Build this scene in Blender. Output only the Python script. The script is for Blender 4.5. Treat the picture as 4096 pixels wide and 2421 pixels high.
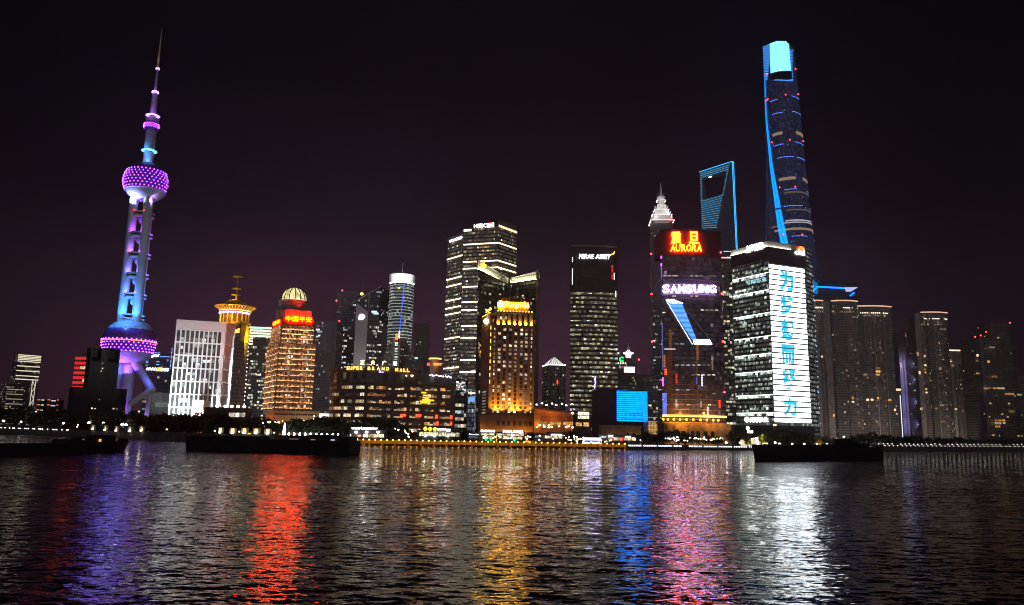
import bpy, math, random
import numpy as np
from mathutils import Vector, Matrix

for _o in list(bpy.data.objects):
    bpy.data.objects.remove(_o)
SC = bpy.context.scene
COL = SC.collection
RND = random.Random(11)
R = math.radians

# ------------------------------------------------------------------ camera
FPX, PW, PH = 3092.0, 4096.0, 2421.0          # focal length and size of the photograph in its own pixels
PITCH, ROLL, CAM_Z = math.atan(531.0 / FPX), R(1.1), 8.0
cam_data = bpy.data.cameras.new('camera')
cam_data.sensor_fit = 'HORIZONTAL'
cam_data.sensor_width = 36.0
cam_data.lens = 36.0 * FPX / PW
cam_data.clip_start, cam_data.clip_end = 0.5, 30000.0
CAM = bpy.data.objects.new('camera', cam_data)
COL.objects.link(CAM)
CAM_ROT = Matrix.Rotation(R(90) + PITCH, 3, 'X') @ Matrix.Rotation(ROLL, 3, 'Z')
CAM.location = (0, 0, CAM_Z)
CAM.rotation_euler = CAM_ROT.to_euler()
SC.camera = CAM

# ------------------------------------------------------------------ render and exposure
SC.render.engine = 'CYCLES'
SC.view_settings.view_transform = 'Standard'
SC.view_settings.look = 'None'
SC.view_settings.exposure = 0.0
SC.view_settings.gamma = 1.0
SC.cycles.use_denoising = True
SC.cycles.filter_width = 1.05
SC.cycles.max_bounces = 5
SC.cycles.diffuse_bounces = 2
SC.cycles.glossy_bounces = 3
SC.cycles.transmission_bounces = 4
SC.cycles.transparent_max_bounces = 6
SC.cycles.volume_bounces = 0
SC.cycles.sample_clamp_direct = 0.0
SC.cycles.sample_clamp_indirect = 12.0
SC.cycles.caustics_reflective = False
SC.cycles.caustics_refractive = False

# ------------------------------------------------------------------ night sky: nearly black overhead, city glow along the horizon
W = bpy.data.worlds.new('World')
SC.world = W
W.use_nodes = True
wn = W.node_tree.nodes
wl = W.node_tree.links
wn.clear()
wo = wn.new('ShaderNodeOutputWorld')
bg = wn.new('ShaderNodeBackground')
tc = wn.new('ShaderNodeTexCoord')
sp = wn.new('ShaderNodeSeparateXYZ')
rp = wn.new('ShaderNodeValToRGB')
rp.color_ramp.elements[0].position = 0.0
rp.color_ramp.elements[0].color = (0.064, 0.027, 0.042, 1)
rp.color_ramp.elements[1].position = 0.60
rp.color_ramp.elements[1].color = (0.0016, 0.0014, 0.0026, 1)
for p_, c_ in ((0.13, (0.0440, 0.0200, 0.0340)), (0.27, (0.0110, 0.0068, 0.0122)), (0.42, (0.0036, 0.0027, 0.0048))):
    e_ = rp.color_ramp.elements.new(p_)
    e_.color = (*c_, 1)
# the floodlit waterfront on the camera's own bank glows warm behind it
bk = wn.new('ShaderNodeMath'); bk.operation = 'MULTIPLY'; bk.inputs[1].default_value = -1.0
bm_ = wn.new('ShaderNodeMapRange'); bm_.inputs['From Min'].default_value = 0.15; bm_.inputs['From Max'].default_value = 0.8
bz = wn.new('ShaderNodeMapRange'); bz.inputs['From Min'].default_value = 0.55; bz.inputs['From Max'].default_value = 0.0
mu = wn.new('ShaderNodeMath'); mu.operation = 'MULTIPLY'
gl = wn.new('ShaderNodeMix'); gl.data_type = 'RGBA'; gl.inputs[7].default_value = (0.25, 0.225, 0.245, 1)
wl.new(tc.outputs['Generated'], sp.inputs[0])
wl.new(sp.outputs['Z'], rp.inputs[0])
wl.new(sp.outputs['Y'], bk.inputs[0]); wl.new(bk.outputs[0], bm_.inputs[0])
wl.new(sp.outputs['Z'], bz.inputs[0])
wl.new(bm_.outputs[0], mu.inputs[0]); wl.new(bz.outputs[0], mu.inputs[1])
wl.new(mu.outputs[0], gl.inputs[0]); wl.new(rp.outputs[0], gl.inputs[6])
# the glow is strongest over the middle of the city and dies away to both sides
ax_ = wn.new('ShaderNodeMath'); ax_.operation = 'ADD'; ax_.inputs[1].default_value = 0.06
ab_ = wn.new('ShaderNodeMath'); ab_.operation = 'ABSOLUTE'
fx_ = wn.new('ShaderNodeMapRange'); fx_.inputs['From Min'].default_value = 0.08; fx_.inputs['From Max'].default_value = 0.55
fx_.inputs['To Min'].default_value = 1.0; fx_.inputs['To Max'].default_value = 0.25
fm_ = wn.new('ShaderNodeMix'); fm_.data_type = 'RGBA'; fm_.blend_type = 'MULTIPLY'; fm_.inputs[0].default_value = 1.0
wl.new(sp.outputs['X'], ax_.inputs[0]); wl.new(ax_.outputs[0], ab_.inputs[0]); wl.new(ab_.outputs[0], fx_.inputs[0])
# thin uneven cloud catching the glow
cn_ = wn.new('ShaderNodeTexNoise'); cn_.inputs['Scale'].default_value = 2.6; cn_.inputs['Detail'].default_value = 5
cr_ = wn.new('ShaderNodeMapRange'); cr_.inputs['From Min'].default_value = 0.3; cr_.inputs['From Max'].default_value = 0.7; cr_.inputs['To Min'].default_value = 0.72; cr_.inputs['To Max'].default_value = 1.32
cm_ = wn.new('ShaderNodeMix'); cm_.data_type = 'RGBA'; cm_.blend_type = 'MULTIPLY'; cm_.inputs[0].default_value = 1.0
wl.new(tc.outputs['Generated'], cn_.inputs['Vector']); wl.new(cn_.outputs['Fac'], cr_.inputs[0])
wl.new(rp.outputs[0], cm_.inputs[6]); wl.new(cr_.outputs[0], cm_.inputs[7])
wl.new(cm_.outputs[2], fm_.inputs[6]); wl.new(fx_.outputs[0], fm_.inputs[7]); wl.new(fm_.outputs[2], gl.inputs[6])
wl.new(gl.outputs[2], bg.inputs[0])
bg.inputs[1].default_value = 1.0
wl.new(bg.outputs[0], wo.inputs[0])

# ------------------------------------------------------------------ from the photograph's pixels to points of the place
def ray(px, py):
    return CAM_ROT @ Vector(((px - PW / 2) / FPX, -(py - PH / 2) / FPX, -1.0))
def at(px, py, D):
    r = ray(px, py)
    return Vector((0, 0, CAM_Z)) + r * (D / r.y)
def onz(px, py, z):
    r = ray(px, py)
    return Vector((0, 0, CAM_Z)) + r * ((z - CAM_Z) / r.z)
def px_of(p):
    v = CAM_ROT.transposed() @ (Vector(p) - Vector((0, 0, CAM_Z)))
    return PW / 2 + FPX * v.x / -v.z, PH / 2 - FPX * v.y / -v.z
GZ = 3.2
ORD = ('first second third fourth fifth sixth seventh eighth ninth tenth eleventh twelfth thirteenth fourteenth fifteenth sixteenth seventeenth eighteenth nineteenth').split()
TENS = {2: 'twent', 3: 'thirt', 4: 'fort', 5: 'fift', 6: 'sixt', 7: 'sevent', 8: 'eight', 9: 'ninet'}
def nth(i):
    """0 -> first, 22 -> twenty-third"""
    i += 1
    if i < 20:
        return ORD[i - 1]
    t, u = divmod(i, 10)
    return TENS[t] + ('ieth' if u == 0 else 'y-' + ORD[u - 1])

# ------------------------------------------------------------------ scene graph helpers
def tag(o, label=None, cat=None, group=None, kind=None):
    if label: o['label'] = label
    if cat: o['category'] = cat
    if group: o['group'] = group
    if kind: o['kind'] = kind
    return o
def thing(name, label, cat, loc, group=None):
    o = bpy.data.objects.new(name, None)
    COL.objects.link(o)
    o.empty_display_size = 2
    o.location = loc
    return tag(o, label, cat, group)
def origin(o):
    v = Vector((0, 0, 0))
    while o is not None:
        v = v + Vector(o.location)
        o = o.parent
    return v
def dup(o, loc=None, parent=None, scale=None, rz=None):
    c = o.copy()
    COL.objects.link(c)
    if parent is not None: c.parent = parent
    if loc is not None: c.location = loc
    if scale is not None: c.scale = scale
    if rz is not None: c.rotation_euler = (0, 0, rz)
    for k in [x for x in bpy.data.objects if x.parent is o]:
        dup(k, parent=c)
    return c

class MB:
    """collects faces in world metres; build() makes one mesh object, relative to its parent"""
    def __init__(s):
        s.v, s.f, s.uv, s.mi, s.cur, s.sm = [], [], [], [], 0, False
    def poly(s, pts, uv=None):
        n = len(s.v)
        s.v += [tuple(p) for p in pts]
        s.f.append(tuple(range(n, n + len(pts))))
        s.uv += list(uv) if uv else [(0.0, 0.0)] * len(pts)
        s.mi.append(s.cur)
        return s
    def prism(s, poly, z0, z1, cap=True, u0=0.0, bottom=False):
        """vertical walls over a plan polygon; z1 a height or one per corner; uv in metres"""
        n = len(poly)
        tops = z1 if isinstance(z1, (list, tuple)) else [z1] * n
        u = u0
        for i in range(n):
            a, b = poly[i], poly[(i + 1) % n]
            L = math.hypot(b[0] - a[0], b[1] - a[1])
            ta, tb = tops[i], tops[(i + 1) % n]
            s.poly([(a[0], a[1], z0), (b[0], b[1], z0), (b[0], b[1], tb), (a[0], a[1], ta)], [(u, z0), (u + L, z0), (u + L, tb), (u, ta)])
            u += L
        if cap:
            s.poly([(p[0], p[1], t) for p, t in zip(poly, tops)], [(-50.0, -50.0)] * n)
        if bottom:
            s.poly([(p[0], p[1], z0) for p in poly][::-1], [(-50.0, -50.0)] * n)
        return s
    def box(s, c, size, rz=0.0):
        """axis box centred on c in plan, standing on c.z"""
        x, y, z = size[0] / 2, size[1] / 2, size[2]
        co, si = math.cos(rz), math.sin(rz)
        pl = [(c[0] + a * x * co - b * y * si, c[1] + a * x * si + b * y * co) for a, b in ((-1, -1), (1, -1), (1, 1), (-1, 1))]
        return s.prism(pl, c[2], c[2] + z, bottom=True)
    def lathe(s, prof, c, seg=32, a0=0.0, a1=2 * math.pi, ru=None):
        """prof: (radius, z) from bottom to top around a vertical axis at c"""
        full = abs(a1 - a0 - 2 * math.pi) < 1e-6
        n = len(s.v)
        ang = [a0 + (a1 - a0) * i / seg for i in range(seg + 1)]
        for r, z in prof:
            s.v += [(c[0] + r * math.cos(t), c[1] + r * math.sin(t), z) for t in ang]
        m = seg + 1
        ur = ru or max(r for r, z in prof)
        vv = [0.0]
        for j in range(len(prof) - 1):
            vv.append(vv[-1] + math.hypot(prof[j + 1][0] - prof[j][0], prof[j + 1][1] - prof[j][1]))
        for j in range(len(prof) - 1):
            for i in range(seg):
                k = n + j * m + i
                s.f.append((k, k + 1, k + m + 1, k + m))
                s.uv += [(ang[i] * ur, vv[j]), (ang[i + 1] * ur, vv[j]), (ang[i + 1] * ur, vv[j + 1]), (ang[i] * ur, vv[j + 1])]
                s.mi.append(s.cur)
        return s
    def tube(s, pts, rad, seg=10, cap=True):
        """round bar through points; rad a radius or one per point"""
        pts = [Vector(p) for p in pts]
        rads = rad if isinstance(rad, (list, tuple)) else [rad] * len(pts)
        rings = []
        for i, p in enumerate(pts):
            d = (pts[min(i + 1, len(pts) - 1)] - pts[max(i - 1, 0)]).normalized()
            a = d.cross(Vector((0, 0, 1)) if abs(d.z) < 0.9 else Vector((1, 0, 0))).normalized()
            b = d.cross(a)
            rings.append([p + (a * math.cos(2 * math.pi * k / seg) + b * math.sin(2 * math.pi * k / seg)) * rads[i] for k in range(seg)])
        n = len(s.v)
        for rg in rings: s.v += [tuple(q) for q in rg]
        for i in range(len(rings) - 1):
            for k in range(seg):
                a, b = n + i * seg + k, n + i * seg + (k + 1) % seg
                s.f.append((a, b, b + seg, a + seg))
                s.uv += [(k, i), (k + 1, i), (k + 1, i + 1), (k, i + 1)]
                s.mi.append(s.cur)
        if cap:
            s.poly(rings[0][::-1]); s.poly(rings[-1])
        return s
    def ball(s, c, r, seg=12, rings=8, sz=1.0, z0=-1.0, z1=1.0):
        pr = []
        for i in range(rings + 1):
            a = math.asin(z0) + (math.asin(z1) - math.asin(z0)) * i / rings
            pr.append((max(r * math.cos(a), 1e-4), c[2] + r * sz * math.sin(a)))
        return s.lathe(pr, c, seg)
    def wbox(s, w, u0, u1, z0, z1, d0, d1):
        """box standing out of wall w from d0 to d1 metres"""
        p = [w.pt(u0, 0, d1), w.pt(u1, 0, d1), w.pt(u1, 0, d0), w.pt(u0, 0, d0)]
        return s.prism([(q.x, q.y) for q in p], z0, z1, bottom=True)
    def build(s, name, mats, parent=None, smooth=False, label=None, kind=None):
        me = bpy.data.meshes.new(name)
        o = origin(parent) if parent is not None else Vector((0, 0, 0))
        me.from_pydata([(v[0] - o.x, v[1] - o.y, v[2] - o.z) for v in s.v], [], s.f)
        ul = me.uv_layers.new(name='uv')
        ul.data.foreach_set('uv', [c for p in s.uv for c in p])
        for m in (mats if isinstance(mats, (list, tuple)) else [mats]):
            me.materials.append(m)
        me.polygons.foreach_set('material_index', s.mi)
        if smooth:
            me.polygons.foreach_set('use_smooth', [True] * len(s.f))
        me.update()
        ob = bpy.data.objects.new(name, me)
        COL.objects.link(ob)
        if parent is not None: ob.parent = parent
        if label: ob['label'] = label
        if kind: ob['kind'] = kind
        return ob

class Wall:
    """a flat upright wall seen from outside: a is its left corner, b its right one"""
    def __init__(s, a, b):
        s.a, s.b = Vector((a[0], a[1])), Vector((b[0], b[1]))
        d = s.b - s.a
        s.L = d.length
        s.u = d / s.L
        s.n = Vector((s.u.y, -s.u.x))
        s.rz = math.atan2(s.u.y, s.u.x)
    def pt(s, u, z, off=0.0):
        q = s.a + s.u * u + s.n * off
        return Vector((q.x, q.y, z))
    def hit(s, px, py):
        """(u, z) where the pixel's ray meets the wall"""
        r = ray(px, py)
        # a + u*t = k*r  (plan)
        det = s.u.x * -r.y + s.u.y * r.x
        k = (s.u.x * -s.a.y + s.u.y * s.a.x) / -det if abs(det) > 1e-9 else 1.0
        k = (s.a.x * s.u.y - s.a.y * s.u.x) / (r.x * s.u.y - r.y * s.u.x)
        p = Vector((r.x * k, r.y * k))
        return (p - s.a).dot(s.u), CAM_Z + r.z * k

# ------------------------------------------------------------------ materials
MATS = {}
def _new(name):
    m = bpy.data.materials.new(name)
    m.use_nodes = True
    nt = m.node_tree
    return m, nt, nt.nodes['Principled BSDF']
def emit(name, col, st, sample=False):
    k = ('e', name)
    if k in MATS: return MATS[k]
    m, nt, b = _new(name)
    b.inputs['Base Color'].default_value = (0.02, 0.02, 0.02, 1)
    b.inputs['Emission Color'].default_value = (*col, 1)
    b.inputs['Emission Strength'].default_value = st
    m.cycles.emission_sampling = 'AUTO' if sample else 'NONE'
    MATS[k] = m
    return m
def plain(name, col, rough=0.7, metal=0.0, var=0.35, scale=0.25, bump=0.0):
    """a painted, stone or metal surface with mottling and streaks of its own"""
    k = ('p', name)
    if k in MATS: return MATS[k]
    m, nt, b = _new(name)
    n, l = nt.nodes, nt.links
    t = n.new('ShaderNodeTexCoord')
    a = n.new('ShaderNodeTexNoise'); a.inputs['Scale'].default_value = scale; a.inputs['Detail'].default_value = 6
    mp = n.new('ShaderNodeMapRange')
    mp.inputs['From Min'].default_value, mp.inputs['From Max'].default_value = 0.3, 0.7
    mp.inputs['To Min'].default_value, mp.inputs['To Max'].default_value = 1 - var, 1 + var
    x = n.new('ShaderNodeMix'); x.data_type = 'RGBA'; x.blend_type = 'MULTIPLY'; x.inputs[0].default_value = 1.0
    x.inputs[6].default_value = (*col, 1)
    l.new(t.outputs['Object'], a.inputs['Vector']); l.new(a.outputs['Fac'], mp.inputs[0]); l.new(mp.outputs[0], x.inputs[7])
    l.new(x.outputs[2], b.inputs['Base Color'])
    b.inputs['Roughness'].default_value = rough
    b.inputs['Metallic'].default_value = metal
    MATS[k] = m
    return m
def _math(nt, op, a, b=None, c=None):
    q = nt.nodes.new('ShaderNodeMath'); q.operation = op
    for i, v in enumerate((a, b, c)):
        if v is None: continue
        if isinstance(v, (int, float)): q.inputs[i].default_value = v
        else: nt.links.new(v, q.inputs[i])
    return q.outputs[0]
def facade(name, cw, ch, wall, glass, mx=0.12, z0=0.25, z1=0.1, lit=0.15, ca=(1, 0.75, 0.42), cb=(1, 0.95, 0.85), st=0.8, bay=0.0, rough=0.2, seed=0.0, shades=0.0, dim=0.012):
    """wall of windows: cw x ch metres a window, some of them lit, lit ones clustering by floor; coordinates in metres along the wall"""
    k = ('f', name)
    if k in MATS: return MATS[k]
    m, nt, b = _new(name)
    n, l = nt.nodes, nt.links
    uv = n.new('ShaderNodeUVMap'); uv.uv_map = 'uv'
    s = n.new('ShaderNodeSeparateXYZ'); l.new(uv.outputs[0], s.inputs[0])
    u, v = _math(nt, 'DIVIDE', s.outputs[0], cw), _math(nt, 'DIVIDE', s.outputs[1], ch)
    cu, cv = _math(nt, 'FLOOR', u), _math(nt, 'FLOOR', v)
    fu, fv = _math(nt, 'FRACT', u), _math(nt, 'FRACT', v)
    mk = _math(nt, 'MULTIPLY', _math(nt, 'GREATER_THAN', fu, mx), _math(nt, 'LESS_THAN', fu, 1 - mx))
    mk = _math(nt, 'MULTIPLY', mk, _math(nt, 'MULTIPLY', _math(nt, 'GREATER_THAN', fv, z0), _math(nt, 'LESS_THAN', fv, 1 - z1)))
    def noise(x, y, sd):
        c = n.new('ShaderNodeCombineXYZ'); l.new(x, c.inputs[0]); l.new(y, c.inputs[1]); c.inputs[2].default_value = sd + seed
        w = n.new('ShaderNodeTexWhiteNoise'); w.noise_dimensions = '3D'; l.new(c.outputs[0], w.inputs[0])
        return w
    wa = noise(cu, cv, 0.5)
    wf = noise(_math(nt, 'FLOOR', _math(nt, 'DIVIDE', cu, 5.0)), cv, 3.5)
    sc = n.new('ShaderNodeSeparateColor'); l.new(wa.outputs['Color'], sc.inputs[0])
    thr = _math(nt, 'MULTIPLY', _math(nt, 'MULTIPLY', _math(nt, 'POWER', wf.outputs['Value'], 2.5), 3.5), lit)
    on = _math(nt, 'LESS_THAN', sc.outputs[0], thr)
    br = _math(nt, 'ADD', _math(nt, 'POWER', sc.outputs[1], 2.0), 0.12)
    br = _math(nt, 'MULTIPLY', br, _math(nt, 'ADD', _math(nt, 'MULTIPLY', fv, 0.9), 0.35))  # brighter towards the ceiling: room light painted into the pane
    # furniture and blinds inside
    tx = n.new('ShaderNodeTexNoise'); tx.inputs['Scale'].default_value = 1.1; tx.inputs['Detail'].default_value = 3
    l.new(uv.outputs[0], tx.inputs['Vector'])
    br = _math(nt, 'MULTIPLY', br, _math(nt, 'MULTIPLY', tx.outputs['Fac'], 2.0))
    es = _math(nt, 'MULTIPLY', _math(nt, 'ADD', _math(nt, 'MULTIPLY', _math(nt, 'MULTIPLY', on, br), st), _math(nt, 'MULTIPLY', sc.outputs[1], dim)), mk)  # dim gives every pane faint emission, to lift facades that stay dark
    cm = n.new('ShaderNodeMix'); cm.data_type = 'RGBA'; cm.inputs[6].default_value = (*ca, 1); cm.inputs[7].default_value = (*cb, 1)
    l.new(sc.outputs[2], cm.inputs[0])
    l.new(cm.outputs[2], b.inputs['Emission Color']); l.new(es, b.inputs['Emission Strength'])
    # wall and glass
    nz = n.new('ShaderNodeTexNoise'); nz.inputs['Scale'].default_value = 0.12; nz.inputs['Detail'].default_value = 5
    l.new(uv.outputs[0], nz.inputs['Vector'])
    sh = _math(nt, 'ADD', _math(nt, 'MULTIPLY', nz.outputs['Fac'], 0.8), 0.6)
    wc = n.new('ShaderNodeMix'); wc.data_type = 'RGBA'; wc.blend_type = 'MULTIPLY'; wc.inputs[0].default_value = 1.0; wc.inputs[6].default_value = (*wall, 1)
    l.new(sh, wc.inputs[7])
    bc = n.new('ShaderNodeMix'); bc.data_type = 'RGBA'; bc.inputs[7].default_value = (*glass, 1)
    l.new(wc.outputs[2], bc.inputs[6]); l.new(mk, bc.inputs[0]); l.new(bc.outputs[2], b.inputs['Base Color'])
    rg = _math(nt, 'SUBTRACT', 0.65, _math(nt, 'MULTIPLY', mk, 0.65 - rough))
    l.new(rg, b.inputs['Roughness'])
    m.cycles.emission_sampling = 'NONE'
    MATS[k] = m
    return m
def pane(name, col, st, spread=1.0, pat=0.9):
    """a lit window: every pane its own brightness, with the shapes of a room behind"""
    k = ('w', name)
    if k in MATS: return MATS[k]
    m, nt, b = _new(name)
    n, l = nt.nodes, nt.links
    g = n.new('ShaderNodeNewGeometry'); oi = n.new('ShaderNodeObjectInfo')
    f = _math(nt, 'FRACT', _math(nt, 'ADD', _math(nt, 'MULTIPLY', g.outputs['Random Per Island'], 7.31), _math(nt, 'MULTIPLY', oi.outputs['Random'], 13.7)))
    tx = n.new('ShaderNodeTexNoise'); tx.inputs['Scale'].default_value = pat; tx.inputs['Detail'].default_value = 3
    l.new(g.outputs['Position'], tx.inputs['Vector'])
    mp = n.new('ShaderNodeMapRange'); mp.inputs['From Min'].default_value = 0.32; mp.inputs['From Max'].default_value = 0.62
    mp.inputs['To Min'].default_value = 0.2; mp.inputs['To Max'].default_value = 1.5
    l.new(tx.outputs['Fac'], mp.inputs[0])
    br = _math(nt, 'MULTIPLY', _math(nt, 'ADD', _math(nt, 'MULTIPLY', _math(nt, 'POWER', f, 1.6), spread), max(0.12, 1.0 - spread)), mp.outputs[0])
    l.new(_math(nt, 'MULTIPLY', br, st), b.inputs['Emission Strength'])
    b.inputs['Emission Color'].default_value = (*col, 1)
    b.inputs['Base Color'].default_value = (0.03, 0.03, 0.03, 1)
    b.inputs['Roughness'].default_value = 0.15
    m.cycles.emission_sampling = 'NONE'
    MATS[k] = m
    return m
_wm = {}
def window_obj(root, w, u, z, wd, h, mat, name='window', out=0.12):
    key = (round(wd, 2), round(h, 2), mat.name, name)
    if key not in _wm:
        b = MB()
        b.prism([(0, -out), (wd, -out), (wd, 0.0), (0, 0.0)], 0, h, bottom=True)
        ob = b.build(name, mat, None)
        _wm[key] = ob.data
        bpy.data.objects.remove(ob)
    o = bpy.data.objects.new(name, _wm[key])
    COL.objects.link(o)
    o.parent = root
    o.location = w.pt(u, z, 0.004) - origin(root)
    o.rotation_euler = (0, 0, w.rz)
    return o
def windows(root, items, name='window', limit=100, seed=1):
    """items: (wall, u, z, width, height, material). The largest become parts one by one; past the limit the rest are one part"""
    rr = random.Random(seed)
    items = list(items)
    rr.shuffle(items)
    items.sort(key=lambda q: -round(q[3] * q[4] / 4))
    for q in items[:limit]:
        window_obj(root, *q, name=name)
    rest = {}
    for q in items[limit:]:
        rest.setdefault(q[5].name, (q[5], []))[1].append(q)
    if rest:
        b = MB(); ms = []
        for mat, qs in rest.values():
            b.cur = len(ms); ms.append(mat)
            for w, u, z, wd, h, _m in qs:
                b.wbox(w, u, u + wd, z, z + h, 0.004, 0.12)
        b.build(name, ms, root, kind='stuff')

def text(body, name, mat, parent, w, u, z, height, width=None, off=0.3, depth=0.35, bold=0.0, slant=0.0, space=1.0, align='LEFT', flip_u=False):
    """lettering mounted on wall w: (u, z) its lower left; scaled to height and (optionally) width in metres"""
    c = bpy.data.curves.new(name, 'FONT')
    c.body = body
    c.offset = bold
    c.shear = slant
    c.space_character = space
    c.resolution_u = 2
    t = bpy.data.objects.new(name, c)
    COL.objects.link(t)
    dg = bpy.context.evaluated_depsgraph_get()
    me = bpy.data.meshes.new_from_object(t.evaluated_get(dg))
    bpy.data.objects.remove(t)
    vs = [Vector(v.co) for v in me.vertices]
    x0, x1 = min(v.x for v in vs), max(v.x for v in vs)
    y0, y1 = min(v.y for v in vs), max(v.y for v in vs)
    sy = height / (y1 - y0)
    sx = (width / (x1 - x0)) if width else sy
    o = origin(parent)
    fs = [tuple(p.vertices) for p in me.polygons]
    n = len(vs)
    front = [w.pt(u + (v.x - x0) * sx, z + (v.y - y0) * sy, off + depth) - o for v in vs]
    back = [w.pt(u + (v.x - x0) * sx, z + (v.y - y0) * sy, off) - o for v in vs]
    ec = {}
    for f in fs:
        for i in range(len(f)):
            e = (f[i], f[(i + 1) % len(f)])
            ec[e] = 1
    sides = [(a, b, b + n, a + n) for (a, b) in ec if (b, a) not in ec]
    me2 = bpy.data.meshes.new(name)
    me2.from_pydata([tuple(p) for p in front + back], [], fs + [tuple(i + n for i in reversed(f)) for f in fs] + sides)
    me2.materials.append(mat)
    bpy.data.meshes.remove(me)
    ob = bpy.data.objects.new(name, me2)
    COL.objects.link(ob)
    ob.parent = parent
    return ob
def lamp_light(name, parent, loc, energy, col, radius=0.6, spot=None, aim=None):
    # every flood is shielded: it throws its light on the building and none over the river
    if spot is None: spot, aim = 164, Vector(loc) + Vector((0, 10, 0.5))
    L = bpy.data.lights.new(name, 'SPOT')
    L.energy = energy; L.color = col; L.shadow_soft_size = radius
    L.spot_size = R(spot); L.spot_blend = 0.8 if spot < 150 else 0.25
    o = bpy.data.objects.new(name, L)
    COL.objects.link(o)
    o.location = Vector(loc) - origin(parent)
    if aim is not None:
        o.rotation_euler = (Vector(aim) - Vector(loc)).to_track_quat('-Z', 'Y').to_euler()
    o.parent = parent
    return o
def corners(D, pts):
    """plan corners of a flat roof from its pixels: the first one stands at depth D, the others at the same height"""
    p0 = at(pts[0][0], pts[0][1], D)
    out = [Vector((p0.x, p0.y))]
    for px, py in pts[1:]:
        q = onz(px, py, p0.z)
        out.append(Vector((q.x, q.y)))
    return out, p0.z
def block(pl, back):
    """close a visible front (left to right corners) with a rear"""
    pl = [Vector(p) for p in pl]
    if len(pl) == 2:
        w = Wall(pl[0], pl[1])
        return pl + [pl[1] - w.n * back, pl[0] - w.n * back]
    if len(pl) == 3:
        return pl + [pl[0] + pl[2] - pl[1]]
    return pl

# ================================================================== SETTING: river, bank
SHORE_PX = [(-700, 1705), (0, 1738), (250, 1748), (500, 1758), (900, 1772), (1450, 1786), (2000, 1795), (2500, 1801), (3000, 1803), (3500, 1806), (4096, 1808), (4700, 1811)]
def shore_py(px):
    for (a, ya), (b, yb) in zip(SHORE_PX, SHORE_PX[1:]):
        if px <= b:
            return ya + (yb - ya) * (px - a) / (b - a)
    return SHORE_PX[-1][1]
def shore(px, back=0.0):
    """plan point on the waterline under a pixel column, moved inland"""
    p = onz(px, shore_py(px), 0.0)
    k = (p.y + back) / p.y
    return Vector((p.x * k, p.y * k))
SHORE = [shore(p[0]) for p in SHORE_PX]

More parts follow.
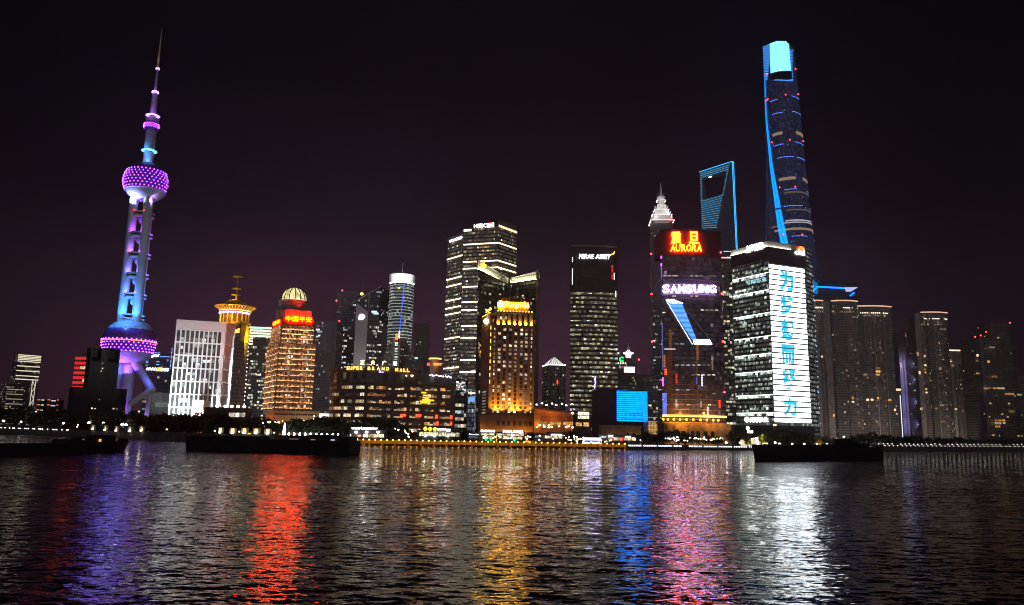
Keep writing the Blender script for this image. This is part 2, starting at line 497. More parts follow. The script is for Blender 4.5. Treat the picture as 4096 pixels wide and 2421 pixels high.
# water: one sheet of real waves, finer where it is near
def build_water():
    ys = [10.0]
    while ys[-1] < 1500:
        ys.append(ys[-1] * 1.0048 if ys[-1] > 30 else ys[-1] + 1.2)
    ys = np.array(ys + [2000.0, 2600.0])
    t = np.concatenate([[-6, -3, -1.6, -1.2], np.linspace(-0.92, 0.92, 420), [1.2, 1.6, 3, 6]])
    Y, T = np.meshgrid(ys, t, indexing='ij')
    X = np.clip(Y * T, -2700.0, 2700.0)
    Z = np.zeros_like(X)
    rs = np.random.RandomState(5)
    sp = np.maximum(np.gradient(ys), 0.05)[:, None]
    near = np.ones_like(Y)
    N = 110
    lam = np.exp(rs.uniform(math.log(0.6), math.log(4.5), N))
    th = rs.normal(0.12, 0.55, N)
    ph = rs.uniform(0, 6.28, N)
    for i in range(N):
        k = 6.2832 / lam[i]
        s = 0.100 * math.sqrt(2.0 / N) * (1.0 if lam[i] < 1.8 else 0.55)
        fade = np.clip((lam[i] / sp - 2.2) / 2.5, 0, 1)
        Z += fade * s / k * np.sin(k * (X * math.sin(th[i]) + Y * math.cos(th[i])) + ph[i])
    Z *= 0.85 + 0.30 * np.sin(X / 23.0 + 1.7 * np.sin(Y / 41.0)) * np.sin(Y / 17.0 + 0.8 * np.sin(X / 31.0 + 2.0)) + 0.12 * np.sin(X / 71.0 - Y / 53.0)
    # a slow wake rolling across from a passing ship
    Z += 0.05 * np.sin((Y - 0.16 * X) / 1.15) * np.exp(-((Y - 0.16 * X - 118.0) / 16.0) ** 2) * np.clip((230 - Y) / 60, 0, 1)
    Z *= np.clip((1400 - Y) / 300, 0, 1) * (np.abs(T) <= 0.93)
    nr, nc = X.shape
    v = np.stack([X, Y, Z], -1).reshape(-1, 3)
    idx = np.arange(nr * nc).reshape(nr, nc)
    q = np.stack([idx[:-1, :-1], idx[:-1, 1:], idx[1:, 1:], idx[1:, :-1]], -1).reshape(-1, 4)
    me = bpy.data.meshes.new('water')
    me.vertices.add(len(v)); me.vertices.foreach_set('co', v.ravel())
    me.loops.add(q.size); me.loops.foreach_set('vertex_index', q.ravel().astype(np.int32))
    me.polygons.add(len(q)); me.polygons.foreach_set('loop_start', (np.arange(len(q)) * 4).astype(np.int32))
    me.polygons.foreach_set('use_smooth', np.ones(len(q), dtype=bool))
    me.update(); me.validate()
    m, nt, b = _new('river_water')
    n, l = nt.nodes, nt.links
    b.inputs['Base Color'].default_value = (0.010, 0.010, 0.011, 1)
    b.inputs['Roughness'].default_value = 0.055
    b.inputs['IOR'].default_value = 1.333
    g = n.new('ShaderNodeNewGeometry')
    acc = g.outputs['Normal']
    # calm and ruffled patches
    cp = n.new('ShaderNodeTexNoise'); cp.inputs['Scale'].default_value = 0.022; cp.inputs['Detail'].default_value = 3
    l.new(g.outputs['Position'], cp.inputs['Vector'])
    cr = n.new('ShaderNodeMapRange'); cr.inputs['From Min'].default_value = 0.3; cr.inputs['From Max'].default_value = 0.7; cr.inputs['To Min'].default_value = 0.55; cr.inputs['To Max'].default_value = 1.3
    l.new(cp.outputs['Fac'], cr.inputs[0])
    # farther out the sheet's own waves are too coarse to model: the ripples carry their slope too
    sy = n.new('ShaderNodeSeparateXYZ'); l.new(g.outputs['Position'], sy.inputs[0])
    fr = n.new('ShaderNodeMapRange'); fr.inputs['From Min'].default_value = 90.0; fr.inputs['From Max'].default_value = 330.0; fr.inputs['To Min'].default_value = 1.0; fr.inputs['To Max'].default_value = 3.2
    l.new(sy.outputs['Y'], fr.inputs[0])
    rip = _math(nt, 'MULTIPLY', cr.outputs[0], fr.outputs[0])
    # ripples finer than the modelled waves, stretched along their crests
    for sc, ax, amp in ((0.10, 0.5, 0.06), (1.9, 0.40, 0.34), (5.5, 0.45, 0.34)):
        mp = n.new('ShaderNodeMapping'); mp.inputs['Scale'].default_value = (sc * ax, sc, sc); mp.inputs['Rotation'].default_value = (0, 0, 0.1)
        l.new(g.outputs['Position'], mp.inputs[0])
        tx = n.new('ShaderNodeTexNoise'); tx.inputs['Scale'].default_value = 1.0; tx.inputs['Detail'].default_value = 1.5
        l.new(mp.outputs[0], tx.inputs['Vector'])
        s1 = n.new('ShaderNodeVectorMath'); s1.operation = 'SUBTRACT'; s1.inputs[1].default_value = (0.5, 0.5, 0.5)
        l.new(tx.outputs['Color'], s1.inputs[0])
        s2 = n.new('ShaderNodeVectorMath'); s2.operation = 'MULTIPLY'; s2.inputs[1].default_value = (amp * 0.95, amp * 1.5, 0)
        l.new(s1.outputs[0], s2.inputs[0])
        s4 = n.new('ShaderNodeVectorMath'); s4.operation = 'SCALE'
        l.new(s2.outputs[0], s4.inputs[0]); l.new(rip, s4.inputs['Scale'])
        s3 = n.new('ShaderNodeVectorMath'); s3.operation = 'ADD'
        l.new(acc, s3.inputs[0]); l.new(s4.outputs[0], s3.inputs[1])
        acc = s3.outputs[0]
    nm = n.new('ShaderNodeVectorMath'); nm.operation = 'NORMALIZE'
    l.new(acc, nm.inputs[0]); l.new(nm.outputs[0], b.inputs['Normal'])
    me.materials.append(m)
    o = bpy.data.objects.new('water', me)
    COL.objects.link(o)
    tag(o, 'dark rippled river mirroring the coloured lights of the towers', kind='structure')
build_water()

M_GROUND = plain('dark_paving', (0.07, 0.065, 0.06), 0.85, scale=0.05)
M_CONC = plain('river_concrete', (0.16, 0.15, 0.14), 0.8, scale=0.4)
gb = MB()
inl = [p + Vector((0, 0.4)) for p in SHORE]
gb.poly([(p.x, p.y, GZ) for p in inl] + [(2700, 1950, GZ), (2700, 2650, GZ), (-2700, 2650, GZ), (-2700, 1500, GZ)])
tag(gb.build('ground', M_GROUND), 'dark paved ground of the far bank under the towers', kind='structure')

def wall_run(px0, px1, top, th=1.6, step=60, name='river_wall', mat=None, parent=None, off=0.0, z0=-2.0, label=None):
    b = MB()
    n = max(2, int((px1 - px0) / step) + 1)
    pts = [shore(px0 + (px1 - px0) * i / (n - 1), off) for i in range(n)]
    for a, c in zip(pts, pts[1:]):
        w = Wall(a, c)
        b.wbox(w, 0, w.L, z0, top, -th, 0)
    return b.build(name, mat or M_CONC, parent, label=label)

# ================================================================== TOWERS
B0 = GZ - 0.6
WARM, COOL, NEUT, AMBER = (1, 0.72, 0.40), (0.80, 0.95, 1.0), (1, 0.90, 0.72), (1, 0.50, 0.12)
P_WARM = pane('warm_window', WARM, 1.5)
P_NEUT = pane('cream_window', NEUT, 1.6)
P_COOL = pane('cool_window', COOL, 1.5)
P_AMBER = pane('amber_window', AMBER, 1.2)
P_GREENISH = pane('greenish_window', (0.95, 1.0, 0.62), 1.3)
P_DIM = pane('dim_window', (1, 0.8, 0.6), 0.35)
E_WHITE = emit('white_led', (0.92, 0.96, 1), 9)
E_BAND = emit('cream_band', (1, 0.78, 0.50), 3.2)
E_RED = emit('red_beacon', (1, 0.03, 0.05), 14)
M_DARKSTONE = plain('dark_stone', (0.12, 0.105, 0.10), 0.8)
M_STEEL = plain('painted_steel', (0.30, 0.30, 0.31), 0.45)
M_BLACK = plain('black_metal', (0.03, 0.03, 0.032), 0.5)

def wall_px(w, x0, y0, x1, y1):
    """pixel box (left, top, right, bottom) on a wall -> u0, u1, z0, z1"""
    xm, ym = (x0 + x1) / 2, (y0 + y1) / 2
    return w.hit(x0, ym)[0], w.hit(x1, ym)[0], w.hit(xm, y1)[1], w.hit(xm, y0)[1]
def slab(name, label, cat, c0, c1, top, back, mat, part='wall', group=None):
    """a flat-fronted block: c = (pixel column, depth) of its front corners at roof height; top = (px, py) on the roof edge"""
    z = at(top[0], top[1], c0[1] + (c1[1] - c0[1]) * (top[0] - c0[0]) / (c1[0] - c0[0])).z
    a, b = at(c0[0], top[1], c0[1]), at(c1[0], top[1], c1[1])
    pl = block([(a.x, a.y), (b.x, b.y)], back)
    mid = sum(pl, Vector((0, 0))) / len(pl)
    r = thing(name, label, cat, (mid.x, mid.y, GZ), group)
    MB().prism(pl, B0, z).build(part, mat, r)
    return r, Wall(pl[0], pl[1]), pl, z
def solid(name, label, cat, pl, z, mat, part='wall', z0=None, group=None):
    mid = sum([Vector(p) for p in pl], Vector((0, 0))) / len(pl)
    r = thing(name, label, cat, (mid.x, mid.y, GZ), group)
    MB().prism(pl, B0 if z0 is None else z0, z).build(part, mat, r)
    return r
def walls_of(pl, k):
    return [Wall(pl[i], pl[i + 1]) for i in range(k)]
def grid(w, u0, u1, z0, z1, cw, ch, frac, mats, wd, h, rr, run=0.0):
    out = []
    nu, nz = int((u1 - u0) / cw), int((z1 - z0) / ch)
    for j in range(nz):
        fl = rr.random()
        last = False
        for i in range(nu):
            p = frac * (0.35 + 1.3 * fl)
            if last: p = max(p, run)
            last = rr.random() < p
            if last:
                out.append((w, u0 + i * cw + (cw - wd) / 2, z0 + j * ch + (ch - h) / 2, wd, h, rr.choice(mats)))
    return out
def band(root, w, u0, u1, z, h, mat, name='light_band', d=0.25, label=None):
    return MB().wbox(w, u0, u1, z, z + h, 0.02, d).build(name, mat, root, label=label)
def beacons(root, pts, r=0.9, name='beacon'):
    for p in pts:
        MB().ball(p, r, 8, 6).build(name, E_RED, root)
def parapet(root, pl, z, h, mat, th=0.8, name='parapet'):
    """a low wall round a flat roof"""
    b = MB()
    n = len(pl)
    c = sum([Vector(p) for p in pl], Vector((0, 0))) / n
    inn = [Vector(p) + (c - Vector(p)).normalized() * th * 1.4 for p in pl]
    out = [Vector(p) + (Vector(p) - c).normalized() * 0.25 for p in pl]
    for i in range(n):
        j = (i + 1) % n
        b.prism([out[i], out[j], inn[j], inn[i]], z - 0.3, z + h)
    return b.build(name, mat, root)
def rooftop(root, pl, z, rr, n=4):
    """plant rooms and vents on a flat roof, as one part"""
    b = MB()
    c = sum([Vector(p) for p in pl], Vector((0, 0))) / len(pl)
    for i in range(n):
        p = c + (Vector(rr.choice(pl)) - c) * rr.uniform(0.05, 0.5)
        b.box((p.x, p.y, z - 0.2), (rr.uniform(3, 8), rr.uniform(3, 7), rr.uniform(1.5, 4)))
    return b.build('plant_room', M_DARKSTONE, root)

# ---------------------------------------------------------------- the tall pearl tower
def pearl_tower():
    D = 835.0
    k = D / FPX
    base = at(490, 1640, D)
    ax = (base.x, base.y)
    def zz(py, px=None):
        # height on the tower's axis for a pixel row
        w = Wall((ax[0] - 50, ax[1]), (ax[0] + 50, ax[1]))
        px = px if px is not None else 500 + (1369 - py) * 0.108
        return w.hit(px, py)[1]
    r = thing('television_tower', 'tall television tower of stacked spheres lit violet and blue', 'tower', (ax[0], ax[1], GZ))
    mc = plain('pale_concrete', (0.42, 0.41, 0.44), 0.6, var=0.15, scale=0.08)
    msk = plain('pink_glass_skin', (0.17, 0.05, 0.32), 0.35, var=0.3, scale=0.3)
    e_dot = emit('magenta_led', (0.34, 0.05, 1.0), 22, True)
    e_dotw = emit('violet_led', (0.45, 0.15, 1.0), 5, True)
    e_blue = emit('sky_blue_led', (0.10, 0.42, 1.0), 4.5, True)
    e_vio = emit('violet_ring_light', (0.42, 0.18, 1.0), 5, True)
    kz = (zz(730) - zz(1369)) / (1369 - 730)      # metres a pixel, upright
    def sphere(name, py, rpx, lo=-1.0, hi=1.0, rows=(), n=40, mat=None, zs=1.0):
        c = (ax[0], ax[1], zz(py)); rad = rpx * k
        s = MB().ball(c, rad, 48, 24, zs, lo, hi).build(name, mat or msk, r, smooth=True)
        return c, rad, s
    def dots(c, rad, lats, n, mat, sz=0.62, sm=1.0, zs=1.0):
        out = []
        for j, la in enumerate(lats):
            for i in range(n):
                a = 2 * math.pi * (i + 0.5 * (j % 2)) / n
                if -math.sin(a) < -0.25: continue
                out.append(Vector((c[0] + (rad + 0.35) * math.cos(la) * math.cos(a), c[1] + (rad + 0.35) * math.cos(la) * math.sin(a), c[2] + zs * (rad + 0.35) * math.sin(la))))
        return out
    allp = []
    # lower sphere
    c1, r1, s1 = sphere('lower_sphere', 1369, 100, -0.99, 0.99, zs=0.95)
    top = MB().lathe([(r1 * math.cos(math.asin(q)) + 0.25, c1[2] + 0.95 * r1 * q) for q in (0.50, 0.6, 0.7, 0.8, 0.9, 0.97)], c1, 48).build('sphere_cap', plain('blue_steel_skin', (0.35, 0.42, 0.52), 0.4), r, smooth=True)
    bot = MB().lathe([(r1 * math.cos(math.asin(q)) + 0.3, c1[2] + 0.95 * r1 * q) for q in (-0.99, -0.9, -0.8, -0.7, -0.55, -0.42)], c1, 48).build('sphere_bowl', mc, r, smooth=True)
    MB().lathe([(r1 * 1.015, c1[2] - 0.6), (r1 * 1.03, c1[2]), (r1 * 1.015, c1[2] + 0.6)], c1, 64).build('ring', emit('orange_ring', (1, 0.25, 0.12), 2.0), r)
    for q in dots(c1, r1, [math.asin(x) for x in (-0.40, -0.30, -0.19, -0.08, 0.05)], 36, e_dot): allp.append((q, 0.60))
    # upper sphere
    c2, r2, s2 = sphere('upper_sphere', 730, 86, -0.99, 0.99)
    MB().lathe([(r2 * math.cos(math.asin(q)) + 0.3, c2[2] + r2 * q) for q in (-0.99, -0.9, -0.8, -0.7, -0.6, -0.52)], c2, 48).build('sphere_bowl', mc, r, smooth=True)
    MB().lathe([(r2 * 0.86 + 0.4, c2[2] - r2 * 0.52), (r2 * 0.88 + 1.2, c2[2] - r2 * 0.48), (r2 * 0.9 + 0.4, c2[2] - r2 * 0.44)], c2, 48).build('ring', mc, r)
    for q in dots(c2, r2, [math.asin(x) for x in (-0.38, -0.24, -0.10, 0.04, 0.18, 0.32, 0.46)], 32, e_dot): allp.append((q, 0.52))
    # space capsule
    c3, r3, s3 = sphere('small_sphere', 507, 30, -0.9, 0.85)
    for q in dots(c3, r3, [math.asin(x) for x in (-0.22, 0.0, 0.22)], 22, e_dot): allp.append((q, 0.42))
    MB().lathe([(r3 * 0.5, c3[2] - r3 * 0.86), (r3 * 0.86, c3[2] - r3 * 0.5)], (c3[0], c3[1]), 32).build('sphere_bowl', emit('cyan_bowl', (0.12, 0.5, 1.0), 0.8), r)
    allp.sort(key=lambda q: -q[1])
    proto = None
    for q, s in allp[:100]:
        if proto is None:
            proto = MB().ball((0, 0, 0), 1.0, 6, 4).build('lamp', e_dot, None)
            me = proto.data; bpy.data.objects.remove(proto)
        o = bpy.data.objects.new('lamp', me); COL.objects.link(o); o.parent = r; o.location = q - origin(r); o.scale = (s, s, s * 0.8)
    b = MB()
    for q, s in allp[100:]:
        b.ball(q, s, 6, 4, 0.8)
    b.build('lamp_rows', e_dot, r, kind='stuff')
    # shaft of three columns
    zs0, zs1 = c1[2] + r1 * 0.75, c2[2] - r2 * 0.8
    R3 = 9.9
    for a in (-38, 203, 82):
        x, y = ax[0] + R3 * math.cos(R(a)), ax[1] + R3 * math.sin(R(a))
        MB().tube([(x, y, zs0), (x, y, zs1 + 6)], 4.7, 24).build('column', mc, r, smooth=True)
    decks = [zz(y, x) for y, x in ((862, 545), (944, 538), (1025, 530), (1106, 522), (1187, 514), (1271, 506))]
    for i, z in enumerate(decks):
        b = MB()
        for dz in (-2.6, 1.4):
            b.lathe([(0.1, z + dz), (12.4, z + dz), (12.4, z + dz + 1.6), (0.1, z + dz + 1.6)], ax, 6, R(22), R(382))
        b.build('deck', mc, r)
        beacons(r, [(ax[0] + 12.2 * math.cos(R(a)), ax[1] + 12.2 * math.sin(R(a)), z + 3.4) for a in ((-60, 250) if i in (0, 2, 4) else ())], 0.55)
    for i in range(5):
        z = (decks[i] + decks[i + 1]) / 2
        c = (ax[0] + 0.8, ax[1], z + 6)
        MB().ball(c, 4.4, 20, 12).build('capsule', mc, r, smooth=True)
        t = i / 4.0
        colr = (0.42 - 0.38 * t, 0.07 + 0.23 * t, 1.0)
        for dx, dy, dz, e in ((-1.0, -11.5, -8, 1.1), (-16.0, -4.0, -4, 0.7), (17.0, -3.0, -6, 1.0), (0.5, -4.0, -9.5, 1.4)):
            lamp_light('floodlight', r, (ax[0] + dx, ax[1] + dy, z + dz), 13000 * e * (0.75 + 0.45 * t), colr, 0.5)
    # floods that wash the columns from below and the bowls from the decks
    for dx in (-17, 13):
        lamp_light('floodlight', r, (ax[0] + dx, ax[1] - 20, c1[2] + r1 * 0.75), 95000, (0.04, 0.30, 1.0), 1.0, 70, (ax[0] + dx * 0.1, ax[1], c1[2] + r1 + 40))
    lamp_light('floodlight', r, (ax[0] - 8.5, ax[1] - 13, zs1 - 8), 60000, (0.36, 0.42, 1.0), 0.6, 150, (ax[0] - 2, ax[1], c2[2]))
    lamp_light('floodlight', r, (ax[0] + 13, ax[1] - 10, zs1 - 5), 7000, (0.65, 0.35, 1.0), 0.6)
    lamp_light('floodlight', r, (ax[0] + 3, ax[1] - 33, c1[2] + r1 + 8), 60000, (0.10, 0.38, 1.0), 0.8)
    # upper shafts and mast
    def shaft(name, prof, mat, seg=20):
        return MB().lathe([(rr_, zz(py, 567 + (730 - py) * 0.128)) for rr_, py in prof], ax, seg).build(name, mat, r, smooth=True)
    shaft('neck', [(6.0, 660), (5.6, 612)], mc)
    shaft('neck', [(5.9, 604), (5.5, 525)], plain('dim_steel', (0.3, 0.3, 0.34), 0.5))
    shaft('ring', [(6.2, 609), (8.4, 605), (6.2, 601)], e_blue)
    shaft('collar', [(6.2, 490), (8.0, 477), (4.0, 470)], mc)
    shaft('ring', [(6.0, 468), (7.6, 464), (5.2, 460)], e_vio)
    shaft('mast', [(3.6, 462), (2.9, 375)], plain('mast_steel', (0.35, 0.33, 0.4), 0.5))
    shaft('ring', [(3.4, 374), (4.0, 371), (3.4, 366)], e_vio)
    shaft('mast', [(1.6, 366), (1.25, 278)], plain('mast_steel', (0.35, 0.33, 0.4), 0.5))
    shaft('ring', [(1.9, 279), (2.3, 276), (1.9, 272)], e_dotw)
    shaft('antenna', [(1.4, 272), (1.2, 218), (0.95, 216), (0.8, 165), (0.55, 160), (0.35, 113)], plain('antenna_paint', (0.5, 0.45, 0.3), 0.6))
    lamp_light('floodlight', r, (ax[0] + 1.5, ax[1] - 12, zz(455, 600)), 3200, (0.55, 0.12, 1.0), 0.4)
    lamp_light('floodlight', r, (ax[0] - 1, ax[1] - 9, zz(366, 612)), 2600, (0.3, 0.12, 1.0), 0.4)
    lamp_light('floodlight', r, (ax[0], ax[1] - 8, zz(268, 622)), 2600, (1, 0.85, 0.35), 0.3, 70, (ax[0], ax[1], zz(205, 630)))
    lamp_light('floodlight', r, (ax[0] - 4, ax[1] - 11, zz(598, 583)), 5200, (0.08, 0.4, 1.0), 0.4)
    lamp_light('floodlight', r, (ax[0] + 3, ax[1] - 12, zz(645, 578)), 6000, (0.15, 0.45, 1.0), 0.4)
    # the foot: central column and slanting legs
    MB().tube([(ax[0] + 2.5, ax[1], B0), (ax[0] + 2.5, ax[1], c1[2] - r1 * 0.7)], 6.0, 24).build('column', mc, r, smooth=True)
    MB().tube([(ax[0] - 8, ax[1] + 6, B0), (ax[0] - 8, ax[1] + 6, c1[2] - r1 * 0.7)], 4.6, 20).build('column', mc, r, smooth=True)
    knee = at(606, 1560, D - 6)
    MB().tube([at(536, 1445, D - 3), knee], 4.3, 18).build('leg', mc, r, smooth=True)
    MB().tube([knee + Vector((1, -0.5, 1)), at(518, 1618, D - 14)], 3.2, 16).build('brace', mc, r, smooth=True)
    MB().tube([knee + Vector((-2, 1, -2)), Vector((knee.x - 2, knee.y + 2, B0))], 3.1, 16).build('leg', mc, r, smooth=True)
    MB().ball(knee, 4.6, 16, 10).build('joint', mc, r, smooth=True)
    MB().tube([at(488, 1445, D + 8), Vector((ax[0] - 40, ax[1] + 20, B0))], 4.0, 16).build('leg', mc, r, smooth=True)
    lamp_light('floodlight', r, (ax[0] + 3, ax[1] - 19, c1[2] - r1 - 6), 60000, (0.26, 0.09, 1.0), 0.8, 150, (ax[0], ax[1] - 4, c1[2]))
    lamp_light('floodlight', r, (ax[0] - 16, ax[1] - 8, c1[2] - r1 + 1), 7500, (0.05, 0.5, 1.0), 0.8)
    lamp_light('floodlight', r, (ax[0] + 1, ax[1] - 11, GZ + 28), 12000, (0.40, 0.03, 1.0), 0.6)
    lamp_light('floodlight', r, (knee.x - 8, knee.y - 6, GZ + 14), 7000, (0.30, 0.03, 1.0), 0.6)
    lamp_light('floodlight', r, (knee.x + 1, knee.y - 9, knee.z + 12), 6500, (0.08, 0.15, 1.0), 0.6)
    lamp_light('floodlight', r, (knee.x - 2, knee.y - 8, GZ + 8), 5000, (0.6, 0.75, 1.0), 0.6)
pearl_tower()

# ---------------------------------------------------------------- far left: office tower with cream floors, low blocks, red tower, dark block
rr = random.Random(3)
F_BEIGE = facade('far_office_glass', 2.6, 4.2, (0.10, 0.10, 0.10), (0.03, 0.03, 0.035), lit=0.25, st=0.35, seed=1)
r, w, pl, z = slab('office_tower', 'slim far office tower banded with cream floors at the left edge', 'building', (72, 1388), (167, 1415), (72, 1421), 30, F_BEIGE)
for y in (1423, 1429, 1435, 1441, 1448, 1467, 1486, 1506, 1520):
    u, zb = w.hit(100, y)
    band(r, w, 0.5, w.L - 0.5, zb, 1.6, emit('far_cream_band', (1, 0.88, 0.62), 0.75 if y > 1445 else 1.0))
b = MB()
u, zt = w.hit(130, 1523); u2, zb = w.hit(123, 1622)
for i in range(4):
    za, zc = zb + (zt - zb) * i / 4, zb + (zt - zb) * (i + 1) / 4
    b.tube([w.pt(u, za, 1), w.pt(u, zc, 1)], 0.5, 6); b.tube([w.pt(u + 5, za, 1), w.pt(u + 5, zc, 1)], 0.5, 6)
    b.tube([w.pt(u + 5 * (i % 2), za, 1), w.pt(u + 5 * ((i + 1) % 2), zc, 1)], 0.5, 6)
b.build('lit_truss', emit('truss_light', (1, 0.9, 0.75), 0.8), r)
r, w, pl, z = slab('office_block', 'lower cream banded office block stepping down beside the slim far office tower', 'building', (28, 1340), (100, 1362), (30, 1534), 24, F_BEIGE)
for i in range(8):
    z_ = GZ + 8 + i * (z - GZ - 10) / 8
    band(r, w, 1, w.L - 1, z_, 1.3, emit('far_dim_band', (1, 0.86, 0.6), 0.36))
for i, (x0, x1, y, c, lab) in enumerate(((150, 163, 1597, (1, 0.25, 0.08), 'low far block edged with orange neon beside the slim office tower'), (166, 178, 1598, (0.9, 1, 0.7), 'low far block with a pale green lit stair'),
        (190, 203, 1597, (1, 0.30, 0.08), 'low far block with an orange neon corner behind the trees'), (205, 224, 1601, (0.85, 0.9, 1), 'low far block of white lit floors'), (228, 236, 1598, (1, 0.3, 0.08), 'narrow far block with an orange neon edge nearest the red tower'))):
    r, w, pl, z = slab('low_block', lab, 'building', (x0, 1150), (x1, 1150), (x0, y), 14, M_DARKSTONE, group='low blocks beyond the left bank trees')
    nb = 5
    for j in range(nb):
        zb = z - 1.6 - j * (z - GZ) / (nb + 1.0)
        MB().wbox(w, 0.3, w.L - 0.3, zb, zb + 1.4, 0.02, 0.3).build('light_band', emit('neon_' + '_'.join(str(int(q * 9)) for q in c), c, 0.9), r)

F_RED = facade('red_lit_glass', 3.0, 4.6, (0.05, 0.01, 0.01), (0.03, 0.01, 0.01), mx=0.10, z0=0.12, z1=0.12, lit=0, st=0, seed=2)
ztop = at(330, 1411, 1000).z
pts = [at(281, 1620, 1000), at(287, 1560, 1000), at(294, 1480, 1000), at(305, 1411, 1000)]
a = Vector((pts[0].x, 1000)); bq = Vector((at(370, 1500, 1000).x, 1000))
r = thing('red_lit_tower', 'glass tower glowing red floor by floor behind the dark stone block', 'building', ((a.x + bq.x) / 2, 1015, GZ))
MB().prism(block([(a.x + 7, 1000.6), (bq.x, 1000.6)], 30), B0, ztop).build('wall', F_RED, r)
w = Wall((a.x, 1000), (bq.x, 1000))
e_r = emit('red_floor_light', (1, 0.03, 0.03), 0.85)
for i in range(15):
    z_ = GZ + 3 + (ztop - GZ - 6) * i / 15
    xl = 281 + (305 - 281) * min(1, max(0, (1620 - px_of((a.x, 1000, z_))[1]) / 209))
    ul = w.hit(xl, px_of((a.x, 1000, z_))[1])[0]
    f = MB()
    n = int((w.L - ul) / 1.7)
    for j in range(n):
        f.wbox(w, ul + j * 1.7, ul + j * 1.7 + 1.35, z_, z_ + 3.6, 0.5, 0.9)
    f.build('lit_floor', e_r, r)
for px, py in ((322, 1476), (330, 1477), (338, 1475), (331, 1527), (338, 1529), (336, 1538)):
    u, z_ = w.hit(px, py)
    window_obj(r, w, u, z_, 3.0, 3.2, P_WARM, out=1.2)

# dark stone block in front of the tower's foot
F_DSTONE = facade('dark_stone_courses', 9, 2.2, (0.060, 0.052, 0.048), (0.045, 0.04, 0.038), mx=0.02, z0=0.12, z1=0.05, lit=0.0, dim=0.0, rough=0.7, seed=4)
Dd = 700
zt = at(420, 1392, Dd).z; zw = at(300, 1550, Dd).z
wl_ = Wall((at(293, 1560, Dd - 12).x, Dd - 12), (at(509, 1560, Dd + 14).x, Dd + 14))
r = thing('dark_stone_block', 'unlit stepped stone block with square openings at its shoulders before the tower foot', 'building', (wl_.pt(wl_.L / 2, 0).x, Dd + 14, GZ))
ut0, ut1 = wl_.hit(357, 1480)[0], wl_.hit(474, 1480)[0]
bb = MB()
bb.wbox(wl_, 0, wl_.L, B0, zw, -24, 0)
bb.build('lower_block', F_DSTONE, r)
bb = MB()
gx = (ut1 - ut0)
op0, op1 = at(420, 1446, Dd).z, at(420, 1398, Dd).z
bb.wbox(wl_, ut0, ut1, zw, op0, -24, -0.4)
bb.wbox(wl_, ut0, ut0 + 1.2, op0, op1, -24, -0.4); bb.wbox(wl_, ut0 + gx * 0.36, ut0 + gx * 0.62, op0, op1, -24, -0.4); bb.wbox(wl_, ut1 - 1.2, ut1, op0, op1, -24, -0.4)
bb.wbox(wl_, ut0 + 1.2, ut0 + gx * 0.36, op0, op1, -24, -10); bb.wbox(wl_, ut0 + gx * 0.62, ut1 - 1.2, op0, op1, -24, -10)
bb.wbox(wl_, ut0 - 0.3, ut1 + 0.3, op1, zt, -24, -0.2)
bb.build('tower_block', F_DSTONE, r)
for q0, q1 in (((298, 1556), (345, 1590)), ((452, 1560), (499, 1590))):
    u0, u1, z0, z1 = wall_px(wl_, q0[0], q0[1], q1[0], q1[1])
    MB().wbox(wl_, u0, u1, z0, z1, 0.02, 0.06).build('recess', M_BLACK, r)  # black sheet on the wall face, painting the shade of an open cavity
for px, py, s in ((407, 1456, 0.8), (407, 1476, 0.8), (402, 1487, 0.8), (395, 1600, 0.7), (365, 1636, 0.9), (377, 1637, 0.7), (450, 1638, 1.1), (464, 1638, 0.9)):
    u, z_ = wl_.hit(px, py)
    window_obj(r, wl_, u, z_, s * 1.4, s * 1.2, P_NEUT, 'window')

# office with blue neon and white roof lettering, between the tower and the white office
F_NEON = facade('neon_office_glass', 3, 4, (0.05, 0.05, 0.06), (0.03, 0.03, 0.04), lit=0.12, st=0.5, seed=6)
r, w, pl, z = slab('neon_office', 'dark office with blue roof lines and two white signs behind the tower leg', 'building', (586, 900), (690, 900), (586, 1411), 30, F_NEON)
e_bl = emit('blue_neon', (0.25, 0.45, 1.0), 2.2)
for x0, x1, y in ((590, 641, 1411), (588, 641, 1418), (640, 681, 1427), (585, 594, 1436), (584, 593, 1444), (584, 593, 1450), (583, 592, 1460), (626, 638, 1447), (625, 637, 1458)):
    u0, u1, z0, z1 = wall_px(w, x0, y, x1, y + 1.6)
    MB().wbox(w, u0, u1, z0, z1, 0.02, 0.4).build('light_line', e_bl, r)
b_ = MB()
for i in range(16):
    u, z_ = w.hit(690 - i * 0.45, 1396 + i * 5.2)
    b_.wbox(w, w.L - 1.2, w.L - 0.4, z_, z_ + 0.6, 0.02, 0.4)
b_.build('light_line', e_bl, r)
u0, u1, z0, z1 = wall_px(w, 593, 1418, 637, 1431)
text('Joyful', 'sign', emit('white_sign', (1, 1, 1), 8), r, w, u0, z0, z1 - z0, u1 - u0, slant=0.3, bold=0.0)
u0, u1, z0, z1 = wall_px(w, 585, 1471, 628, 1481)
text('AAAA', 'sign', emit('white_sign', (1, 1, 1), 8), r, w, u0, z0, z1 - z0, u1 - u0, bold=0.03)
u0, u1, z0, z1 = wall_px(w, 645, 1473, 675, 1485)
text('DBS', 'sign', emit('white_sign', (1, 1, 1), 8), r, w, u0, z0, z1 - z0, u1 - u0, bold=0.03)
u0, u1, z0, z1 = wall_px(w, 630, 1470, 644, 1485)
MB().wbox(w, u0, u1, z0, z1, 0.02, 0.3).build('emblem', emit('red_emblem', (1, 0.10, 0.02), 8), r)
MB().wbox(w, u0 + 1, u1 - 1, z0 + 1.0, z1 - 1.0, 0.31, 0.5).build('emblem', emit('yellow_emblem', (1, 0.7, 0.02), 3), r)
windows(r, grid(w, 1, w.L - 2, GZ + 2, GZ + 36, 3.5, 5.5, 0.5, [P_WARM, P_NEUT, P_COOL], 3.1, 2.0, rr, 0.7), limit=60)

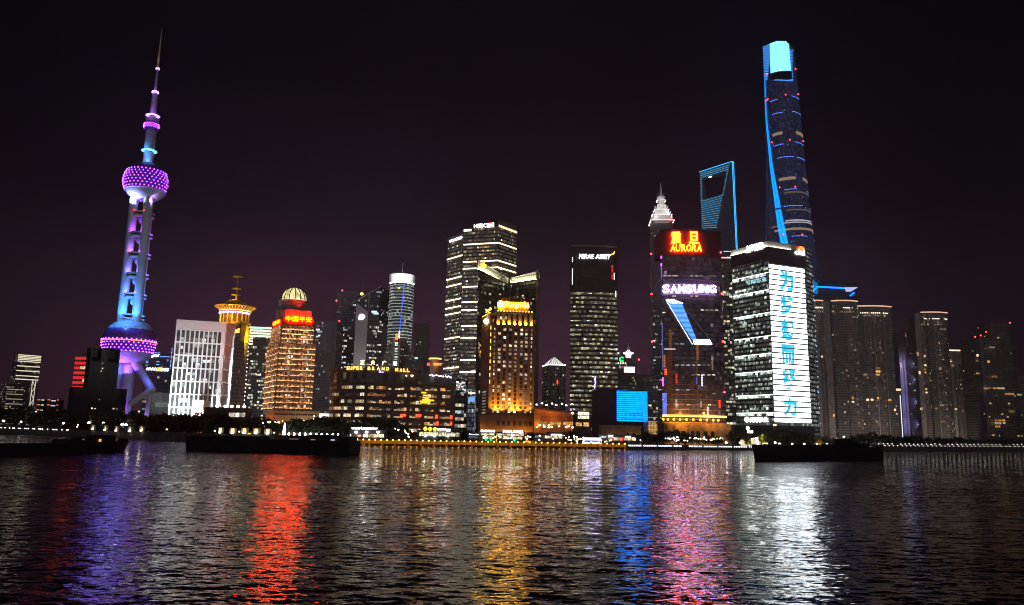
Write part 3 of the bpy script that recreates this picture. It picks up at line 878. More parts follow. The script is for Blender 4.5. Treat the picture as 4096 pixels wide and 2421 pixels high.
# low dark museum block with a lit gallery window
r, w, pl, z = slab('museum_block', 'low dark block with a long lit gallery window beside the tower leg', 'building', (605, 640), (728, 640), (605, 1570), 24, plain('dark_museum_stone', (0.035, 0.032, 0.034), 0.8))
u0, u1, z0, z1 = wall_px(w, 621, 1611, 710, 1628)
MB().wbox(w, u0, u1, z0, z1, 0.02, 0.15).build('window', pane('gallery_window', (0.6, 0.9, 0.75), 0.16, 0.6, 0.5), r)
b = MB()
for i in range(6): b.tube([w.pt(u0 + (u1 - u0) * i / 5, z0, 0.4), w.pt(u0 + (u1 - u0) * min(1, (i + 0.7) / 5), z1, 0.4)], 0.2, 5)
b.build('mullion', M_BLACK, r)
r, w, pl, z = slab('annex_block', 'dark low annex between the museum block and the small peach lit facade', 'building', (728, 636), (771, 636), (730, 1597), 20, plain('dark_museum_stone', (0.035, 0.032, 0.034), 0.8))
window_obj(r, w, 2.5, GZ + 6, 0.8, 1.4, P_NEUT)
r, w, pl, z = slab('columned_annex', 'small peach lit facade with a row of columns below the white office', 'building', (771, 622), (815, 622), (771, 1601), 14, plain('peach_stone', (0.5, 0.40, 0.30), 0.7))
u0, u1, z0, z1 = wall_px(w, 773, 1638, 813, 1656)
MB().wbox(w, u0, u1, z0, z1, 0.02, 0.05).build('recess', pane('annex_glow', (1, 0.7, 0.4), 0.5, 0.4), r)
for i in range(7):
    MB().wbox(w, u0 + (u1 - u0 - 0.5) * i / 6, u0 + (u1 - u0 - 0.5) * i / 6 + 0.5, z0, z1 + 0.2, 0.05, 0.6).build('column', plain('peach_stone', (0.5, 0.40, 0.30), 0.7), r)
for i in range(5):
    window_obj(r, w, 0.8 + i * 1.6, w.hit(790, 1629)[1], 0.9, 1.5, plain('dark_pane', (0.02, 0.02, 0.02), 0.2))
lamp_light('floodlight', r, w.pt(w.L / 2, GZ + 2, 6), 1900, (1, 0.72, 0.5), 0.5)

# ---------------------------------------------------------------- white floodlit office
def white_office():
    cs, z = corners(640, [(905.6, 1293), (707, 1280), (938, 1312)])
    pl = block([cs[1], cs[0], cs[2]], 0)
    wA, wB = Wall(cs[1], cs[0]), Wall(cs[0], cs[2])
    glass = facade('white_office_glass', 3.4, 4.1, (0.04, 0.045, 0.045), (0.03, 0.035, 0.035), mx=0.04, z0=0.06, z1=0.06, lit=0.16, ca=(0.75, 1, 0.85), cb=(1, 1, 0.92), st=0.9, seed=8, dim=0.07)
    r = solid('white_office', 'white floodlit office with tall paired windows in a grid beside the gold crowned tower', 'building', pl, z - 0.3, glass)
    white = plain('white_render', (0.78, 0.78, 0.80), 0.6, var=0.06, scale=0.4)
    par = 7.0
    rows = 7
    pitch = (z - par - (GZ + 12)) / rows
    e_st = emit('white_uplight', (0.95, 0.98, 1), 9, True)
    for w, n, side in ((wA, 10, 0), (wB, 8, 1)):
        b = MB()
        mw = 1.15
        m0, m1 = (0.6, 2.6) if side == 0 else (0.8, 0.8)
        for i in range(n + 1):
            u = m0 + (w.L - m0 - m1) * i / n
            b.wbox(w, max(0, u - mw / 2), min(w.L, u + mw / 2), GZ + 10, z - par, 0.02, 0.65)
        if side == 0: b.wbox(w, w.L - 2.6, w.L, GZ + 10, z - par, 0.02, 0.66)
        for j in range(rows + 1):
            zb = GZ + 12 + j * pitch
            b.wbox(w, 0, w.L, zb - 1.0, zb, 0.02, 1.05)
        b.build('frame', white, r)
        MB().wbox(w, 0, w.L, z - par, z + 0.4, 0.02, 1.0).build('parapet', white, r)
        for j in range(rows):
            zb = GZ + 12 + j * pitch
            s = MB(); d0, d1 = 0.80, 1.0
            for i in range(n + 1):
                u = m0 + (w.L - m0 - m1) * i / n
                s.poly([w.pt(max(0, u - 0.6), zb + 0.03, d1), w.pt(min(w.L, u + 0.6), zb + 0.03, d1), w.pt(min(w.L, u + 0.6), zb + 0.03, d0), w.pt(max(0, u - 0.6), zb + 0.03, d0)])
            s.build('light_strip', e_st, r)
    # bright lit offices
    it = []
    pu = (wA.L - 3.2) / 10
    for j, i, wd in ((6, 6, 2.2), (6, 7, 2.2), (5, 1, 1.6), (4, 6, 2.3), (4, 7, 2.3), (4, 8, 2.3), (3, 3, 2.2), (3, 4, 2.2), (6, 8, 1.6), (4, 1, 1.4), (2, 8, 1.2), (0, 3, 1.8), (0, 6, 1.8)):
        it.append((wA, 0.6 + i * pu + 0.75, GZ + 12 + j * pitch + pitch * 0.45, wd, 2.3, P_NEUT if i % 2 else P_COOL))
    windows(r, it)
    lob = wA
    MB().wbox(wA, 0, wA.L, B0, GZ + 10.8, 0.02, 0.9).build('podium', plain('podium_stone', (0.10, 0.09, 0.09), 0.7), r)
    for t in (0.02, 0.2, 0.42, 0.62, 0.80, 0.95):
        lamp_light('floodlight', r, wA.pt(wA.L * t, GZ + 5, 22), 125000, (0.95, 0.97, 1), 0.7, 120, wA.pt(wA.L * t, GZ + 48))
    lamp_light('floodlight', r, wB.pt(wB.L * 0.5, GZ + 10, 18), 110000, (0.95, 0.97, 1), 0.7)
    lamp_light('floodlight', r, wB.pt(wB.L * 0.5, GZ + 48, 18), 110000, (0.95, 0.97, 1), 0.7)
white_office()

# low canopy building under it
r, w, pl, z = slab('canopy_pavilion', 'low pavilion with a row of bright roof lamps below the white office', 'building', (818, 610), (985, 610), (900, 1630), 14, plain('pavilion_stone', (0.10, 0.08, 0.07), 0.7))
for i, px in enumerate((868, 900, 926, 951, 976)):
    u, z_ = w.hit(px, 1631)
    MB().ball(w.pt(u, z + 0.9, -0.5), 1.25, 10, 6, 0.8).build('lamp', emit('pavilion_lamp', (1, 0.85, 0.65), 7), r)
windows(r, [(w, w.hit(px, 1660)[0], w.hit(px, 1668)[1], wd, 3.2, P_NEUT) for px, wd in ((916, 3), (930, 3), (944, 2.5), (957, 3.4), (970, 2))])

# ---------------------------------------------------------------- gold crowned tower
def gold_tower():
    D = 790
    a, b, c = at(878, 1290, D + 12), at(966, 1292, D - 8), at(1000, 1296, D + 14)
    pl = [Vector((p.x, p.y)) for p in (a, b, c)]
    pl = pl + [pl[0] + pl[2] - pl[1]]
    z = at(966, 1292, D - 8).z
    fac = facade('bronze_office_glass', 3.2, 3.8, (0.20, 0.13, 0.10), (0.08, 0.055, 0.045), lit=0.05, ca=(1, 0.5, 0.2), cb=(1, 0.7, 0.4), st=0.5, seed=9, mx=0.2)
    r = solid('gold_crowned_tower', 'slim office tower with a flared gold crown, mast and red emblem', 'building', pl, z, fac)
    gold = plain('gold_leaf', (0.75, 0.45, 0.06), 0.4, metal=0.3, var=0.15)
    bronze = plain('dark_bronze', (0.16, 0.085, 0.02), 0.5)
    ctr = sum(pl, Vector((0, 0))) / 4
    cx = at(938, 1285, ctr.y).x
    k = ctr.y / FPX
    def zz(py, px=945): return Wall((cx - 30, ctr.y), (cx + 30, ctr.y)).hit(px, py)[1]
    C = (cx, ctr.y)
    parapet(r, [Vector(p) + (Vector(p) - ctr) * 0.06 for p in pl], z, 2.4, gold, name='cornice')
    MB().lathe([(54 * k, z), (54 * k, zz(1252)), (57 * k, zz(1249))], C, 40).build('neck', bronze, r)
    MB().lathe([(57 * k, zz(1249)), (60 * k, zz(1243)), (68 * k, zz(1236)), (78 * k, zz(1231)), (79 * k, zz(1227)), (70 * k, zz(1225)), (44 * k, zz(1223))], C, 48).build('flared_crown', bronze, r, smooth=True)
    f = MB(); f2 = MB()
    for i in range(36):
        t = 2 * math.pi * i / 36
        f.tube([(C[0] + q * k * math.cos(t), C[1] + q * k * math.sin(t), zz(y)) for q, y in ((58.5, 1249), (62, 1242), (70, 1235), (80, 1230))], 0.55, 5)
        if i % 2 == 0: f2.tube([(C[0] + 55 * k * math.cos(t), C[1] + 55 * k * math.sin(t), z), (C[0] + 55 * k * math.cos(t), C[1] + 55 * k * math.sin(t), zz(1252))], 0.8, 5)
    f.build('crown_rib', gold, r); f2.build('column', gold, r)
    MB().ball((C[0], C[1], zz(1222)), 44 * k, 32, 10, 0.52, 0.0, 0.999).build('dome', plain('gold_dome_tiles', (0.72, 0.5, 0.05), 0.5, var=0.4, scale=0.9), r)
    e_g = emit('gold_strip', (1, 0.60, 0.10), 9, True)
    MB().lathe([(58 * k, zz(1248)), (62 * k, zz(1246))], C, 40).build('light_ring', emit('crown_ring', (1, 0.62, 0.12), 4, True), r)
    MB().lathe([(79 * k, zz(1232)), (81 * k, zz(1229.5)), (79 * k, zz(1227))], C, 48).build('crown_rim', gold, r)
    MB().lathe([(72 * k, zz(1226.5)), (47 * k, zz(1224.5))], C, 40).build('light_ring', emit('crown_ring', (1, 0.62, 0.12), 4, True), r)
    MB().lathe([(58 * k, z + 1.2), (60 * k, z + 1.2)], C, 40).build('light_ring', emit('neck_ring', (1, 0.6, 0.10), 6, True), r)
    for i in range(22):
        t = math.pi + math.pi * (i + 0.5) / 22
        MB().ball((C[0] + 59 * k * math.cos(t), C[1] + 59 * k * math.sin(t), zz(1256)), 0.85, 6, 5).build('lamp', emit('blue_white_lamp', (0.45, 0.35, 1), 8), r)
    zt = zz(1201)
    MB().tube([(C[0], C[1], zt - 1), (C[0], C[1], zz(1155, 948)), (C[0], C[1], zz(1103, 953))], [1.1, 0.5, 0.25], 8).build('mast', gold, r)
    for py, q in ((1182, 2.6), (1156, 2.4), (1108, 2.6)):
        MB().lathe([(0.1, zz(py) - 0.4), (q * 2, zz(py) - 0.3), (q * 2, zz(py) + 0.3), (0.1, zz(py) + 0.4)], C, 16).build('mast_disc', gold, r)
    lamp_light('floodlight', r, (C[0] - 3, C[1] - 9, zt + 2), 3600, (1, 0.65, 0.15), 0.4)
    for dx in (-18, 18, 0):
        lamp_light('floodlight', r, (C[0] + dx, C[1] - 24, zz(1268)), 9000, (1, 0.56, 0.09), 0.4)
    wA, wB = Wall(pl[0], pl[1]), Wall(pl[1], pl[2])
    u0, u1, z0, z1 = wall_px(wA, 938, 1308, 963, 1335)
    MB().wbox(wA, u0, u1, z0, z1, 0.02, 0.3).build('sign_panel', plain('dark_red_panel', (0.12, 0.01, 0.01), 0.4), r)
    e_s = emit('red_orange_sign', (1, 0.12, 0.02), 9)
    s = MB()
    for q in range(5):
        x = u0 + (u1 - u0) * (0.2 + 0.14 * q)
        s.tube([wA.pt(x + (z0 + 1.5 - z0) * 0.2, z0 + 1.2, 0.6), wA.pt(x + 1.0, z0 + (z1 - z0) * (0.55 + 0.08 * q if q < 3 else 0.75), 0.6)], 0.38, 5)
    s.tube([wA.pt(u0 + 1, z0 + 1, 0.6), wA.pt(u1 - 1, z0 + 1, 0.6)], 0.35, 5)
    s.build('emblem', e_s, r)
    u0, u1, z0, z1 = wall_px(wB, 970, 1300, 992, 1371)
    MB().wbox(wB, 0.6, wB.L - 2.0, z0, z1, 0.02, 0.4).build('gold_panel', plain('gold_panel', (0.85, 0.55, 0.03), 0.5), r)
    lamp_light('floodlight', r, wB.pt(wB.L * 0.4, z0 + 2, 9), 30000, (1, 0.66, 0.05), 0.5)
    lamp_light('floodlight', r, wB.pt(wB.L * 0.1, GZ + 20, 12), 5000, (1, 0.45, 0.12), 0.5)
    l_ = MB()
    for i in range(26): l_.ball(wB.pt(wB.L + 0.3, GZ + 6 + i * 4.2, 0.2), 0.6, 6, 4)
    l_.build('light_line', emit('white_dots', (1, 0.95, 0.9), 3), r)
gold_tower()

# ---------------------------------------------------------------- dark office with pale green lit top floors
r, w, pl, z = slab('pale_topped_office', 'dark office with pale green lit top floors between two gold lit towers', 'building', (1000, 900), (1094, 905), (1002, 1303), 30,
    facade('dark_office_glass', 2.4, 3.9, (0.07, 0.065, 0.06), (0.03, 0.03, 0.032), lit=0.22, ca=(1, 0.9, 0.5), cb=(0.9, 1, 0.85), st=1.0, seed=10))
e_top = emit('pale_top_light', (0.93, 1, 0.72), 1.25)
for i in range(4):
    u, zb = w.hit(1040, 1316 + i * 11)
    MB().wbox(w, 0.3, w.L, zb, zb + 2.3, 0.02, 0.2).build('lit_floor', e_top, r)
for i in range(4, 7):
    u, zb = w.hit(1010, 1314 + i * 11)
    MB().wbox(w, 0.3, 4.5, zb, zb + 2.0, 0.02, 0.2).build('lit_floor', e_top, r)
u0, u1, z0, z1 = wall_px(w, 1010, 1309, 1064, 1322)
text('汇亚大厦', 'sign', emit('teal_sign', (0.1, 1, 0.65), 1.6), r, w, u0, z0, z1 - z0, u1 - u0, bold=0.02)
windows(r, grid(w, 1, w.L - 1, GZ + 12, z - 34, 2.6, 3.9, 0.14, [P_NEUT, P_GREENISH], 2.3, 1.7, rr, 0.5), limit=60)

# ---------------------------------------------------------------- domed gold lit tower
def domed_tower():
    D = 600
    stone = facade('warm_stone_office', 3.4, 4.15, (0.55, 0.38, 0.27), (0.06, 0.045, 0.03), mx=0.20, z0=0.22, z1=0.16, lit=0.22, ca=(1, 0.62, 0.26), cb=(1, 0.85, 0.55), st=0.6, seed=12, dim=0.05)
    st2 = plain('warm_stone', (0.55, 0.40, 0.27), 0.7, var=0.12)
    a = at(1118, 1371, D); zL = a.z
    c = at(1264, 1374, D + 8)
    l = at(1072, 1383, D + 34)
    pl = [Vector((l.x, l.y)), Vector((a.x, a.y)), Vector((c.x, c.y))]
    pl.append(pl[0] + pl[2] - pl[1])
    r = solid('domed_tower', 'stone tower floodlit gold with a glowing glass dome and red roof sign', 'building', pl, zL, stone)
    ctr = sum(pl, Vector((0, 0))) / 4
    wL, wF = Wall(pl[0], pl[1]), Wall(pl[1], pl[2])
    # upper block set back
    up = [ctr + (p - ctr) * 0.88 for p in pl]
    zU = at(1128, 1272, up[1].y).z
    MB().prism(up, zL, zU).build('upper_block', stone, r)
    uL, uF = Wall(up[0], up[1]), Wall(up[1], up[2])
    e_l = emit('gold_uplight', (1, 0.54, 0.24), 30, True)
    def trim(w, z0, z1, n, bays):
        pit = (z1 - z0) / n
        b = MB()
        for j in range(n + 1):
            b.wbox(w, -0.4, w.L + 0.4, z0 + j * pit - 0.55, z0 + j * pit, 0.02, 1.1 if j < n else 1.6)
        for t in bays:
            b.wbox(w, w.L * t - 0.8, w.L * t + 0.8, z0, z1 - 0.6, 0.02, 0.7)
        b.build('cornice', st2, r)
        for j in range(n):
            s = MB(); zb = z0 + j * pit + 0.05
            s.poly([w.pt(0.3, zb, 1.0), w.pt(w.L - 0.3, zb, 1.0), w.pt(w.L - 0.3, zb, 0.82), w.pt(0.3, zb, 0.82)])
            s.build('light_strip', e_l, r)
    zp = GZ + 22
    trim(wF, zp, zL, 12, (0.03, 0.14, 0.42, 0.58, 0.86, 0.97))
    trim(wL, zp, zL, 12, (0.04, 0.28, 0.52, 0.76, 0.96))
    trim(uF, zL, zU - 5.5, 4, (0.03, 0.14, 0.42, 0.58, 0.86, 0.97))
    trim(uL, zL, zU - 5.5, 4, (0.05, 0.5, 0.95))
    MB().wbox(wF, wF.L * 0.45, wF.L * 0.55, zp, zL, 0.02, 0.3).build('bay', plain('bay_stone', (0.30, 0.22, 0.17), 0.7), r)
    items = []
    for w, z0, n in ((wF, zp, 12), (uF, zL, 4)):
        for j in range(n):
            for i in range(9):
                u = w.L * (0.16 + 0.087 * i)
                if 0.40 < (u + 1) / w.L < 0.60: continue
                if rr.random() < 0.5:
                    items.append((w, u, z0 + j * (zL - zp) / 12 + 0.9, 1.5, 2.3 if rr.random() < .5 else 1.2, P_WARM if rr.random() < 0.6 else P_NEUT))
    windows(r, items, limit=100)
    # sign storey
    s0, s1, z0, z1 = wall_px(uF, 1140, 1266, 1250, 1286)
    zb = uF.hit(1195, 1289)[1]
    red = emit('red_sign', (1.0, 0.014, 0.0), 125, True)
    tier = [ctr + (p - ctr) * 0.89 for p in pl]
    MB().prism(tier, zU - 5.5, zU + 0.5).build('sign_storey', plain('sign_stone', (0.16, 0.10, 0.08), 0.7), r)
    sF, sL = Wall(tier[1], tier[2]), Wall(tier[0], tier[1])
    u0, u1, z0, z1 = wall_px(sF, 1143, 1266, 1248, 1286)
    text('中国平安', 'roof_sign', red, r, sF, u0, z0 - 0.4, z1 - z0 + 0.3, u1 - u0, off=0.5, bold=0.012)
    u0, u1, z0, z1 = wall_px(sL, 1090, 1288, 1108, 1302)
    text('中国平安', 'roof_sign', red, r, sL, sL.L * 0.18, z0 - 0.2, z1 - z0, sL.L * 0.6, off=0.5, bold=0.045)
    # setbacks, drum and dome
    k = (ctr.y) / FPX
    cx = at(1176, 1240, ctr.y).x
    C = (cx, ctr.y - 2)
    def zz(py, px=1176): return Wall((cx - 30, C[1]), (cx + 30, C[1])).hit(px, py)[1]
    gry = plain('drum_stone', (0.50, 0.38, 0.36), 0.7)
    MB().prism([ctr + (p - ctr) * 0.74 for p in pl], zU, zz(1250)).build('setback', gry, r)
    MB().lathe([(66 * k, zU), (66 * k, zz(1248)), (62 * k, zz(1246)), (60 * k, zz(1240)), (57 * k, zz(1239)), (57 * k, zz(1212)), (60 * k, zz(1210)), (60 * k, zz(1207)), (50 * k, zz(1206))], C, 32).build('drum', gry, r)
    m, nt, b = _new('dome_glass')
    uv = nt.nodes.new('ShaderNodeUVMap'); uv.uv_map = 'uv'
    sx = nt.nodes.new('ShaderNodeSeparateXYZ'); nt.links.new(uv.outputs[0], sx.inputs[0])
    fr = _math(nt, 'FRACT', _math(nt, 'DIVIDE', sx.outputs[1], 0.85))
    on = _math(nt, 'GREATER_THAN', fr, 0.3)
    nz = nt.nodes.new('ShaderNodeTexNoise'); nz.inputs['Scale'].default_value = 0.35; nt.links.new(uv.outputs[0], nz.inputs['Vector'])
    nt.links.new(_math(nt, 'MULTIPLY', _math(nt, 'ADD', _math(nt, 'MULTIPLY', on, 0.85), 0.15), _math(nt, 'MULTIPLY', _math(nt, 'POWER', nz.outputs['Fac'], 2.0), 5.0)), b.inputs['Emission Strength'])
    b.inputs['Emission Color'].default_value = (1, 0.84, 0.40, 1); b.inputs['Base Color'].default_value = (0.1, 0.09, 0.05, 1)
    m.cycles.emission_sampling = 'NONE'
    zd = zz(1206)
    h = zz(1153) - zd
    pr = [(50 * k * math.cos(t) ** 0.85 + 0.01, zd + h * math.sin(t)) for t in [math.pi / 2 * i / 14 for i in range(15)]]
    MB().lathe(pr, C, 36).build('dome', m, r, smooth=True)
    for i in range(14):
        t = 2 * math.pi * i / 14 + 0.13
        MB().tube([(C[0] + (q + 0.15) * math.cos(t), C[1] + (q + 0.15) * math.sin(t), zq + 0.1) for q, zq in pr[:-1]], 0.4, 5).build('dome_rib', plain('rib_metal', (0.10, 0.08, 0.05), 0.5), r)
    MB().lathe([(51 * k, zd - 0.4), (53 * k, zd), (51 * k, zd + 0.5)], C, 36).build('light_ring', emit('dome_ring', (1, 0.85, 0.5), 1.6), r)
    # podium
    w2 = Wall((at(1066, 1650, D - 14).x, D - 14), (at(1272, 1650, D - 14).x, D - 8))
    zt = w2.hit(1180, 1646)[1]
    MB().wbox(w2, 0, w2.L, B0, zt, -24, 0).build('podium', st2, r)
    for i in range(18):
        window_obj(r, w2, 6 + i * (w2.L - 8) / 18, zt - 3.0, 1.2, 1.3, plain('dark_pane', (0.02, 0.02, 0.02), 0.2))
    for i in range(9):
        window_obj(r, w2, w2.L * 0.45 + i * 2.4, zt - 9.5, 1.6, 3.6, pane('arcade_window', (1, 0.65, 0.3), 1.0), name='arcade_window')
    MB().wbox(w2, -0.3, w2.L + 0.3, zt - 0.6, zt + 0.3, -24, 0.6).build('cornice', st2, r)
    lamp_light('floodlight', r, w2.pt(w2.L * 0.6, GZ + 9, 9), 1500, (1, 0.72, 0.42), 0.5)
    lamp_light('floodlight', r, w2.pt(w2.L * 0.85, GZ + 9, 9), 1500, (1, 0.72, 0.42), 0.5)
    lamp_light('floodlight', r, w2.pt(2, GZ + 9, 7), 2600, (1, 0.3, 0.06), 0.5)
domed_tower()

# ---------------------------------------------------------------- hazy towers behind the middle
F_HAZE = facade('hazy_office', 2.8, 3.9, (0.16, 0.14, 0.15), (0.10, 0.09, 0.10), mx=0.15, lit=0.05, st=0.4, seed=14, dim=0.035)
r, w, pl, z = slab('hazy_tower', 'dim unlit tower standing close beside the domed gold tower', 'building', (1262, 1050), (1350, 1050), (1300, 1285), 40, F_HAZE)
rooftop(r, pl, z, rr)
windows(r, [(w, w.hit(px, py)[0], w.hit(px, py)[1], wd, 2.2, P_COOL) for px, py, wd in ((1264, 1322, 5), (1268, 1330, 7), (1263, 1350, 3.5), (1272, 1346, 3))])
u, z_ = w.hit(1270, 1298)
r, w, pl, z = slab('hazy_tower', 'dim flat topped tower with red roof beacons left of the slant roofed tower', 'building', (1346, 1150), (1437, 1150), (1380, 1165), 40, F_HAZE)
beacons(r, [w.pt(w.L * .25, z + 1), w.pt(w.L * .2, w.hit(1362, 1285)[1], 0.8), w.pt(w.L * .02, w.hit(1350, 1203)[1], 0.8)], 1.0)
rooftop(r, pl, z, rr)
r, w, pl, z = slab('hazy_tower', 'dim slab tower behind the white crowned round tower', 'building', (1660, 1250), (1712, 1250), (1690, 1297), 40, F_HAZE)
r, w, pl, z = slab('hazy_block', 'low dim block with a pale blue sign right of the stepped pyramid building', 'building', (1640, 1080), (1694, 1080), (1660, 1415), 30, F_HAZE)
u0, u1, z0, z1 = wall_px(w, 1649, 1430, 1671, 1436)
MB().wbox(w, u0, u1, z0, z1, 0.02, 0.4).build('sign', emit('ice_sign', (0.5, 0.75, 1), 1.6), r)

# slant roofed tower
D = 1120
fm = facade('slant_tower_glass', 2.5, 3.8, (0.12, 0.11, 0.12), (0.05, 0.05, 0.055), lit=0.10, cb=(0.9, 0.95, 1), ca=(1, 0.9, 0.8), st=0.8, seed=15)
a, b_, c = at(1367, 1262, D), at(1405, 1217, D), at(1521, 1148, D + 10)
pl = [Vector((a.x, D)), Vector((b_.x, D)), Vector((c.x, D + 10)), Vector((c.x + 8, D + 50)), Vector((a.x + 8, D + 50))]
r = thing('slant_roofed_tower', 'tall tower whose roof edge climbs to the right like a sail', 'building', ((a.x + c.x) / 2, D + 20, GZ))
MB().prism(pl, B0, [a.z, b_.z, c.z, c.z, a.z]).build('wall', fm, r)
wS = Wall(pl[1], pl[2])
MB().tube([wS.pt(-2, b_.z - 1, 0.6), wS.pt(wS.L + 1, c.z + 0.8, 0.6)], 0.9, 6).build('roof_edge', plain('pale_edge', (0.6, 0.6, 0.62), 0.5), r)
MB().tube([wS.pt(wS.L * 0.55, B0 + 100, 0.6), wS.pt(wS.L * 0.63, (b_.z + c.z) / 2 + 5, 0.6)], 0.7, 6).build('fin', plain('pale_edge', (0.6, 0.6, 0.62), 0.5), r)
am = at(1455, 1104, D + 20)
MB().tube([Vector((am.x, D + 20, b_.z)), Vector((am.x, D + 20, am.z))], [0.7, 0.2], 6).build('antenna', M_STEEL, r)
q = at(1447, 1176, D - 1)
MB().ball(q, 2.6, 10, 6, 0.8).build('roof_lamp', emit('yellow_lamp', (1, 0.8, 0.15), 3), r)
w0 = Wall(pl[0], pl[1])
windows(r, grid(w0, 1, w0.L - 1, GZ + 60, a.z - 14, 4.5, 8, 0.5, [P_COOL, P_NEUT], 3.8, 2.4, rr, 0.6) + [(wS, wS.hit(px, py)[0], wS.hit(px, py)[1], 8, 2.6, P_COOL) for px, py in ((1486, 1250), (1490, 1256), (1492, 1258), (1506, 1172))], limit=60)

# pale wedge tower with the round white emblem
D = 960
r = thing('wedge_tower', 'grey wedge tower with a pale blind wall and round white emblem', 'building', (at(1470, 1400, D).x, D + 15, GZ))
p = [at(1426, 1212, D), at(1472, 1248, D), at(1549, 1302, D + 14)]
pw = [Vector((q.x, q.y)) for q in p]
MB().prism([pw[0], pw[1], pw[1] + Vector((4, 34)), pw[0] + Vector((4, 34))], B0, [p[0].z, p[1].z, p[1].z, p[0].z]).build('blind_wall', plain('pale_cladding', (0.42, 0.38, 0.38), 0.6, var=0.1), r)
fm2 = facade('wedge_glass', 2.6, 3.9, (0.14, 0.13, 0.13), (0.06, 0.06, 0.06), lit=0.13, ca=(1, 0.9, 0.75), cb=(0.9, 0.95, 1), st=0.8, seed=16)
MB().prism([pw[1] + Vector((0.3, 0.5)), pw[2], pw[2] + Vector((2, 30)), pw[1] + Vector((2, 33))], B0, [p[1].z - 1, p[2].z, p[2].z, p[1].z - 1]).build('wall', fm2, r)
l0 = at(1367, 1262, D - 8)
wB = Wall(pw[0], pw[1]); wG = Wall(pw[1] + Vector((0.3, 0.5)), pw[2])
u, z_ = wB.hit(1447, 1268)
dsk = MB(); c_ = wB.pt(u, z_, 0.6)
dsk.poly([c_ + Vector((0, 0, 0)) + (Vector((wB.u.x, wB.u.y, 0)) * math.cos(t) + Vector((0, 0, 1)) * math.sin(t)) * 3.5 for t in [2 * math.pi * i / 28 for i in range(28)]])
dsk.poly([wB.pt(u - 3.5, z_ - 3.5, 0.6), wB.pt(u, z_ - 3.5, 0.6), wB.pt(u, z_, 0.6), wB.pt(u - 3.5, z_, 0.6)])
dsk.build('emblem', emit('white_emblem', (1, 1, 1), 5), r)
windows(r, grid(wG, 1, wG.L - 2, GZ + 50, wG.hit(1500, 1310)[1], 2.6, 8.5, 0.5, [P_COOL, P_NEUT], 2.1, 1.6, rr, 0.75), limit=70)
lamp_light('floodlight', r, wB.pt(wB.L / 2, GZ + 90, 30), 9000, (1, 0.92, 0.9), 1.0)  # unseen fill added in mid-air to brighten the blind wall

# round tower with a white crown
D = 930
k = D / FPX
cx = at(1603, 1250, D).x
C = (cx, D)
def zzr(py, px=1600, y=D): return Wall((cx - 30, y), (cx + 30, y)).hit(px, py)[1]
fr_ = facade('round_tower_glass', 2.4, 4.1, (0.14, 0.15, 0.15), (0.04, 0.05, 0.05), mx=0.06, lit=0.45, ca=(0.95, 1, 0.8), cb=(0.85, 0.95, 1), st=0.42, seed=17)
r = thing('round_tower', 'round glass tower with a bright white crown and a thin blue line', 'building', (cx, D, GZ))
MB().lathe([(46 * k, B0), (46 * k, zzr(1440)), (48 * k, zzr(1330)), (48 * k, zzr(1200)), (47 * k, zzr(1140))], C, 48).build('wall', fr_, r, smooth=True)
for i in range(23):
    zb = zzr(1150 + i * 12.2)
    t0 = 0.35
    MB().lathe([(48.6 * k, zb), (49.4 * k, zb + 0.1), (49.4 * k, zb + 0.7), (48.6 * k, zb + 0.8)], C, 40, math.pi, 2 * math.pi).build('floor_ring', emit('pale_floor_light', (0.85, 1, 0.92), 0.42), r)
MB().lathe([(47 * k, zzr(1139)), (50.5 * k, zzr(1136)), (52 * k, zzr(1103)), (50 * k, zzr(1101)), (0.1, zzr(1100))], C, 48).build('crown', emit('white_crown', (1, 1, 1), 2.4), r)
fb = MB()
for i in range(46):
    t = math.pi + math.pi * i / 45
    fb.tube([(C[0] + 51.2 * k * math.cos(t), C[1] + 51.2 * k * math.sin(t), zzr(1135)), (C[0] + 52.6 * k * math.cos(t), C[1] + 52.6 * k * math.sin(t), zzr(1104))], 0.28, 5)
fb.build('crown_fin', M_STEEL, r)
MB().lathe([(53 * k, zzr(1104)), (54 * k, zzr(1102)), (53 * k, zzr(1100))], C, 48).build('crown_rim', M_STEEL, r)
q = at(1617, 1051, D)
MB().tube([(C[0], D, zzr(1101)), (C[0], D, q.z)], [0.6, 0.2], 6).build('antenna', M_STEEL, r)
lb = MB()
for i in range(90):
    t = i / 89.0
    a_ = math.pi * 1.5 + 0.32 - 0.20 * t
    zb = zzr(1132 + 205 * t)
    lb.ball((C[0] + 49.8 * k * math.cos(a_), C[1] + 49.8 * k * math.sin(a_), zb), 0.5, 6, 4)
lb.build('light_line', emit('deep_blue_led', (0.04, 0.10, 1), 1.8), r)
MB().ball((C[0] + 49.9 * k * math.cos(math.pi * 1.5 - 0.1), C[1] + 49.9 * k * math.sin(math.pi * 1.5 - 0.1), zzr(1161)), 1.3, 8, 5, 0.6).build('lamp', emit('amber_spot', (1, 0.5, 0.1), 5), r)

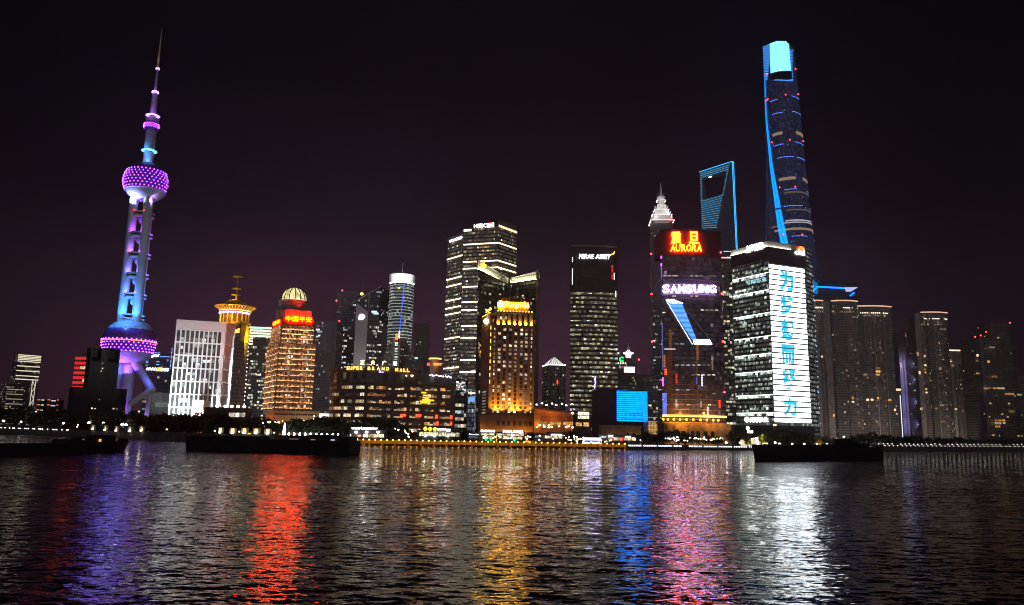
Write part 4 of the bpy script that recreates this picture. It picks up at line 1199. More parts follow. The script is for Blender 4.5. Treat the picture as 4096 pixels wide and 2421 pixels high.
# stepped pyramid building
D = 830
pf = facade('pyramid_grid', 2.0, 3.4, (0.17, 0.16, 0.16), (0.05, 0.05, 0.05), mx=0.28, z0=0.35, z1=0.35, lit=0.36, ca=(1, 0.95, 0.9), cb=(0.9, 0.95, 1), st=0.8, seed=18)
ap, bl, brr = at(1587, 1352, D), at(1519, 1480, D), at(1668, 1480, D)
r = thing('stepped_building', 'stepped pyramid building dotted with small lights, red sign on its spine', 'building', ((bl.x + brr.x) / 2, D + 10, GZ))
b = MB()
n = 13
for i in range(n):
    t0 = i / n
    za, zb = bl.z + (ap.z - bl.z) * t0, bl.z + (ap.z - bl.z) * (i + 1) / n
    xl, xr = bl.x + (ap.x - 5 - bl.x) * (t0 ** 1.25), brr.x + (ap.x + 6 - brr.x) * (t0 ** 1.1)
    b.prism([(xl, D), (ap.x, D - 10 * (1 - t0)), (xr, D), (xr, D + 26), (xl, D + 26)], za if i else B0, zb)
b.build('terraces', pf, r)
sp_ = Wall((at(1573, 1350, D - 12).x, D - 12), (at(1601, 1350, D - 12).x, D - 12))
zs = sp_.hit(1587, 1352)[1]
MB().wbox(sp_, 0, 2.0, B0, zs, -12, 0).build('spine', plain('spine_concrete', (0.34, 0.32, 0.31), 0.7), r)
MB().wbox(sp_, sp_.L - 2.0, sp_.L, B0, zs - 4, -12, 0).build('spine', plain('spine_concrete', (0.34, 0.32, 0.31), 0.7), r)
MB().wbox(sp_, 2.0, sp_.L - 2.0, B0, zs - 1, -12, -0.6).build('stair_tower', plain('stair_stone', (0.06, 0.055, 0.055), 0.6), r)
windows(r, [(sp_, 2.2, sp_.hit(1587, y)[1], sp_.L - 4.4, 1.5, P_COOL if i % 2 else P_NEUT) for i, y in enumerate((1375, 1384, 1398, 1409, 1420, 1431, 1441, 1452))])
u0, u1, z0, z1 = wall_px(sp_, 1583, 1336, 1592, 1360)
MB().wbox(sp_, u0, u1, z0, z1, 0.1, 0.9).build('sign', emit('red_vertical_sign', (1, 0.09, 0.01), 5), r)
MB().wbox(sp_, u1 + 1.0, u1 + 1.9, z0 + 2, z1 + 3, 0.1, 0.9).build('light_strip', emit('white_sign', (1, 1, 1), 8), r)

# little round roofed block with orange rim
D = 760
k = D / FPX
c0 = at(1740, 1450, D)
r = thing('orange_rimmed_block', 'small block with a flared orange lit roof rim behind the shopping mall', 'building', (c0.x, D, GZ))
zt = c0.z
z2 = at(1740, 1436, D).z
MB().lathe([(20 * k, B0), (20 * k, zt), (25 * k, z2 - 1), (25 * k, z2), (0.1, z2)], (c0.x, D), 24).build('wall', plain('flared_stone', (0.3, 0.22, 0.17), 0.7), r)
MB().lathe([(25 * k, z2 - 0.8), (25.6 * k, z2), (25 * k, z2 + 0.6)], (c0.x, D), 24).build('light_ring', emit('orange_rim', (1, 0.55, 0.12), 2.5), r)
w = Wall((at(1735, 1450, D - 6).x, D - 6), (at(1770, 1450, D - 6).x, D - 6))
text('中国银行', 'sign', emit('orange_sign', (1, 0.16, 0.02), 5), r, w, 0, w.hit(1750, 1463)[1], 2.6, w.L, off=0.2, bold=0.03)
w = Wall((at(1709, 1450, D - 2).x, D - 2), (at(1720, 1450, D - 2).x, D - 2))
MB().wbox(w, 0, w.L, w.hit(1715, 1463)[1], w.hit(1715, 1452)[1], 0.1, 0.5).build('sign', emit('red_box_sign', (1, 0.08, 0.03), 2.5), r)
lamp_light('floodlight', r, (c0.x, D - 14, z2 - 6), 1500, (1, 0.5, 0.15), 0.4)

# ---------------------------------------------------------------- shopping mall
def mall():
    D0 = 575
    pts = []
    e0, e1 = at(1330, 1500, 612), at(1462, 1490, D0)
    arc0, arc1 = Vector((e0.x, e0.y)), Vector((e1.x, e1.y))
    for i in range(9):
        t = math.pi / 2 * i / 8
        pts.append(Vector((arc1.x + (arc0.x - arc1.x) * math.cos(t), arc0.y + (arc1.y - arc0.y) * math.sin(t))))
    e2 = at(1821, 1490, 590)
    pts.append(Vector((e2.x, e2.y)))
    zt = at(1600, 1493, 580).z
    pl = [Vector((arc0.x + 3, arc0.y + 60))] + pts + [Vector((e2.x + 2, e2.y + 50))]
    stone = plain('mall_stone', (0.26, 0.17, 0.12), 0.7)
    dark = facade('mall_glass', 3.2, 5.2, (0.10, 0.07, 0.055), (0.05, 0.04, 0.035), mx=0.03, z0=0.0, z1=0.0, lit=0.10, ca=(1, 0.6, 0.25), st=0.12, seed=20, rough=0.15, dim=0.015)
    r = solid('shopping_mall', 'broad brown shopping mall with a rounded end and stacked lit floors', 'building', pl, zt, dark)
    wall_list = [Wall(pl[i], pl[i + 1]) for i in range(1, len(pl) - 2)]
    front = wall_list[-1]
    pit = 5.15
    z_top = zt - 7.5
    nfl = 8
    for j in range(nfl + 1):
        b = MB()
        zb = z_top - j * pit
        for wq in wall_list[:-1]:
            b.wbox(wq, -0.15, wq.L + 0.15, zb - 2.3 if j < nfl else B0, zb, 0.02, 1.1 + (0.25 * j if j > 4 else 0.1 * j))
        b.wbox(front, 0.4, front.L, zb - 2.3 if j < nfl else B0 + 6, zb, 0.02, 0.9)
        b.build('balcony', stone, r)
    pil = MB()
    for px in (1462, 1510 + 60, 1632, 1692, 1752, 1806):
        u, _ = front.hit(px, 1600)
        pil.wbox(front, u - 1.0, u + 1.4, B0, z_top, 0.02, 1.2)
    pil.build('pier', stone, r)
    pal = [pane('mall_window', (1, 0.66, 0.32), 1.1, 0.9, 0.8), pane('mall_amber_window', (1, 0.45, 0.14), 0.8, 0.9, 0.8), pane('mall_cream_window', (1, 0.88, 0.62), 1.3, 0.9, 0.8)]
    redp = pane('mall_red_window', (1, 0.30, 0.12), 0.45, 0.6, 0.8)
    items = []
    bays = ((1468, 1564, 0), (1576, 1628, 1), (1638, 1688, 1), (1698, 1748, 1), (1758, 1802, 1))
    for j in range(nfl):
        zb = z_top - (j + 1) * pit
        for x0, x1, kd in bays:
            u0, u1 = front.hit(x0, 1600)[0], front.hit(x1, 1600)[0]
            n = max(2, int((u1 - u0) / 2.0))
            for i in range(n):
                if rr.random() < 0.80:
                    m = rr.choice(pal)
                    if j in (1, 3) and kd == 0: m = pal[1] if j == 3 else redp
                    items.append((front, u0 + (u1 - u0) * i / n, zb + 0.25, (u1 - u0) / n - 0.10, rr.choice((2.3, 1.6, 1.0)) if j < 6 else 2.4, m))
        for wq in wall_list[:-1]:
            n = max(1, int(wq.L / 2.8))
            for i in range(n):
                if rr.random() < (0.7 if j > 3 else 0.4):
                    items.append((wq, wq.L * i / n, zb + 0.25, wq.L / n - 0.15, 2.2, pal[2] if rr.random() < .5 else pal[0]))
    windows(r, items, name='lit_window')
    # curved sign band and lettering
    bd = [Wall(a, b) for a, b in zip(pts, pts[1:])]
    off = 1.6
    sb = MB()
    zsb = at(1500, 1496, 573).z
    zst = at(1500, 1468, 573).z
    sw = Wall(bd[2].pt(0, 0, off).xy, front.pt(front.hit(1672, 1490)[0], 0, off).xy)
    A, Bq = Vector(sw.a), Vector(sw.b)
    bulge = []
    for i in range(13):
        t = i / 12
        q = A + (Bq - A) * t + sw.n * (6.0 * 4 * t * (1 - t))
        bulge.append(q)
    for a, b in zip(bulge, bulge[1:]):
        wq = Wall(a, b)
        sb.wbox(wq, -0.05, wq.L + 0.05, zt - 7.3, zst, -4, 0)
    sb.poly([(q.x, q.y, zst - 0.4) for q in bulge] + [(Bq.x, Bq.y + 30, zst - 0.4), (A.x, A.y + 30, zst - 0.4)])
    sb.build('sign_band', stone, r)
    # letters one by one round the curve
    eg = emit('gold_letter', (1, 0.62, 0.12), 2.6)
    ec = emit('cream_letter', (1, 0.85, 0.45), 4.5)
    bw = [Wall(a, b) for a, b in zip(bulge, bulge[1:])]
    def put(ch, px, py0, py1, wpx, m, name):
        for wq in bw:
            u, z0 = wq.hit(px, py1)
            if 0 <= u <= wq.L:
                u2, z1 = wq.hit(px, py0)
                u3, _ = wq.hit(px + wpx, py0)
                text(ch, name, m, r, wq, u - (u3 - u) / 2, z0, z1 - z0, abs(u3 - u), off=0.25, bold=0.02)
                return
    for ch, x, y in zip('SUPERBRANDMALL', (1392, 1404, 1418, 1431, 1446, 1477, 1494, 1514, 1533, 1551, 1587, 1604, 1619, 1633), (1473, 1473, 1473, 1473, 1473, 1474, 1474, 1474, 1475, 1476, 1479, 1481, 1481.5, 1482)):
        put(ch, x, y - 6.8, y + 6.8, 11.5, eg, 'letter')
    for ch, x, y in zip('正大广场', (1450, 1492, 1537, 1580), (1450, 1451, 1453, 1455)):
        put(ch, x, y - 9, y + 9, 17, ec, 'letter')
    # glass rotunda floor under the band, blue star lights, roof terrace lights, gold LED figure, red signs
    for px in (1427, 1465, 1471, 1499, 1517, 1594, 1626, 1646, 1651):
        for wq in bw:
            u, z_ = wq.hit(px, 1494 if px < 1600 else 1497)
            if 0 <= u <= wq.L: MB().ball(wq.pt(u, z_ - 1.2, 0.5), 0.45, 8, 5).build('lamp', emit('terrace_lamp', (1, 0.9, 0.75), 6), r)
    for px, py, s in ((1523, 1490, 0.9), (1527, 1496, 1.0), (1531, 1502, 0.9), (1527, 1503, 0.7), (1535, 1491, 0.5)):
        u, z_ = bw[5].hit(px, py)
        MB().ball(bw[5].pt(u, z_, 1.6), s * 0.9, 8, 5, 1.6).build('star_lamp', emit('blue_star', (0.25, 0.2, 1), 8), r)
    for i in range(15):
        px = 1720 + i * 6 + rr.uniform(-2, 2)
        u, z_ = front.hit(px, 1500 + i * 0.7 + rr.uniform(-3, 3))
        MB().ball(front.pt(u, z_, 1.0), rr.uniform(0.4, 0.8), 8, 5, 0.7).build('roof_lamp', emit('ice_lamp', (0.5, 0.55, 1), 7) if i % 3 else emit('terrace_lamp', (1, 0.9, 0.75), 6), r)
    gg = emit('yellow_led', (1, 0.62, 0.03), 1.6)
    fg = MB()
    for x0, y0, x1, y1 in ((1685, 1571, 1704, 1572), (1692, 1582, 1722, 1584), (1690, 1590, 1712, 1595), (1688, 1600, 1735, 1603), (1678, 1606, 1720, 1608), (1700, 1595, 1718, 1600), (1682, 1611, 1708, 1612)):
        u0, z0 = front.hit(x0, y0); u1, z1 = front.hit(x1, y1)
        fg.tube([front.pt(u0, z0, 1.6), front.pt(u1, z1, 1.6)], 0.55, 5)
    fg.build('led_figure', gg, r)
    er = emit('red_shop_sign', (1, 0.06, 0.02), 3.0)
    for x0, y0, x1, y1 in ((1602, 1657, 1623, 1666), (1662, 1658, 1684, 1667), (1741, 1660, 1750, 1675), (1799, 1662, 1808, 1677), (1745, 1686, 1753, 1702), (1799, 1688, 1807, 1702)):
        u0, u1, z0, z1 = wall_px(front, x0, y0, x1, y1)
        MB().wbox(front, u0, u1, z0, z1, 0.9, 1.6).build('shop_sign', er, r)
    rooftop(r, [Vector((q.x, q.y)) for q in pl[3:]], zt, rr, 5)
    # bright media corner beyond the right end
    w = Wall(Vector((e2.x + 0.3, e2.y + 3)), Vector((at(1873, 1500, 596).x, 597)))
    r2 = solid('media_block', 'glass corner block with scattered coloured screens joining the mall to the bank towers', 'building', block([w.a, w.b], 40), at(1840, 1516, 594).z, facade('media_glass', 2.4, 4.0, (0.06, 0.06, 0.07), (0.03, 0.03, 0.04), lit=0.3, ca=(0.7, 0.8, 1), cb=(1, 0.9, 0.8), st=0.6, seed=21))
    its = []
    for i in range(26):
        px, py = rr.uniform(1824, 1868), rr.uniform(1530, 1575)
        u, z_ = w.hit(px, py)
        its.append((w, u, z_, rr.uniform(1, 2.4), rr.uniform(0.6, 1.6), rr.choice([pane('pink_screen', (1, 0.5, 0.5), 1.4), P_COOL, P_NEUT])))
    for j in range(4):
        for i in range(4): its.append((w, 0.5 + i * w.L / 4.2, GZ + 10 + j * 5.2, w.L / 5, 2.2, rr.choice([P_NEUT, P_COOL, P_WARM])))
    windows(r2, [q for q in its if 0 < q[1] < w.L - 2.5])
    w = Wall(Vector((at(1872, 1600, 640).x, 640)), Vector((at(1900, 1600, 640).x, 640)))
    r3 = solid('glass_entrance_hall', 'pale blue lit glass hall at the foot of the tall bank towers', 'building', block([w.a, w.b], 20), at(1885, 1560, 640).z, facade('entrance_glass', 1.6, 3.6, (0.2, 0.22, 0.25), (0.1, 0.12, 0.16), mx=0.1, z0=0.1, z1=0.1, lit=0.5, ca=(0.5, 0.7, 1), cb=(0.9, 0.95, 1), st=1.0, seed=22, dim=0.12))
    MB().wbox(w, 0.3, w.L - 0.3, w.hit(1885, 1607)[1], w.hit(1885, 1590)[1], 0.02, 0.3).build('screen', emit('blue_screen_small', (0.15, 0.4, 1), 1.2), r3)
    MB().wbox(w, 0, w.L, w.hit(1885, 1574)[1], w.hit(1885, 1571)[1], 0.02, 0.4).build('light_band', E_BAND, r3)
mall()

# ---------------------------------------------------------------- banded bank towers
def bank_towers():
    P_BANK = pane('bank_window', (1, 0.66, 0.36), 0.75)
    fm = facade('bank_glass', 1.5, 4.0, (0.11, 0.10, 0.09), (0.05, 0.048, 0.045), mx=0.10, z0=0.18, z1=0.25, lit=0.16, ca=(1, 0.70, 0.38), cb=(1, 0.92, 0.78), st=0.45, seed=24, dim=0.11)
    D = 800
    cs, z = corners(D, [(1995, 905), (1855, 914), (2067, 932)])
    pl = [cs[1], cs[0], cs[2]]
    pl.append(pl[0] + pl[2] - pl[1] + Vector((0, 10)))
    r = solid('bank_tower', 'tallest tower of the middle, banded with cream light and topped by a white sign', 'building', pl, z, fm)
    wA, wB = Wall(pl[0], pl[1]), Wall(pl[1], pl[2])
    zc = wB.hit(2000, 876)[1]
    MB().prism([pl[1] + Vector((0.4, 0.6)), pl[2] + Vector((-0.2, 0.4)), pl[2] + Vector((-2, 26)), pl[1] + Vector((-2, 26))], z, zc).build('crown', facade('bank_crown', 1.6, 9, (0.16, 0.15, 0.14), (0.07, 0.065, 0.06), mx=0.15, z0=0.05, z1=0.05, lit=0, st=0, seed=25, dim=0.03), r)
    for py in (978, 1048, 1075):
        z0 = wA.hit(1920, py)[1]
        band(r, wA, 0.5, wA.L, z0, 1.15, E_BAND, d=0.6)
        if py == 978 or True: band(r, wB, 0, wB.L - 0.5, z0, 1.15, E_BAND, d=0.6)
    for py in (1150, 1211, 1243, 1307, 1355, 1443, 1491, 1568):
        z0 = wA.hit(1875, py)[1]
        band(r, wA, 0.5, wA.L * 0.62, z0, 1.15, E_BAND, d=0.6)
    z0 = wB.hit(2030, 917)[1]
    band(r, wB, 0, wB.L, z0 - 1, 2.2, emit('crown_band', (1, 0.68, 0.40), 1.6), d=0.6)
    band(r, wA, 0.3, wA.L * 0.22, z - 3.5, 2.0, E_BAND, d=0.6)
    # sign: letters and the hourglass emblem
    u0, u1, z0, z1 = wall_px(wA, 1897, 896, 1947, 911)
    text('HSBC', 'sign', emit('white_sign_bright', (1, 1, 1), 7), r, wA, u0, z0, z1 - z0, u1 - u0, bold=0.0)
    u0, u1, z0, z1 = wall_px(wA, 1949, 893, 1976, 909)
    um, zm = (u0 + u1) / 2, (z0 + z1) / 2
    MB().wbox(wA, u0, u1, z0, z1, 0.3, 0.5).build('emblem', emit('white_sign_bright', (1, 1, 1), 7), r)
    em = MB(); o1, o2 = 0.56, 0.9
    q = (u1 - u0) * 0.26
    for tri in (((u0, zm), (u0 + q, z0), (u0 + q, z1)), ((u1, zm), (u1 - q, z0), (u1 - q, z1)), ((um, zm), (u0 + q, z1), (u1 - q, z1)), ((um, zm), (u0 + q, z0), (u1 - q, z0))):
        em.poly([wA.pt(a, b, o2) for a, b in tri])
    em.build('emblem_red', emit('red_emblem_bright', (1, 0.05, 0.05), 9), r)
    its = []
    for w, u0, u1, f in ((wA, 1, wA.L - 1, 0.3), (wB, 1, wB.L - 1, 0.08)):
        its += grid(w, u0, u1, wA.hit(1920, 1085)[1], z - 10, 2.9, 4.0, f, [P_BANK, P_BANK, P_WARM], 2.2, 1.6, rr, 0.55)
    its += grid(wA, 1, wA.L * 0.6, GZ + 40, wA.hit(1920, 1100)[1], 2.9, 4.0, 0.16, [P_BANK, P_DIM, P_COOL, P_DIM], 2.4, 1.5, rr, 0.65)
    windows(r, its)
    # its lower neighbour on the left
    D2 = 840
    c2, z2 = corners(D2, [(1852, 945), (1791, 965)])
    pl2 = block([c2[1], c2[0]], 40)
    r2 = solid('bank_tower', 'lower banded tower with a short white roof sign leaning against the tallest bank tower', 'building', pl2, z2, fm)
    w2 = Wall(pl2[0], pl2[1])
    parapet(r2, pl2, z2, 3, M_STEEL)
    for py in (1032, 1115, 1143, 1201, 1231, 1256, 1353, 1473):
        band(r2, w2, 0.4, w2.L, w2.hit(1820, py)[1], 1.2, E_BAND, d=0.6)
    u0, u1, z0, z1 = wall_px(w2, 1801, 953, 1849, 963)
    text('HSBC汇丰', 'sign', emit('white_sign', (1, 1, 1), 8), r2, w2, u0, z0, z1 - z0, u1 - u0, bold=0.05)
    windows(r2, grid(w2, 1, w2.L - 1, GZ + 40, z2 - 6, 2.9, 4.0, 0.18, [P_BANK, P_DIM, P_COOL, P_DIM], 2.4, 1.5, rr, 0.65))
    for px in (1803, 1842, 1850):
        u, _ = w2.hit(px, 950)
        MB().tube([w2.pt(u, z2, -3), w2.pt(u, z2 + 7, -3)], 0.3, 5).build('mast', M_STEEL, r2)
bank_towers()

# V roofed tower
def v_tower():
    D = 690
    a, n_, c = at(1914, 1040, D - 6), at(2041, 1112, D + 26), at(2156, 1083, D)
    pA, pN, pC = Vector((a.x, a.y)), Vector((n_.x, n_.y)), Vector((c.x, c.y))
    dk = facade('smoked_glass', 2.2, 3.9, (0.055, 0.05, 0.045), (0.03, 0.028, 0.026), mx=0.10, lit=0.06, ca=(1, 0.75, 0.4), st=0.7, seed=27, dim=0.022)
    r = thing('slant_crowned_tower', 'smoked glass tower whose lit glass crowns slope down to a central notch', 'building', (pN.x, D + 15, GZ))
    c0, c1, c2 = at(1918, 1079, D - 6).z, at(2037, 1142, D + 26).z, at(2044, 1135, D + 26).z
    c3 = at(2156, 1118, D).z
    MB().prism([pA, pN, pN + Vector((0, 30)), pA + Vector((0, 50))], B0, [c0, c1, c1, c0]).build('wall', dk, r)
    MB().prism([pN + Vector((0.2, 0)), pC, pC + Vector((0, 40)), pN + Vector((0.2, 30))], B0, [c2, c3, c3, c2]).build('wall', dk, r)
    wA, wC = Wall(pA, pN), Wall(pN, pC)
    m, nt, b = _new('lit_crown_glass')
    uv = nt.nodes.new('ShaderNodeUVMap'); uv.uv_map = 'uv'
    sx = nt.nodes.new('ShaderNodeSeparateXYZ'); nt.links.new(uv.outputs[0], sx.inputs[0])
    g1 = _math(nt, 'GREATER_THAN', _math(nt, 'FRACT', _math(nt, 'DIVIDE', sx.outputs[0], 2.6)), 0.12)
    g2 = _math(nt, 'GREATER_THAN', _math(nt, 'FRACT', _math(nt, 'DIVIDE', sx.outputs[1], 2.6)), 0.12)
    b.inputs['Base Color'].default_value = (0.75, 0.72, 0.6, 1)
    b.inputs['Roughness'].default_value = 0.5
    mm = nt.nodes.new('ShaderNodeMix'); mm.data_type = 'RGBA'; mm.inputs[6].default_value = (0.12, 0.11, 0.09, 1); mm.inputs[7].default_value = (0.75, 0.72, 0.58, 1)
    nt.links.new(_math(nt, 'MULTIPLY', g1, g2), mm.inputs[0]); nt.links.new(mm.outputs[2], b.inputs['Base Color'])
    e_c = emit('crown_uplight', (1, 0.95, 0.62), 200, True)
    for w, zb0, zb1, zt0, zt1 in ((wA, c0, c1, a.z, n_.z - 0.5), (wC, c2, c3, at(2044, 1111, D + 26).z, c.z)):
        q = MB()
        P = lambda u, z, o: w.pt(u, z, o)
        L = w.L
        q.poly([P(0, zb0 - 0.3, -1.2), P(L, zb1 - 0.3, -1.2), P(L, zt1, -1.2), P(0, zt0, -1.2)], [(0, 0), (L, 0), (L, zt1 - zb1), (0, zt0 - zb0)])
        q.poly([P(0, zt0, -1.2), P(L, zt1, -1.2), P(L, zt1, -2.2), P(0, zt0, -2.2)])
        q.poly([P(L, zb1, -2.2), P(0, zb0, -2.2), P(0, zt0, -2.2), P(L, zt1, -2.2)])
        q.build('crown', m, r)
        s = MB()
        s.poly([P(0.5, zb0 + 0.1, -0.1), P(L - 0.5, zb1 + 0.1, -0.1), P(L - 0.5, zb1 + 0.1, -0.6), P(0.5, zb0 + 0.1, -0.6)])
        s.build('light_strip', e_c, r)
        MB().tube([P(0, zb0, 0.1), P(L, zb1, 0.1)], 0.45, 6).build('ledge', M_STEEL, r)
        MB().tube([P(0, zt0, -1.2), P(L, zt1, -1.2)], 0.35, 6).build('rim', M_STEEL, r)
    MB().wbox(wC, -1.3, 1.0, B0, c2 + 4, 0.02, 0.8).build('fin', M_STEEL, r)
    MB().wbox(wC, wC.L - 2.6, wC.L + 1.0, B0, c.z + 1, 0.02, 0.8).build('fin', plain('fin_steel', (0.26, 0.23, 0.21), 0.4), r)
    u0, u1, z0, z1 = wall_px(wA, 1924, 1049, 1944, 1072)
    s = MB(); g = (z1 - z0) / 5
    for t in (0.5, 1.5, 2.5, 3.5, 4.5):
        s.wbox(wA, u0 + (u1 - u0) * (0.3 if t in (0.5, 4.5) else 0.0), u1 - (u1 - u0) * (0.3 if t in (0.5, 4.5) else 0), z0 + g * (t - 0.5), z0 + g * (t - 0.5) + g * 0.5, 0.1, 0.5)
    s.wbox(wA, (u0 + u1) / 2 - 0.5, (u0 + u1) / 2 + 0.5, z0, z1, 0.1, 0.6)
    s.build('emblem', emit('yellow_emblem_big', (1, 0.75, 0.02), 2), r)
    windows(r, [(wq, wq.hit(px, py)[0], wq.hit(px, py)[1], 2.2, 1.2, P_WARM) for wq, px, py in ((wA, 1955, 1178), (wA, 1998, 1180), (wC, 2088, 1186), (wC, 2130, 1200), (wA, 1940, 1240), (wC, 2093, 1197))])
    its = []
    for px, py in ((1908, 1386), (1913, 1386), (1906, 1412), (1912, 1412), (1916, 1420), (1908, 1424)):
        u, z_ = wA.hit(px + 8, py)
        its.append((wA, max(0.2, u), z_, 1.8, 2.2, P_AMBER))
    windows(r, its, name='amber_window')
v_tower()

# ---------------------------------------------------------------- grand hotel, gold crown and orange washed foot
def hotel():
    D = 575
    stone = plain('brown_hotel_stone', (0.27, 0.17, 0.125), 0.75, var=0.15)
    l, m_, c = at(1926, 1330, D + 26), at(1961, 1300, D), at(2140, 1306, D + 4)
    pl = [Vector((l.x, l.y)), Vector((m_.x, m_.y)), Vector((c.x, c.y))]
    pl.append(pl[0] + pl[2] - pl[1])
    z = m_.z
    r = solid('grand_hotel', 'brown hotel tower with gold uplit crown, bright roof sign and orange foot', 'building', pl, z, stone)
    wS, wF = Wall(pl[0], pl[1]), Wall(pl[1], pl[2])
    gold = plain('ochre_stone', (0.62, 0.40, 0.16), 0.7, var=0.1)
    # crown pavilion
    u0, _ = wF.hit(1988, 1300); u1, _ = wF.hit(2129, 1300)
    zt = wF.hit(2060, 1251)[1]
    pav = MB()
    pav.wbox(wF, u0, u1, z, zt - 0.6, -16, -1.4)
    pav.build('crown_block', plain('crown_glass', (0.08, 0.05, 0.035), 0.3), r)
    MB().wbox(wF, u0 - 1.0, u1 + 1.0, zt - 0.7, zt + 0.5, -16, 0.8).build('cornice', gold, r)
    MB().wbox(wF, u0 - 1.0, u1 + 1.0, z - 0.7, z + 0.5, -16, 0.9).build('cornice', stone, r)
    for i in range(4):
        zz_ = z + (zt - z) * (0.2 + 0.2 * i)
        MB().wbox(wF, u0, u1, zz_, zz_ + 0.25, -1.4, -1.0).build('sill', stone, r)
    n = 7
    for i in range(n):
        u = u0 + (u1 - u0) * (i + 0.22) / (n - 0.56)
        MB().wbox(wF, u - 1.1, u + 1.1, z + 0.5, zt - 0.7, -1.3, 0.15).build('pilaster', gold, r)
        MB().wbox(wF, u - 0.5, u + 0.5, z + 0.5, z + 0.8, 0.65, 0.85).build('lamp', emit('pilaster_lamp', (1, 0.55, 0.08), 60, True), r)
        lamp_light('floodlight', r, wF.pt(u, z + 1.7, 1.2), 620, (1, 0.62, 0.10), 0.15)
    for u in (2001, 2020):
        uu, z_ = wF.hit(u, 1276)
        MB().wbox(wF, uu, uu + 1.5, z_, z_ + 2.0, -1.35, -1.15).build('window', P_NEUT, r)
    for i in range(12):
        u = u0 + (u1 - u0) * (0.02 + i * 0.088)
        MB().ball(wF.pt(u, zt + 1.0, -0.2), 0.48, 8, 5, 0.9).build('cornice_lamp', emit('cornice_bulb', (1, 0.60, 0.10), 6), r)
    # urns on the shoulders
    for px in (1972, 2138):
        u, z_ = wF.hit(px, 1300)
        c_ = wF.pt(u, z, -3)
        MB().lathe([(0.8, z), (1.0, z + 2), (2.0, z + 4.2), (2.4, z + 5), (0.1, z + 5.1)], (c_.x, c_.y), 14).build('urn', plain('red_urn', (0.5, 0.15, 0.08), 0.6), r)
    # side face crown
    zs1 = wS.hit(1945, 1262)[1]
    MB().wbox(wS, wS.L * 0.1, wS.L * 0.95, z, zt - 2, -10, -0.5).build('crown_block', plain('crown_glass', (0.08, 0.05, 0.035), 0.3), r)
    MB().wbox(wS, wS.L * 0.05, wS.L, zt - 2, zt - 1.0, -10, 0.8).build('cornice', gold, r)
    for i in range(6):
        u = wS.L * (0.12 + 0.16 * i)
        MB().wbox(wS, u - 0.9, u + 0.9, z + 0.4, zt - 2, -0.5, 0.2).build('pilaster', gold, r)
        MB().ball(wS.pt(u, zt - 0.5, 0), 0.48, 8, 5, 0.9).build('cornice_lamp', emit('cornice_bulb', (1, 0.60, 0.10), 6), r)
    lamp_light('floodlight', r, wS.pt(wS.L * 0.75, z + 4, 3.5), 2400, (1, 0.66, 0.14), 1.2)
    MB().ball(wS.pt(wS.L * 0.75, z + 3.6, 1.5), 1.9, 12, 8, 1.2).build('lamp', emit('side_flood', (1, 0.85, 0.5), 7), r)
    # roof sign
    q0, q1 = wF.hit(1993, 1240)[0], wF.hit(2117, 1240)[0]
    zb0, zb1 = wF.hit(2055, 1243)[1], wF.hit(2055, 1198)[1]
    hip = MB()
    hz = wF.hit(2060, 1192)[1]
    hip.wbox(wF, q0, q1, zt + 0.4, zb1 - 1.2, -7, -3.5)
    hip.build('sign_wall', plain('ochre_sign_wall', (0.36, 0.17, 0.05), 0.7), r)
    hp = [wF.pt(a, zb1 - 1.2, o) for a, o in ((q0, -3.5), (q1, -3.5), (q1, -14), (q0, -14))]
    ht = [wF.pt(a, hz + 1, o) for a, o in ((q0 + 5, -7), (q1 - 5, -7), (q1 - 5, -10), (q0 + 5, -10))]
    b = MB()
    for i in range(4): b.poly([hp[i], hp[(i + 1) % 4], ht[(i + 1) % 4], ht[i]])
    b.poly(ht)
    b.build('roof', plain('ochre_roof', (0.32, 0.13, 0.04), 0.7), r)
    es = emit('gold_roof_sign', (1, 0.50, 0.02), 50, True)
    x0, x1, z0, z1 = wall_px(wF, 2019, 1205, 2118, 1231)
    text('Shangri-La', 'roof_sign', es, r, wF, x0, z0, z1 - z0, x1 - x0, off=-2.6, bold=0.008, slant=0.12)
    x0, x1, z0, z1 = wall_px(wF, 1992, 1201, 2017, 1229)
    xm, zm = (x0 + x1) / 2, (z0 + z1) / 2
    em = MB()
    hexa = [(math.cos(R(30 + 60 * i)), math.sin(R(30 + 60 * i))) for i in range(6)]
    rx, rz_ = (x1 - x0) * 0.56, (z1 - z0) * 0.5
    for i in range(6):
        a, b2 = hexa[i], hexa[(i + 1) % 6]
        em.poly([wF.pt(xm + rx * a[0], zm + rz_ * a[1], -2.2), wF.pt(xm + rx * b2[0], zm + rz_ * b2[1], -2.2), wF.pt(xm + rx * .42 * b2[0], zm + rz_ * .42 * b2[1], -2.2), wF.pt(xm + rx * .42 * a[0], zm + rz_ * .42 * a[1], -2.2)])
        em.poly([wF.pt(xm + rx * .28 * a[0], zm + rz_ * .28 * a[1], -2.2), wF.pt(xm + rx * .28 * b2[0], zm + rz_ * .28 * b2[1], -2.2), wF.pt(xm, zm, -2.2)])
    em.build('roof_emblem', emit('gold_roof_emblem', (1, 0.52, 0.03), 85, True), r)
    e2 = emit('yellow_side_sign', (1, 0.75, 0.08), 4)
    text('Shangri-La', 'roof_sign', e2, r, wS, wS.L * 0.35, zt + 1, 3.2, wS.L * 0.6, off=-1, bold=0.02)
    # windows of the shaft
    its = []
    cols = [1976, 1996, 2017, 2040, 2062, 2085, 2104, 2125]
    dark = plain('dark_pane', (0.02, 0.02, 0.02), 0.2)
    pw_ = [P_WARM, P_NEUT, P_WARM, pane('hotel_amber_window', (1, 0.55, 0.22), 0.7)]
